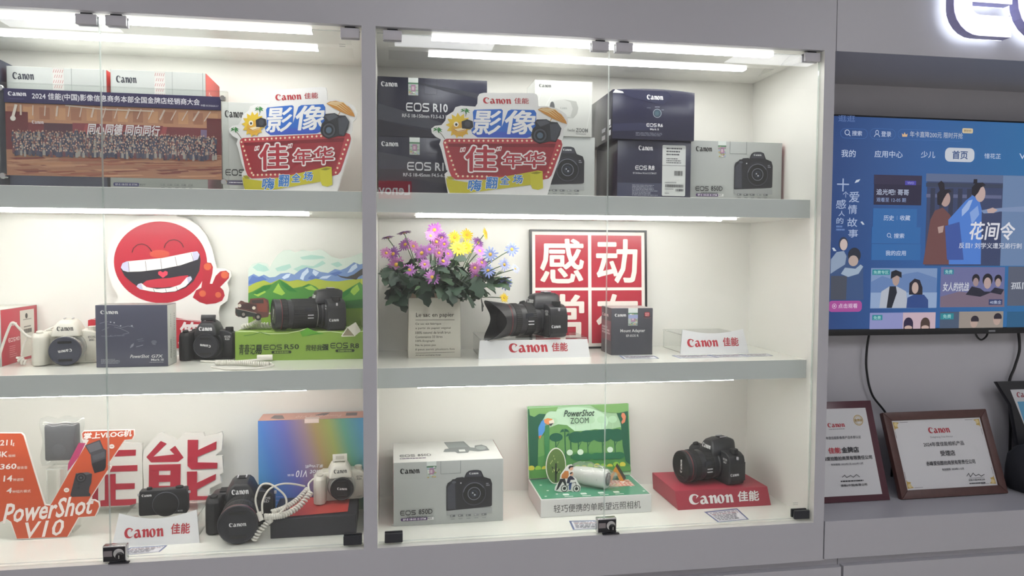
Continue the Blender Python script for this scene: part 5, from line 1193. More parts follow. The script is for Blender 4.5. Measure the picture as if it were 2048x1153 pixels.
# lid
lean = math.radians(8)
lid = B().box(-BW / 2, BW / 2, .0, .014, 0, .212, mat('#d9dad7', .4), front=mat('#7fb87a', .5)).build('lid', t, (0, BD - .005, BH + .003), (-lean, 0, 0), bevel=.0006, bseg=1)
def zf(x, y): return ((x - 57) / 820, (668 - y) / 580)
zl = lambda L: [zf(*q) for q in L]
Z_ = lambda base=4e-4: Print(lid, (-BW / 2, 0, 0), (1, 0, 0), (0, 0, 1), BW, .212, rough=.45, base=base)
p = Z_()
p.rect(.012, .0, .988, .985, '#a3c7a0'); p.ell(.45, .76, .34, .21, '#bfe0c2', 40)
for x0, w_ in ((260, 40), (440, 50), (560, 60), (650, 50), (740, 40)): p.line(zl([(x0, 190), (x0, 300)]), .006, '#aed6b2'); p.ell(*zf(x0, 215), .045, .05, '#b4dab6', 16)
p.poly(zl([(100, 320), (180, 290), (240, 260), (300, 240), (370, 250), (430, 300), (520, 300), (600, 290), (700, 300), (800, 280), (860, 330), (860, 600), (100, 600)]), '#679a58')
p.poly(zl([(65, 600), (65, 520), (200, 480), (400, 470), (620, 480), (870, 500), (870, 640), (65, 660)]), '#4f8a4c')
p.build('far_jungle')
p = Z_(.0014); dk = '#1f5f48'
for x, y, rx_, ry_ in ((280, 345, .065, .06), (440, 350, .075, .08), (530, 345, .085, .085), (650, 345, .10, .09), (770, 345, .075, .09), (700, 320, .07, .05), (590, 325, .06, .05)): p.ell(*zf(x, y), rx_, ry_, dk, 20)
for x in (275, 455, 530, 650, 750): p.line(zl([(x, 370), (x + 3, 500)]), .012, dk); p.line(zl([(x + 2, 430), (x + 30, 380)]), .008, dk)
for x, y in ((350, 300), (395, 335)):
    p.line(zl([(x, y), (x + 2, 520)]), .014, dk)
    for k in range(9): an = k * PI / 8 - .1; p.poly(zl([(x, y), (x + 22 * math.cos(an) - 4, y - 18 * math.sin(an) - 8), (x + 42 * math.cos(an), y - 30 * math.sin(an) + 12), (x + 20 * math.cos(an) + 3, y - 14 * math.sin(an) + 3)]), dk)
for x in (450, 520, 600, 660, 720, 780): p.ell(*zf(x, 510), .06, .05, '#2a6e4c', 16)
for x in range(80, 860, 52): p.ell(*zf(x, 580 + (x * 7) % 18), .03, .035, '#c9c54a' if (x // 52) % 2 else '#8fbf4a', 14)
p.poly(zl([(65, 600), (240, 590), (420, 605), (640, 595), (872, 600), (875, 640), (70, 664)]), '#5a944e')
for x, y in ((385, 470), (470, 470), (710, 460)): p.ell(*zf(x, y), .03, .04, '#d5ead6', 14)
p.build('near_jungle')
p = Z_(.0026)
p.poly(zl([(62, 110), (230, 105), (190, 180), (140, 260), (135, 420), (130, 560), (75, 600), (65, 560)]), '#215c45'); p.poly(zl([(185, 250), (228, 240), (225, 470), (190, 560), (185, 420)]), '#3d8050')
p.poly(zl([(760, 130), (865, 90), (872, 590), (835, 560), (815, 440), (805, 250)]), '#215c45')
for L_ in ([(70, 105), (300, 100), (285, 135), (230, 130), (200, 155), (150, 150), (110, 175), (75, 160)], [(560, 95), (865, 85), (865, 150), (790, 165), (720, 160), (660, 150), (610, 125)]): p.poly(zl(L_), '#7aa966')
p.build('tree_frame')
p = Z_(.0036)
p.poly(zl([(140, 330), (140, 260), (165, 210), (190, 195), (195, 230), (190, 290), (150, 350)]), '#4f8fd0'); p.poly(zl([(185, 200), (215, 187), (250, 195), (265, 215), (250, 245), (215, 240), (190, 225)]), '#e0935c'); p.poly(zl([(225, 210), (262, 200), (268, 225), (245, 250), (228, 235)]), '#e8e0d2'); p.poly(zl([(220, 235), (262, 228), (240, 252)]), '#2f3a3a'); p.poly(zl([(140, 330), (165, 320), (150, 355)]), '#d9783f')
p.build('parrot')
p = Z_(.0036); p.poly(zl([(815, 165), (835, 165), (848, 195), (838, 240), (815, 255), (808, 240), (822, 215), (808, 190)]), '#e0896a'); p.build('squirrel')
p = Z_(.0046); p.text('PowerShot', *zf(342, 182), *zf(593, 128), '#16352c', .012, .35); p.build('lettering')
p = Z_(.0046); p.text('ZOOM', *zf(395, 238), *zf(543, 192), '#16352c', 0); p.build('lettering')
# paper figures standing on the tray
fg = B().prism([(x, z) for x, z in [(-.034 * math.cos(a) if False else .030 * math.cos(a), .054 + .053 * math.sin(a)) for a in [k * PI / 14 for k in range(28)]]], 0, .002, mat('#e6e8dc', .5)).build('paper_tree', t, (-.087, .125, BH), smooth=0)
p = Print(fg, (0, 0, 0), (1, 0, 0), (0, 0, 1), 1, 1, rough=.5)
p._add([arc(0, .054, .0275, .050, 0, 360, 28)[:-1]], '#5f7a44'); p._add(ribbon([(0, .006), (0, .062)], .005) + ribbon([(0, .035), (-.012, .052)], .003) + ribbon([(0, .03), (.011, .045)], .003), '#26332a')
for k in range(14): p._add([arc(rnd.uniform(-.018, .018), rnd.uniform(.03, .09), .0009, .0025, 0, 360, 8)[:-1]], '#c9cf8a')
p.build('tree_print')
def bf(x, y): return ((x - 330) * .000325, (775 - y) * .000325)
bl = lambda L: [bf(*q) for q in L]
fg = B().prism(bl([(210, 755), (215, 725), (255, 670), (262, 620), (300, 570), (325, 540), (360, 535), (382, 560), (380, 600), (365, 640), (400, 660), (412, 690), (440, 730), (438, 765), (415, 785), (380, 782), (355, 765), (320, 770), (280, 772), (240, 765)]), 0, .002, mat('#ecebe6', .5)).build('cyclist_figure', t, (-.068, .052, BH), smooth=0)
p = Print(fg, (0, 0, 0), (1, 0, 0), (0, 0, 1), 1, 1, rough=.5)
p._add([bl([(272, 620), (300, 588), (330, 590), (335, 625), (322, 655), (290, 655), (268, 648)])], '#c77f45'); p._add([bl([(258, 655), (300, 655), (315, 710), (300, 712), (280, 680), (240, 745), (222, 755), (240, 700)])], '#25282c')
p._add([arc(*bf(352, 566), .0062, .007, 0, 360, 16)[:-1]], '#d9a58a'); p._add([bl([(328, 562), (340, 545), (370, 545), (378, 558), (350, 560), (336, 575)])], '#1f1d1d')
p._add([arc(*bf(358, 617), .005, .006, 0, 360, 16)[:-1]], '#d9a58a'); p._add([bl([(340, 615), (350, 602), (372, 605), (350, 620)])], '#1f1d1d'); p._add([bl([(325, 650), (345, 632), (368, 640), (390, 668), (350, 668), (340, 700), (315, 695)])], '#2a2a44'); p._add([bl([(335, 695), (362, 690), (352, 755), (336, 755)])], '#3d5688')
for cx_, cy_ in ((296, 740), (403, 748)): p._add([arc(*bf(cx_, cy_), .0102, .0102, 0, 360, 24)[:-1]], '#26282a'); p._add([arc(*bf(cx_, cy_), .0082, .0082, 0, 360, 24)[:-1]], '#e6e6e0'); p._add([arc(*bf(cx_, cy_), .0045, .0045, 0, 360, 16)[:-1]], '#26282a')
p._add(ribbon(bl([(296, 740), (350, 700), (395, 690), (403, 748)]), .0014), '#26282a'); p.build('figure_print')
fg = B(); fg.add([(-.027, 0, 0), (.027, 0, 0), (0, 0, .046), (-.012, .03, 0), (.042, .03, 0), (.014, .03, .046)], [(0, 2, 5, 3), (1, 4, 5, 2)], mat('#2b2826', .5)); fg.add([(-.027, -.001, 0), (-.013, -.001, 0), (0, -.001, .03), (.013, -.001, 0), (.027, -.001, 0), (0, -.001, .046)], [(0, 1, 2, 5), (2, 3, 4, 5)], mat('#c98a34', .5)); fg.add([(.004, .001, .0395), (.03, .001, 0), (.036, .031, 0), (.012, .031, .0425)], [(0, 1, 2, 3)], mat('#c98a34', .5)); fg.build('paper_tent', t, (.092, .125, BH), smooth=0)
# wrapped monocular lying on the tray
t = thing('monocular', 'white monocular camera in clear plastic lying on the jungle tray', 'camera', (.600, .235, BH + .0285), math.radians(0))
b = B(); rs = []
for k, (yy, w_, h_) in enumerate(((.056, .014, .016), (.052, .018, .021), (.02, .021, .0245), (-.03, .022, .026), (-.046, .022, .026), (-.05, .020, .024))): rs.append([(w_ * math.copysign(abs(math.cos(a)) ** .7, math.cos(a)), yy, h_ * math.copysign(abs(math.sin(a)) ** .7, math.sin(a))) for a in [2 * PI * i / 28 for i in range(28)]])
b.add(sum(rs, []), [(i * 28 + j, i * 28 + (j + 1) % 28, i * 28 + 28 + (j + 1) % 28, i * 28 + 28 + j) for i in range(5) for j in range(28)] + [tuple(range(28)), tuple(range(140, 168))], mat('#dcdcd8', .4)); b.build('body', t, rot=(0, 0, math.radians(52)))
o = B().lathe([(.019, -.0502), (.019, -.052), (.014, -.053), (.013, -.050), (0, -.050)], mat('#2b2c30', .25), 28, caps=False).build('objective', t, rot=(0, 0, math.radians(52)))
p = Print(o, (0, 0, 0), (1, 0, 0), (0, 0, 1), 1, 1); p._add([arc(0, 0, .006, .009, 0, 360, 16)[:-1]], '#4a4c52'); p.o = Vector((0, -.0505, 0)); p.build('objective_glass')
p = Print(t, (.004, -.0345, -.002), (.79, -.616 * -1, 0), (0, 0, 1), .018, .005, base=.001); p.canon(0, 0, 1, 1, '#8c8c8c'); p.build('logo')
b = B(); n, mr = 26, 14; rs = []
for i in range(mr):
    s = i / (mr - 1); yy = .105 - s * .185; fat = .6 + .55 * math.sin(PI * min(1, s * 1.05)) if s > .25 else .35 + s
    rs += [((.031 * fat) * math.cos(a) * (1 + rnd.uniform(-.1, .12)), yy + rnd.uniform(-.004, .004), max(-.0265, (.033 * fat) * math.sin(a) * (1 + rnd.uniform(-.1, .12)))) for a in [2 * PI * k / n for k in range(n)]]
b.add(rs, [(i * n + j, i * n + (j + 1) % n, i * n + n + (j + 1) % n, i * n + n + j) for i in range(mr - 1) for j in range(n)], WRAP); b.build('plastic_wrap', t, rot=(0, 0, math.radians(52)), smooth=25)

# ---------------------------------------------------------------- PowerShot V10 sign and red characters
xc, zb = -.78, 0
t = thing('promotional_sign', 'orange V-shaped vlog camera sign at the bottom left', 'sign', (xc, .185, zb))
out = [(-0.9786, 0.2725), (-0.8657, 0.2685), (-0.8600, 0.2621), (-0.8375, 0.1682), (-0.8162, 0.0863), (-0.8060, 0.0844), (-0.7899, 0.1120), (-0.7629, 0.1620), (-0.7198, 0.2358), (-0.7287, 0.2460), (-0.7291, 0.2631), (-0.7243, 0.2686), (-0.6060, 0.2680), (-0.6049, 0.2530), (-0.6104, 0.2423), (-0.6272, 0.2417), (-0.6684, 0.1808), (-0.6607, 0.1747), (-0.6634, 0.1691), (-0.6701, 0.1637), (-0.6959, 0.1218), (-0.7135, 0.0934), (-0.7017, 0.0928), (-0.6914, 0.0856), (-0.6902, 0.0755), (-0.6958, 0.0600), (-0.7013, 0.0496), (-0.7393, 0.0488), (-0.7663, 0.0007), (-0.8827, 0.0027), (-0.8951, 0.0465), (-0.9039, 0.0527), (-0.9192, 0.0464), (-0.9496, 0.0439), (-1.0003, 0.1112)]
B().prism([(x - xc, z - zb) for x, z in out], 0, .005, mat('#eee6e0', .4), side=mat('#eee6e0', .4)).build('board', t, smooth=0)
V_ = lambda base=4e-4: wprint(t, xc, zb, 0, rough=.4, base=base)
p = V_(); OR = '#c65636'
p.poly([(-0.9774, 0.2713), (-0.8667, 0.2674), (-0.8613, 0.2616), (-0.8387, 0.1682), (-0.8175, 0.0850), (-0.8047, 0.0829), (-0.7886, 0.1114), (-0.7616, 0.1606), (-0.7361, 0.2036), (-0.7118, 0.2454), (-0.7260, 0.2482), (-0.7271, 0.2619), (-0.7231, 0.2669), (-0.6073, 0.2663), (-0.6068, 0.2536), (-0.6117, 0.2440), (-0.6290, 0.2430), (-0.6698, 0.1814), (-0.6633, 0.1749), (-0.6714, 0.1652), (-0.6972, 0.1230), (-0.7162, 0.0918), (-0.7031, 0.0911), (-0.6935, 0.0849), (-0.6921, 0.0756), (-0.6976, 0.0609), (-0.7025, 0.0517), (-0.7405, 0.0506), (-0.7674, 0.0022), (-0.8817, 0.0043), (-0.8938, 0.0479), (-0.9033, 0.0549), (-0.9192, 0.0484), (-0.9495, 0.0461), (-0.9979, 0.1110)], OR)
p.poly([(-0.7628, 0.1677), (-0.7611, 0.1876), (-0.7353, 0.2392), (-0.7197, 0.2377), (-0.7361, 0.2036)], '#b5446e')
p.build('orange_face')
for s_, b4 in (('211', (0, 178, 112, 228)), ('g', (113, 200, 130, 235)), ('4K', (-30, 282, 68, 332)), ('360', (0, 390, 148, 440)), ('14', (30, 494, 112, 548)), ('4', (58, 605, 108, 652))):
    p = V_(.0008)
    p.text(s_, *[{'211': (-0.9143, 0.2389, -0.8860, 0.2529), 'g': (-0.8859, 0.2363, -0.8816, 0.2447), '4K': (-0.9225, 0.2101, -0.8978, 0.2241), '360': (-0.9157, 0.1793, -0.8783, 0.1933), '14': (-0.9089, 0.1489, -0.8882, 0.1641), '4': (-0.9026, 0.1195, -0.8899, 0.1327)}[s_]][0], '#f2e9e4', .02, .1); p.build('lettering')
p = V_(.0008)
for s_, b4 in (('视频', (-0.8962, 0.2092, -0.8802, 0.2160)), ('度收音', (-0.8774, 0.1785, -0.8537, 0.1858)), ('种滤镜', (-0.8867, 0.1487, -0.8629, 0.1563)), ('种短片模式', (-0.8889, 0.1193, -0.8475, 0.1266))): p.text(s_, *b4, '#f0d8cc', .01)
p.build('small_lettering')
p = V_(.0008); p.text('PowerShot', *[-0.9158, 0.0504, -0.7027, 0.1002], '#f2e9e4', .02, .45, 4); p.build('lettering')
p = V_(.0008); p.text('V10', *[-0.8612, 0.0051, -0.7731, 0.0465], '#f2e9e4', .012, .3, 3); p.build('lettering')
p = V_(.0008); p.text('掌上VLOG机', *[-0.7250, 0.2490, -0.6115, 0.2656], '#f6f0ec', .03, .15, 2); p.build('lettering')
# printed pocket cameras and badges
p = V_(.0010)
p.poly([(-0.7212, 0.2321), (-0.6861, 0.2451), (-0.6782, 0.2227), (-0.6717, 0.2182), (-0.6738, 0.1753), (-0.6779, 0.1669), (-0.7004, 0.1607), (-0.7065, 0.1824), (-0.7086, 0.2082), (-0.7111, 0.2112)], '#4a4a4f'); p.poly([(-0.7178, 0.2308), (-0.6883, 0.2417), (-0.6813, 0.2229), (-0.7098, 0.2134)], '#6a6a70'); p.poly([(-0.7064, 0.1853), (-0.6734, 0.1968), (-0.6738, 0.1753), (-0.6779, 0.1669), (-0.7004, 0.1607)], '#2b2b30'); p.poly([(-0.7047, 0.2052), (-0.6757, 0.2155), (-0.6746, 0.2011), (-0.7024, 0.1923)], '#5a5a60'); p.build('camera_picture')
p = V_(.0010)
p.poly([(-0.7434, 0.1626), (-0.7160, 0.1643), (-0.7062, 0.1595), (-0.7082, 0.1367), (-0.7129, 0.1255), (-0.7144, 0.1126), (-0.7106, 0.1081), (-0.7120, 0.1025), (-0.7538, 0.1031), (-0.7576, 0.1076)], '#3c3b40'); p.poly([(-0.7434, 0.1626), (-0.7160, 0.1643), (-0.7069, 0.1596), (-0.7371, 0.1552)], '#68676c')
q = (-0.7320, 0.1507)
for r_, c_ in ((.0125, '#232327'), (.0095, '#4a4a50'), (.006, '#1b1b1f'), (.003, '#5a5a62')): p._add([arc(q[0], q[1], r_, r_, 0, 360, 24)[:-1]], c_)
for q in ((-0.7375, 0.1352), (-0.7382, 0.1252)): p._add([arc(q[0], q[1], .003, .003, 0, 360, 12)[:-1]], '#2a2a2e')
p.build('camera_picture')
for q in ((-0.7659, 0.1211), (-0.6589, 0.2272)):
    p = V_(.0010); p._add([arc(q[0], q[1], .0062, .0058, 0, 360, 20)[:-1]], '#eee6e0'); p._add([rrect(q[0] - .0035, q[1] - .0012, q[0] + .0035, q[1] + .0012, .0008)], '#c9a99a'); p.build('badge')
bk = B().box(-.055, .05, .0055, .028, 0, .003, ACRYL, front=ACRYLEDGE, left=ACRYLEDGE, right=ACRYLEDGE).build('acrylic_foot', t, (-.04, 0, 0), smooth=0)
B().add([(.028, .006, 0), (.075, .006, .05), (.028, .028, 0)], [(0, 1, 2)], ACRYL).build('acrylic_brace', t, (-.01, 0, 0), smooth=0)

# 佳 and 能 as free-standing red characters with a white border
def red_char(label, out, polys, xc, y=.335):
    t = thing('cutout_character', label, 'cutout sign', (xc, y, .0), group='red cut-out characters')
    B().prism([(x - xc, z) for x, z in out], 0, .012, mat('#e6e4df', .45)).build('white_border', t, smooth=0)
    for i_, L_ in enumerate(polys): B().prism([(x - xc, z) for x, z in L_], -.0012 - .0003 * i_, -.0001, mat('#ad2c40', .4)).build('red_stroke', t, smooth=0)
    return t
red_char('red cut-out character with white border right of the orange sign, behind the flat camera',
  [(-0.6319, 0.1757), (-0.6143, 0.1983), (-0.5937, 0.2193), (-0.5821, 0.2235), (-0.5649, 0.2120), (-0.5447, 0.2019), (-0.5300, 0.2123), (-0.5270, 0.2185), (-0.4771, 0.2198), (-0.4729, 0.2087), (-0.4388, 0.2153), (-0.4284, 0.2197), (-0.4255, 0.2101), (-0.4290, 0.1693), (-0.4455, 0.1542), (-0.4278, 0.1519), (-0.4254, 0.1059), (-0.4344, 0.1000), (-0.4302, 0.0777), (-0.4615, 0.0633), (-0.4650, 0.0255), (-0.5299, 0.0225), (-0.5327, 0.0289), (-0.6315, 0.0324), (-0.6340, 0.1400)],
  [[(-0.5868, 0.2004), (-0.5716, 0.1920), (-0.6063, 0.1575), (-0.5395, 0.1627), (-0.5294, 0.1513), (-0.5427, 0.1409), (-0.6123, 0.1422), (-0.6242, 0.1576)], [(-0.5640, 0.1752), (-0.5502, 0.1856), (-0.5285, 0.1519), (-0.5397, 0.1480)], [(-0.6176, 0.1356), (-0.5364, 0.1344), (-0.5367, 0.1165), (-0.6179, 0.1191)], [(-0.6179, 0.1191), (-0.5925, 0.1180), (-0.5939, 0.0681), (-0.6193, 0.0693)], [(-0.5620, 0.1176), (-0.5367, 0.1165), (-0.5380, 0.0654), (-0.5643, 0.0666)], [(-0.5927, 0.1061), (-0.5622, 0.1051), (-0.5631, 0.0870), (-0.5933, 0.0877)], [(-0.5935, 0.0759), (-0.5639, 0.0751), (-0.5643, 0.0666), (-0.5939, 0.0681)], [(-0.5167, 0.2009), (-0.4903, 0.1999), (-0.4907, 0.1717), (-0.4420, 0.1941), (-0.4429, 0.1730), (-0.4922, 0.1529), (-0.4924, 0.1372), (-0.4405, 0.1341), (-0.4412, 0.1186), (-0.5079, 0.1190), (-0.5181, 0.1289)], [(-0.5198, 0.1126), (-0.4939, 0.1121), (-0.4944, 0.0806), (-0.4447, 0.1030), (-0.4458, 0.0879), (-0.4946, 0.0617), (-0.4943, 0.0428), (-0.4618, 0.0412), (-0.4620, 0.0323), (-0.5195, 0.0330)]], -.51)
red_char('red cut-out character with white border half hidden behind the orange sign',
  [(-0.7685, 0.0255), (-0.7650, 0.2008), (-0.7113, 0.2019), (-0.6359, 0.1944), (-0.6347, 0.1835), (-0.6358, 0.0342), (-0.6661, 0.0279), (-0.6690, 0.0234)],
  [[(-0.6976, 0.1792), (-0.6505, 0.1786), (-0.6514, 0.1625), (-0.7050, 0.1622)], [(-0.7126, 0.1365), (-0.6475, 0.1362), (-0.6478, 0.1201), (-0.7171, 0.1207)], [(-0.7300, 0.1132), (-0.7031, 0.1145), (-0.7036, 0.0873), (-0.6550, 0.0865), (-0.6556, 0.0713), (-0.7039, 0.0711), (-0.7044, 0.0433), (-0.6520, 0.0431), (-0.6528, 0.0304), (-0.6661, 0.0270), (-0.7430, 0.0272), (-0.7427, 0.0427), (-0.7314, 0.0437)], [(-0.7598, 0.1816), (-0.7457, 0.1816), (-0.7487, 0.0275), (-0.7628, 0.0276)]], -.672)

# ---------------------------------------------------------------- price cards
def card(label, pts, z, seed=1):
    cx = sum(p_[0] for p_ in pts) / 4; cy = sum(p_[1] for p_ in pts) / 4
    t = thing('price_card', label, 'price card', (cx, cy, z), group='small printed price cards')
    q = [(x - cx, y - cy) for x, y in pts]
    B().add([(x, y, .0006) for x, y in q] + [(x, y, 0) for x, y in q], [(0, 1, 2, 3), (7, 6, 5, 4)] + [(i, i + 4, (i + 1) % 4 + 4, (i + 1) % 4) for i in range(4)], mat('#dddde2', .4)).build('sheet', t, smooth=0)
    bl_ = lambda u, v: tuple((q[3][k] * (1 - u) + q[2][k] * u) * (1 - v) + (q[0][k] * (1 - u) + q[1][k] * u) * v for k in (0, 1))
    b = B(); k = [0]
    def add(poly, c): k[0] += 1; b.add([bl_(*p_) + (.0007 + k[0] * 3e-5,) for p_ in poly], [list(range(len(poly)))], mat(c, .4))
    R2 = lambda u0, v0, u1, v1: [(u0, v0), (u1, v0), (u1, v1), (u0, v1)]
    for r_ in (R2(0, 0, .05, 1), R2(.95, 0, 1, 1), R2(0, .9, 1, 1), R2(0, 0, 1, .04)): add(r_, '#5d6a93')
    rn = random.Random(seed)
    for i in range(6):
        v = .78 - i * .13; u = .1
        while u < (.9 if i < 2 else .7): w_ = rn.uniform(.04, .16); add(R2(u, v, min(.92, u + w_), v + .05), '#55586a' if i != 1 else '#8a4a52'); u += w_ + .03
    b.build('card_print', t, smooth=0)
card('small price card in front of the red stand', [(.892, .119), (.9963, .1319), (.9884, .0457), (.8953, .0373)], 0, 1)
card('small price card left of the right-hand lock', [(.5036, .108), (.602, .098), (.605, .042), (.4984, .0435)], 0, 2)
card('small price card beside the left-hand lock', [(-.59, .094), (-.5057, .0941), (-.5118, .056), (-.60, .045)], 0, 3)
card('small price card in front of the lens adapter carton', [(.6625, .188), (.7609, .17), (.755, .118), (.655, .122)], S2T, 4)
card('leftmost of three price cards before the empty logo stand', [(.812, .172), (.914, .165), (.925, .116), (.812, .114)], S2T, 5)
card('middle one of three price cards before the empty logo stand', [(.917, .172), (1.01, .166), (1.018, .118), (.928, .118)], S2T, 6)
card('rightmost of three price cards before the empty logo stand', [(1.013, .172), (1.10, .17), (1.094, .128), (1.021, .122)], S2T, 7)

# ---------------------------------------------------------------- white display cables
CAB = mat('#dcd9d0', .4)
def smoothp(pts, n=8):
    P_ = [Vector(p_) for p_ in pts]; out = []
    for i in range(len(P_) - 1):
        p0, p1, p2, p3 = P_[max(i - 1, 0)], P_[i], P_[i + 1], P_[min(i + 2, len(P_) - 1)]
        for k in range(n):
            s = k / n; out.append(.5 * ((2 * p1) + (-p0 + p2) * s + (2 * p0 - 5 * p1 + 4 * p2 - p3) * s * s + (-p0 + 3 * p1 - 3 * p2 + p3) * s ** 3))
    return out + [P_[-1]]
def coil(pts, R_, r, turns):
    P_ = smoothp(pts, 6); L_ = len(P_) - 1; N = turns * 9; out = []; nrm = None
    for i in range(N + 1):
        s = i / N * L_; k = min(int(s), L_ - 1); fr = s - k; c = P_[k].lerp(P_[k + 1], fr); tg = (P_[k + 1] - P_[k]).normalized()
        nrm = tg.orthogonal().normalized() if nrm is None else (nrm - tg * nrm.dot(tg)).normalized(); bn = tg.cross(nrm); a = 2 * PI * i / 9
        out.append(c + nrm * math.cos(a) * R_ + bn * math.sin(a) * R_)
    return out
def cable(label, base, parts):
    t = thing('display_cable', label, 'cable', base, group='white security cables')
    for nm, kind, pts, r in parts:
        pts = [(x - base[0], y - base[1], z - base[2]) for x, y, z in pts]
        if kind == 'coil': B().tube(coil(pts, r, r * .55, int(sum((Vector(a) - Vector(b_)).length for a, b_ in zip(pts, pts[1:])) / (r * 1.15))), r * .55, CAB, 6).build(nm, t)
        elif kind == 'wire': B().tube(smoothp(pts), r, CAB, 8).build(nm, t)
        else: B().tube(pts, r, CAB, 10).build(nm, t, smooth=30)
    return t
cable('white cable looped on the shelf before the green display', (-.33, .12, S2T), [
    ('wire', 'wire', [(-.40, .10, S2T + .004), (-.378, .088, S2T + .002), (-.345, .058, S2T + .003), (-.30, .064, S2T + .002), (-.262, .085, S2T + .004), (-.253, .10, S2T + .005)], .0022),
    ('coil', 'coil', [(-.40, .15, S2T + .007), (-.36, .145, S2T + .007), (-.31, .125, S2T + .007), (-.262, .10, S2T + .008)], .0045),
    ('wire', 'wire', [(-.45, .21, S2T + .003), (-.40, .19, S2T + .003), (-.36, .185, S2T + .004), (-.31, .20, S2T + .005), (-.285, .207, S2T + .006)], .003),
    ('plug', 'plug', [(-.31, .206, S2T + .010), (-.272, .208, S2T + .010)], .0075)])
cable('white coiled cable behind the telephoto camera on the green display', (-.33, .3, .508), [
    ('coil', 'coil', [(-.362, .30, .513), (-.335, .295, .517), (-.30, .29, .518), (-.25, .285, .518)], .006),
    ('coil', 'coil', [(-.362, .285, .513), (-.335, .28, .522), (-.315, .275, .534)], .005),
    ('wire', 'wire', [(-.315, .275, .534), (-.308, .272, .545), (-.295, .272, .55), (-.28, .275, .553)], .0025)])
cable('white cable hanging in front of the red-sided carton', (-.86, .21, S2T), [
    ('wire', 'wire', [(-.915, .185, S2T + .004), (-.908, .186, .47), (-.888, .188, .53), (-.880, .19, .541), (-.872, .195, .53), (-.858, .205, .508), (-.845, .21, .50)], .0032),
    ('coil', 'coil', [(-.848, .235, .496), (-.838, .235, .49), (-.832, .235, .484)], .007),
    ('wire', 'wire', [(-.848, .225, .498), (-.83, .24, .515), (-.80, .262, .53), (-.78, .268, .535)], .0025),
    ('wire', 'wire', [(-.852, .21, .505), (-.862, .205, .49), (-.866, .20, .47), (-.868, .2, .458)], .0022),
    ('coil', 'coil', [(-.872, .2, .455), (-.868, .2, .445), (-.858, .2, .44)], .0055)])
cable('white coiled cables running from the black camera up to the white camera', (-.26, .12, 0), [
    ('coil', 'coil', [(-.300, .075, .008), (-.288, .075, .028), (-.272, .082, .045), (-.262, .09, .052)], .0052),
    ('coil', 'coil', [(-.276, .085, .062), (-.252, .09, .060), (-.225, .10, .0615), (-.195, .13, .072), (-.172, .16, .095)], .0055),
    ('coil', 'coil', [(-.262, .11, .064), (-.235, .125, .068), (-.205, .15, .080), (-.182, .18, .098)], .005),
    ('wire', 'wire', [(-.290, .085, .07), (-.298, .09, .105), (-.288, .10, .135), (-.268, .10, .14), (-.245, .10, .125), (-.228, .10, .105), (-.226, .095, .085), (-.24, .09, .068)], .0024),
    ('wire', 'wire', [(-.282, .09, .068), (-.283, .10, .095), (-.27, .115, .12), (-.245, .13, .128), (-.22, .15, .122), (-.19, .18, .105)], .0024),
    ('wire', 'wire', [(-.176, .165, .095), (-.180, .18, .11), (-.168, .195, .12)], .0024),
    ('plug', 'plug', [(-.290, .083, .075), (-.282, .076, .056)], .0062)])
# ---------------------------------------------------------------- television
TY = .281
t = thing('television', 'wall-mounted flat television showing a blue streaming menu', 'television', (1.93, .30, .468))
TX0, TX1, TZ0, TZ1 = 1.33, 2.53, .468, 1.1445
xc, yc, zc = 1.93, .30, .468
B().box(TX0 - xc, TX1 - xc, .285 - yc, .325 - yc, 0, TZ1 - zc, mat('#15161a', .4)).build('housing', t, bevel=.002)
m = bpy.data.materials.new('screen_background'); m.use_nodes = True; nt = m.node_tree; bs = nt.nodes['Principled BSDF']
tc = nt.nodes.new('ShaderNodeTexCoord'); sx = nt.nodes.new('ShaderNodeSeparateXYZ'); mr = nt.nodes.new('ShaderNodeMapRange'); cr = nt.nodes.new('ShaderNodeValToRGB')
mr.inputs[1].default_value = -.6; mr.inputs[2].default_value = .6
nt.links.new(tc.outputs['Object'], sx.inputs[0]); nt.links.new(sx.outputs[0], mr.inputs[0]); nt.links.new(mr.outputs[0], cr.inputs[0]); nt.links.new(cr.outputs[0], bs.inputs['Emission Color'])
cr.color_ramp.elements[0].color = lin('#27447c'); cr.color_ramp.elements[1].color = lin('#2f82b4'); e = cr.color_ramp.elements.new(.28); e.color = lin('#2a5d9e')
bs.inputs['Emission Strength'].default_value = .8; bs.inputs['Base Color'].default_value = (.01, .01, .012, 1); bs.inputs['Roughness'].default_value = .12
B().box(TX0 + .008 - xc, TX1 - .008 - xc, .2825 - yc, .2855 - yc, .02, TZ1 - .006 - zc, m).build('screen', t, smooth=0)
B().box(TX0 - xc, TX1 - xc, .281 - yc, .2855 - yc, 0, .019, mat('#17181c', .35)).build('lower_bezel', t, bevel=.0006)
B().box(-.012, .012, .2804 - yc, .281 - yc, .006, .011, mat('#8d8f94', .4)).build('maker_badge', t)
for k, (a, b_) in enumerate(((-.35, -.1), (.1, .35))): B().box(a, b_, .325 - yc, .3375 - yc, .2, .45, STEEL).build('wall_bracket', t)
V = lambda base=.0004, emit=.85: Print(t, (-xc, .2825 - yc, -zc), (1, 0, 0), (0, 0, 1), 1, 1, emit=emit, rough=.15, base=base, step=1.5e-5)
WH = '#c3cee6'; DIM = '#8ea2cc'
p = V()
for b4 in ((1.3844, 1.0730, 1.4745, 1.1017), (1.4829, 1.0729, 1.5692, 1.1048), (1.5778, 1.0747, 1.8064, 1.1055)):
    p._add(ribbon(rrect(*b4, (b4[3] - b4[1]) / 2 - .0001, 6), .0009, True), '#4a74b4')
p.rr(*[1.7427, 1.0105, 1.8465, 1.0539], .016, '#c9ced8')
p.text('首页', *[1.7682, 1.0189, 1.8228, 1.0452], '#2c4a80', .02)
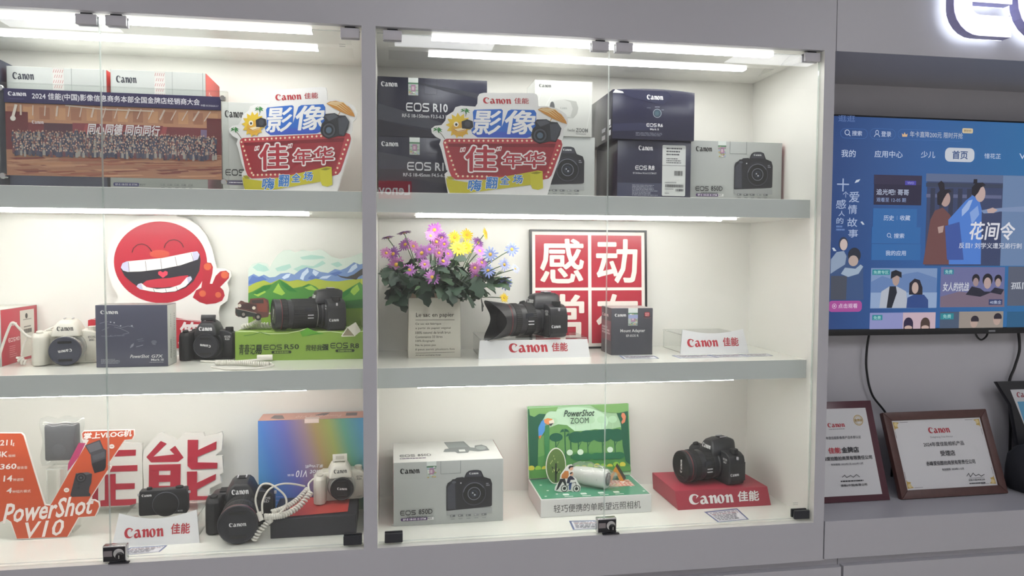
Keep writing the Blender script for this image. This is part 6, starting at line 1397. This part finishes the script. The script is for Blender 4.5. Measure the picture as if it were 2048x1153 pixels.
p.rr(*[1.8006, 1.1002, 1.8383, 1.1157], .004, '#d6c4a0'); p.text('享好价', *[1.8058, 1.1043, 1.8333, 1.1117], '#6a5a44', .01)
for s_, b4, c_ in (('搜索', (1.4226, 1.0809, 1.4560, 1.0960), WH), ('登录', (1.5207, 1.0808, 1.5545, 1.0975), WH), ('年卡直降200元 限时开抢', (1.6188, 1.0824, 1.8028, 1.1008), '#b9c0d0'), ('我的', (1.3884, 1.0152, 1.4364, 1.0378), WH), ('应用中心', (1.4999, 1.0172, 1.5957, 1.0385), WH), ('少儿', (1.6586, 1.0200, 1.7078, 1.0407), WH), ('惜花芷', (1.8814, 1.0234, 1.9404, 1.0396), WH), ('VIP', (2.0072, 1.0249, 2.0563, 1.0422), WH), ('逛逛', (1.3749, 1.1219, 1.4313, 1.1414), '#5f78ac')):
    p.text(s_, *b4, c_, .007)
for q in ((1.4059, 1.0901),): p._add(ribbon(arc(q[0], q[1], .0075, .0075, 0, 360, 20)[:-1], .002, True), WH); p._add(ribbon([(q[0] + .005, q[1] - .005), (q[0] + .011, q[1] - .011)], .002), WH)
q = (1.5063, 1.0935); p._add(ribbon(arc(q[0], q[1], .005, .006, 0, 360, 16)[:-1], .0018, True), WH); p._add(ribbon(arc(q[0], q[1] - .017, .0095, .011, 15, 165, 10), .0018), WH)
p.poly([(1.5923, 1.0825), (1.5906, 1.0931), (1.5965, 1.0887), (1.5997, 1.0965), (1.6044, 1.0890), (1.6104, 1.0928), (1.6087, 1.0830)], '#d8b48c')
p.build('menu_bar')
p = V()
for s_, b4 in (('十', (1.3771, 0.9110, 1.4171, 0.9504)), ('个', (1.3972, 0.8924, 1.4162, 0.9112)), ('感', (1.3754, 0.8582, 1.4087, 0.8861)), ('人', (1.3845, 0.8357, 1.4052, 0.8521)), ('的', (1.3778, 0.8124, 1.4011, 0.8308)), ('爱', (1.4181, 0.8783, 1.4523, 0.9111)), ('情', (1.4158, 0.8429, 1.4460, 0.8709)), ('故', (1.4141, 0.8033, 1.4478, 0.8307)), ('事', (1.4179, 0.7708, 1.4512, 0.7957))): p.text(s_, *b4, '#aab9d8', .006)
p.lines(*[1.3774, 0.7896, 1.4087, 0.8086], 2, '#6a86bb')
for L_ in ([(1.4353, 0.9370), (1.4401, 0.9462), (1.4541, 0.9495), (1.4486, 0.9412)], [(1.4582, 0.8189), (1.4642, 0.8206), (1.4725, 0.8111), (1.4662, 0.8101)], [(1.3651, 0.7385), (1.3720, 0.7392), (1.3803, 0.7291), (1.3706, 0.7290)]): p.poly(L_, '#c9d2df')
p.build('side_headline')
p = V(.0008)
p.poly([(1.3625, 0.5791), (1.3624, 0.6462), (1.3609, 0.7003), (1.3777, 0.7227), (1.3985, 0.7292), (1.4127, 0.7197), (1.4556, 0.6910), (1.4717, 0.6847), (1.4728, 0.6461), (1.4766, 0.5785)], '#3d5580'); p.poly([(1.3621, 0.6589), (1.3626, 0.7035), (1.3811, 0.7259), (1.4054, 0.7292), (1.4146, 0.7133), (1.4101, 0.6877), (1.3826, 0.6717)], '#8fa0b8'); p.poly([(1.3640, 0.6526), (1.4181, 0.6526), (1.4167, 0.5788), (1.3642, 0.5791)], '#4a4f5c')
q = (1.4031, 0.7515); p._add([arc(q[0], q[1], .0155, .0205, 0, 360, 24)[:-1]], '#33394c'); p._add([arc(q[0] + .001, q[1] - .003, .0125, .0175, 0, 360, 24)[:-1]], '#cbb9b4')
q = (1.4410, 0.7102); p._add([arc(q[0], q[1] + .006, .0215, .0235, 0, 360, 24)[:-1]], '#2c303c'); p._add([arc(q[0] - .003, q[1] - .011, .0165, .0165, 0, 360, 24)[:-1]], '#b9a59c')
p.poly([(1.3969, 0.6590), (1.4104, 0.6781), (1.4456, 0.6750), (1.4628, 0.6878), (1.4718, 0.6815), (1.4566, 0.6590), (1.4217, 0.6494)], '#9fb0c4')
p.rr(*[1.3578, 0.5419, 1.4708, 0.5763], .012, '#a84f98'); p.text('点击观看', *[1.3909, 0.5531, 1.4559, 0.5676], '#e2c9e2', .01); q = (1.3777, 0.5598); p._add(ribbon(arc(q[0], q[1], .0068, .0068, 0, 360, 20)[:-1], .0015, True), '#e2c9e2'); p._add([arc(q[0], q[1], .0028, .0028, 0, 360, 12)[:-1]], '#e2c9e2')
p.build('poster_couple')
p = V()
p.rect(*[1.5016, 0.8724, 1.6651, 0.9644], '#2a2740'); p.rect(*[1.5006, 0.9353, 1.6641, 0.9644], '#35304a'); p.rect(*[1.6072, 0.9347, 1.6450, 0.9479], '#4a46a8'); p.text('VIVO', *[1.6151, 0.9377, 1.6375, 0.9448], '#a9a6e0', .01)
p.text('追光吧! 哥哥', *[1.5102, 0.9028, 1.6212, 0.9212], WH, .007); p.text('观看至 12-05 期', *[1.5109, 0.8812, 1.6116, 0.8944], DIM, .006)
for b4 in ((1.5008, 0.7999, 1.6515, 0.8614), (1.4982, 0.7534, 1.6654, 0.8043), (1.4987, 0.7017, 1.6672, 0.7517)): p.rect(*b4, '#3169a8')
for s_, b4 in (('历史', (1.5371, 0.8243, 1.5723, 0.8403)), ('收藏', (1.5929, 0.8249, 1.6283, 0.8410)), ('搜索', (1.5737, 0.7696, 1.6095, 0.7850)), ('我的应用', (1.5468, 0.7156, 1.6167, 0.7317))): p.text(s_, *b4, WH, .01)
p.rect(*[1.5822, 0.8261, 1.5832, 0.8394], DIM); q = (1.5565, 0.7789); p._add(ribbon(arc(q[0], q[1], .006, .006, 0, 360, 18)[:-1], .0016, True), WH)
p._add(ribbon([(q[0] + .004, q[1] - .004), (q[0] + .009, q[1] - .009)], .0016), WH)
p.build('menu_tiles')
p = V()
p.rect(*[1.6837, 0.6849, 2.4066, 0.9721], '#3c4668')
p.rect(*[1.6793, 0.9474, 2.3998, 0.9721], '#5f6e90'); p.rect(*[1.6799, 0.9310, 1.9911, 0.9434], '#3a4258'); p.rect(*[1.6811, 0.8978, 1.9491, 0.9087], '#62688a'); p.rect(*[1.9523, 0.6848, 2.0688, 0.9715], '#6d86ac')
for x_ in range(5): b4 = [1.6964, 0.7514, 1.7243, 0.9270]; dx = x_ * .032; p.rect(b4[0] + dx, b4[1], b4[2] + dx - .012, b4[3], '#33384e')
p.poly([(1.6789, 0.7030), (1.7139, 0.7959), (1.7495, 0.8223), (1.7830, 0.8097), (1.7906, 0.7034)], '#5a4048'); p.poly([(1.6985, 0.8282), (1.7132, 0.8573), (1.7409, 0.8670), (1.7662, 0.8455), (1.7774, 0.8291), (1.7860, 0.6891), (1.6772, 0.6888)], '#6f4a4a')
q = (1.7487, 0.8936); p._add([arc(q[0], q[1], .0175, .0235, 0, 360, 24)[:-1]], '#b59a94'); p.poly([(1.7213, 0.8760), (1.7190, 0.9101), (1.7302, 0.9212), (1.7598, 0.9249), (1.7699, 0.9173), (1.7533, 0.9108), (1.7434, 0.8950), (1.7336, 0.8731)], '#23202a'); p.poly([(1.7207, 0.9412), (1.7326, 0.9507), (1.7434, 0.9416), (1.7459, 0.9231), (1.7285, 0.9196)], '#23202a')
p.poly([(1.7615, 0.8289), (1.7904, 0.8584), (1.8211, 0.8901), (1.8452, 0.9077), (1.8709, 0.8878), (1.8790, 0.8628), (1.8822, 0.6893), (1.7684, 0.6890)], '#4f7fd0'); p.poly([(1.8080, 0.8617), (1.8317, 0.8903), (1.8458, 0.8936), (1.8328, 0.8621), (1.8088, 0.8398)], '#9fb8e6'); p.poly([(1.8367, 0.8528), (1.8643, 0.8751), (1.8707, 0.8469), (1.8452, 0.8152)], '#86a6e0')
q = (1.8717, 0.9129); p._add([arc(q[0], q[1], .0185, .0265, 0, 360, 24)[:-1]], '#c2a9a4'); p.poly([(1.8409, 0.9092), (1.8408, 0.9311), (1.8545, 0.9454), (1.8793, 0.9481), (1.8903, 0.9399), (1.8728, 0.9317), (1.8645, 0.9159), (1.8525, 0.9031)], '#201e28'); p.poly([(1.8456, 0.9437), (1.8469, 0.9578), (1.8593, 0.9580), (1.8599, 0.9440)], '#201e28')
p.poly([(1.8756, 0.8596), (1.9004, 0.8646), (1.9434, 0.8684), (2.0667, 0.8782), (2.0675, 0.8575), (1.9439, 0.8574), (1.9189, 0.8523), (1.8867, 0.8503)], '#7f93b8'); p.poly([(1.8969, 0.8630), (1.9182, 0.8696), (1.9365, 0.8620), (1.9225, 0.8524), (1.9009, 0.8521)], '#c2a9a4')
p.poly([(1.7500, 0.8093), (1.8010, 0.8229), (1.8202, 0.7035), (1.7611, 0.7033)], '#3f58a0'); p.poly([(1.7245, 0.8058), (1.7463, 0.8109), (1.7434, 0.7897), (1.7288, 0.7863)], '#b59a94')
p.text('花间令', *[1.8372, 0.7666, 2.0023, 0.8243], '#e2e2ea', .02, .15); p.text('反目? 刘学义遭兄弟行刺', *[1.8019, 0.7398, 2.0278, 0.7577], '#d5d9e6', .008)
p.build('main_picture')
p = V()
p.rect(*[1.4993, 0.5517, 1.7283, 0.6769], '#7f98c0'); p.poly([(1.4987, 0.6332), (1.5383, 0.6525), (1.5708, 0.6428), (1.6170, 0.6590), (1.6602, 0.6655), (1.7272, 0.6460), (1.7288, 0.6001), (1.4997, 0.6010)], '#6683b4'); p.rect(*[1.5004, 0.5524, 1.7297, 0.6005], '#93a9cc')
p.poly([(1.5307, 0.5530), (1.5363, 0.6041), (1.5644, 0.6202), (1.5895, 0.6201), (1.6224, 0.6038), (1.6278, 0.5523)], '#b3b9c6'); p.poly([(1.5557, 0.5528), (1.5644, 0.6202), (1.5859, 0.6201), (1.5901, 0.6006), (1.5737, 0.5527)], '#1f2430'); q = (1.5852, 0.6428); p._add([arc(q[0], q[1], .0125, .021, 0, 360, 20)[:-1]], '#b09890'); p.poly([(1.5672, 0.6428), (1.5683, 0.6655), (1.5842, 0.6713), (1.6042, 0.6639), (1.6048, 0.6460), (1.5884, 0.6542)], '#20222c')
p.poly([(1.6241, 0.5523), (1.6267, 0.5842), (1.6481, 0.5939), (1.6845, 0.5937), (1.6996, 0.5773), (1.7005, 0.5517)], '#2f4a86'); p.poly([(1.6318, 0.5940), (1.6324, 0.6298), (1.6500, 0.6444), (1.6683, 0.6395), (1.6782, 0.6166), (1.6790, 0.5938)], '#262430'); q = (1.6528, 0.6151); p._add([arc(q[0], q[1], .0115, .018, 0, 360, 20)[:-1]], '#c2aaa2')
p.rect(*[1.5035, 0.6558, 1.5637, 0.6725], '#2b8894'); p.text('免费专区', *[1.5077, 0.6584, 1.5594, 0.6693], '#a9d8d6', .01); p.build('thumbnail')
p = V()
p.rect(*[1.7411, 0.5532, 1.9706, 0.6805], '#6c6f9c'); p.poly([(1.7433, 0.5541), (1.7422, 0.5869), (1.8091, 0.6031), (1.8841, 0.5929), (1.9710, 0.6058), (1.9732, 0.5531)], '#7a6a7c')
for q, c1, rr_ in (((1.8667, 0.6360), '#a08a8c', .0125), ((1.9088, 0.6326), '#b79f9c', .0165), ((1.9472, 0.6342), '#b09a98', .0125)): p._add([arc(q[0], q[1] + .007, rr_ * 1.1, rr_ * 1.25, 0, 360, 20)[:-1]], '#1f1e28'); p._add([arc(q[0], q[1] - .003, rr_ * .8, rr_ * 1.1, 0, 360, 20)[:-1]], c1)
p.poly([(1.8318, 0.5931), (1.8531, 0.6195), (1.8833, 0.6128), (1.8987, 0.6028), (1.9213, 0.6027), (1.9358, 0.6159), (1.9701, 0.6092), (1.9594, 0.5926), (1.9214, 0.5994), (1.8843, 0.5862)], '#252636')
p.text('女人的抗战', *[1.7495, 0.6038, 1.8428, 0.6328], '#d5d8e2', .015, .1); p.rect(*[1.9158, 0.5600, 1.9649, 0.5777], '#34406c'); p.text('40集全', *[1.9196, 0.5627, 1.9612, 0.5743], '#b9c3dc', .01); p.rect(*[1.7515, 0.6574, 1.7865, 0.6738], '#2f7f9a'); p.text('免费', *[1.7559, 0.6591, 1.7817, 0.6715], '#a9d8d6', .01); p.build('thumbnail')
p = V(); p.rect(*[1.9830, 0.5566, 2.2204, 0.6826], '#5a6072'); p.text('孤同', *[1.9943, 0.6097, 2.0689, 0.6324], '#c9cdd6', .015); p.build('thumbnail')
p = V(); b0 = [1.4992, 0.4842, 1.7276, 0.5380]
p.rect(*b0, '#8f93c4'); p.rect(b0[0] + (b0[2] - b0[0]) * .5, b0[1], b0[2], b0[3], '#c9b0bc')
for q, c1 in (((1.6330, 0.5026), '#2c2440'), ((1.6920, 0.5019), '#4a3a34')): p._add([[(max(b0[0], x_), max(b0[1], z_)) for x_, z_ in arc(q[0], q[1], .0165, .02, 0, 180, 16)] + [(q[0] - .0165, b0[1]), (q[0] + .0165, b0[1])]], c1); p._add([[(x_, max(b0[1], z_)) for x_, z_ in arc(q[0], b0[1] + .006, .0135, .007, 0, 360, 16)[:-1]]], '#c9ada4')
p.rect(*[1.5074, 0.5151, 1.5423, 0.5313], '#2b8894'); p.text('免费', *[1.5120, 0.5167, 1.5370, 0.5281], '#a9d8d6', .01); p.build('thumbnail')
p = V(); b0 = [1.7429, 0.4869, 1.9703, 0.5393]
p.rect(*b0, '#9a9088'); p.rect(b0[0], b0[1], b0[0] + (b0[2] - b0[0]) * .3, b0[3], '#4a5a72')
for q in ((1.8650, 0.5051), (1.9475, 0.5126)): p._add([[(x_, max(b0[1], z_)) for x_, z_ in arc(q[0], q[1], .0135, .018, 0, 360, 18)[:-1]]], '#b9a096'); p._add([[(x_, max(b0[1], z_)) for x_, z_ in arc(q[0] + .003, q[1] + .007, .0145, .014, -20, 200, 16)]], '#2a2430')
p.rect(*[1.7447, 0.5150, 1.7916, 0.5341], '#2b8894'); p.text('免费', *[1.7536, 0.5183, 1.7824, 0.5308], '#a9d8d6', .01); p.build('thumbnail')
p = V(); p.rect(*[1.9843, 0.4874, 2.2214, 0.5380], '#2c5f86'); p.build('thumbnail')

# power leads under the television
def lead(label, pts, r=.0035):
    x0, y0, z0 = pts[0]
    t = thing('power_cable', label, 'cable', (x0, y0, z0), group='black cables under the television')
    B().tube(smoothp([(x - x0, y - y0, z - z0) for x, y, z in pts]), r, mat('#1a1b1e', .45), 8).build('cord', t)
lead('black cable hanging from the television down behind the wooden award frame', [(1.525, .318, .472), (1.519, .32, .42), (1.520, .32, .354), (1.543, .322, .274), (1.60, .322, .20), (1.62, .322, .10), (1.62, .322, .006)])
lead('black cable dropping from the television behind the black poster frame', [(2.066, .322, .472), (2.073, .322, .409), (2.057, .322, .351), (2.038, .322, .29), (2.05, .322, .15), (2.05, .322, .006)], .0042)
lead('short black cable loop tucked under the television badge', [(1.900, .318, .472), (1.912, .318, .452), (1.927, .318, .444), (1.944, .318, .455), (1.95, .318, .472)], .003)

# ---------------------------------------------------------------- award plaques on the ledge
lean = math.atan2(.102, .274)
t = thing('award_plaque', 'maroon award plaque partly hidden by the cabinet edge', 'plaque', (1.357, .131, .0012), math.radians(0), rx=-lean)
AW, AH = .235, .292
B().box(-AW / 2, AW / 2, 0, .012, 0, AH, mat('#4c2430', .3)).build('backing', t, bevel=.001)
p = Print(t, (-AW / 2, 0, 0), (1, 0, 0), (0, 0, 1), AW, AH, rough=.35)
p.poly([(.10, .06), (.905, .06), (.905, .925), (.36, .925), (.10, .64)], '#c9c9cb'); p.build('certificate_sheet')
p = Print(t, (-AW / 2, 0, 0), (1, 0, 0), (0, 0, 1), AW, AH, rough=.35, base=.0008)
p.poly([(.10, .70), (.36, 1), (.30, 1), (.10, .77)], '#6a3848')
s5 = star(.12 * AW, .80 * AH, .026, .011, 5, 1, PI / 2)
p._add([s5], '#c9a860'); p._add([star(.12 * AW, .80 * AH, .020, .0085, 5, 1, PI / 2)], '#7a4a3c')
p.build('star_emblem')
p = Print(t, (-AW / 2, 0, 0), (1, 0, 0), (0, 0, 1), AW, AH, rough=.35, base=.0009)
p.canon(.33, .735, .57, .78, '#a8303c'); p.lines(.34, .71, .56, .725, 1, '#8d8d92')
p.ring(.77, .80, .05, .008, '#b59a5a'); p.ring(.77, .80, .036, .004, '#c9b47c'); p.text('金牌店', .715, .785, .825, .815, '#a88a44', .02)
ink = '#2f2f36'
p.text('2023年度佳能影像类产品本部认证', .2, .615, .76, .645, '#55555c', .01); p.text('佳能', .28, .475, .45, .535, '#b23a45', .03); p.text('金牌店', .46, .475, .70, .535, ink, .03)
p.text('赤峰爱拍酷拍商贸有限责任公司', .13, .405, .86, .445, ink, .02); p.text('有效期限: 2023年1月-2023年12月', .28, .355, .72, .378, '#66666c', .01)
p.line([(.40, .24), (.44, .26), (.46, .235), (.52, .255), (.55, .235), (.6, .26), (.64, .235)], .006, '#44444a')
p.lines(.37, .19, .68, .212, 1, ink, None, 3); p.text('佳能(中国)有限公司', .36, .145, .72, .172, ink, .02)
p.build('certificate_lettering')
lean = math.atan2(.095, .236)
t = thing('framed_certificate', 'brown wooden frame with a 2024 award certificate leaning on the ledge', 'framed certificate', (1.688, .130, .0012), rx=-lean)
t.rotation_euler[2] = math.radians(.8)
AW, AH = .360, .255
WD = mat('#4f3330', .45, bump=.2, bscale=60, vary=.25)
for a in ([(-AW / 2, 0), (AW / 2, 0), (AW / 2 - .025, .025), (-AW / 2 + .025, .025)], [(-AW / 2, AH), (AW / 2, AH), (AW / 2 - .025, AH - .025), (-AW / 2 + .025, AH - .025)], [(-AW / 2, 0), (-AW / 2 + .025, .025), (-AW / 2 + .025, AH - .025), (-AW / 2, AH)], [(AW / 2, 0), (AW / 2 - .025, .025), (AW / 2 - .025, AH - .025), (AW / 2, AH)]):
    B().prism(a, -.004, .014, WD).build('frame_rail', t, bevel=.002)
B().box(-AW / 2 + .024, AW / 2 - .024, .002, .012, .024, AH - .024, mat('#cbcbcd', .35)).build('certificate_sheet', t, smooth=0)
cw, ch = AW - .05, AH - .05
P0 = lambda base=4e-4: Print(t, (-cw / 2, .002, .025), (1, 0, 0), (0, 0, 1), cw, ch, rough=.35, base=base)
for sx_, sz_ in ((0, 0), (1, 0), (0, 1), (1, 1)):
    p = P0(); gx = lambda u: u if sx_ == 0 else 1 - u; gz = lambda v: v if sz_ == 0 else 1 - v
    p.poly([(gx(.015), gz(.02)), (gx(.085), gz(.03)), (gx(.05), gz(.07)), (gx(.065), gz(.11)), (gx(.03), gz(.12)), (gx(.02), gz(.15))], '#b59a58'); p.line([(gx(.09), gz(.03)), (gx(.18), gz(.03))], .006, '#77757a'); p.line([(gx(.02), gz(.16)), (gx(.02), gz(.26))], .006, '#77757a'); p.ell(gx(.045), gz(.06), .03, None, '#d1c08c', 12); p.build('corner_ornament')
p = P0(); p.canon(.385, .79, .625, .88, '#a8303c'); p.text('Delighting You Always', .39, .715, .64, .75, '#8d8d92', 0)
p.text('2024年度佳能相机产品', .295, .60, .745, .665, '#33333a', .015); p.text('受理店', .455, .455, .62, .535, '#26262c', .02); p.text('赤峰爱拍酷拍商贸有限责任公司', .275, .325, .815, .39, '#33333a', .015); p.text('有效期限: 2024年1-12月', .43, .245, .67, .28, '#55555c', .012)
p.line([(.68, .15), (.71, .19), (.72, .14), (.76, .19), (.78, .15), (.82, .17), (.84, .14), (.88, .165)], .008, '#3a3a40'); p.line([(.70, .12), (.87, .12)], .003, '#66666c'); p.text('佳能(中国)有限公司', .69, .075, .87, .105, '#44444a', .01); p.lines(.69, .03, .87, .06, 1, '#44444a', None, 4); p.build('certificate_lettering')

# black frame and cloth at the right photo edge
t = thing('poster_frame', 'black framed blue and white poster leaning at the right photo edge', 'framed poster', (2.10, .2455, .0805), rx=math.radians(-9))
FW, FH = .29, .235
B().prism([(-FW / 2, FH), (FW / 2, FH), (FW / 2, -.0785), (-FW / 2 + .065, -.0785), (-FW / 2 + .06, 0), (-FW / 2 + .052, .1), (-FW / 2 + .045, .16)], 0, .016, mat('#1b1c22', .35)).build('frame', t, bevel=.003)
p = Print(t, (-FW / 2, 0, 0), (1, 0, 0), (0, 0, 1), FW, FH, rough=.35)
p.poly([(.16, .885), (.97, .885), (.97, .04), (.36, .04), (.29, .42)], '#c4c6ca'); p.poly([(.235, .72), (.97, .72), (.97, .04), (.36, .04), (.30, .42)], '#5f9fc4'); p.canon(.235, .775, .45, .85, '#8a3a48'); p.build('poster_print')
t = thing('camera_bag', 'soft black camera bag beside the wooden award frame', 'bag', (2.06, .142, 0))
b = B(); n = 24; rs = []
for z_, k in ((0, .92), (.01, 1.0), (.06, 1.03), (.10, .97), (.125, .8), (.135, .5)):
    rs += [(.155 * k * math.copysign(abs(math.cos(a)) ** .55, math.cos(a)) * (1 + .03 * math.sin(5 * a + z_ * 60)), .08 * k * math.copysign(abs(math.sin(a)) ** .55, math.sin(a)) * (1 + .04 * math.sin(4 * a + 2)), z_ + .006 * math.sin(3 * a) * (z_ > .02)) for a in [2 * PI * i / n for i in range(n)]]
b.add(rs, [(i * n + j, i * n + (j + 1) % n, i * n + n + (j + 1) % n, i * n + n + j) for i in range(5) for j in range(n)] + [tuple(range(n))[::-1], tuple(range(5 * n, 6 * n))], mat('#24252c', .75, bump=.3, bscale=150)); b.build('body', t, smooth=50)
B().tube(smoothp([(-.150, -.02, .02), (-.153, -.03, .06), (-.14, -.05, .10), (-.11, -.06, .14), (-.09, -.05, .16)]), .006, mat('#16171b', .7), 8).build('strap', t)
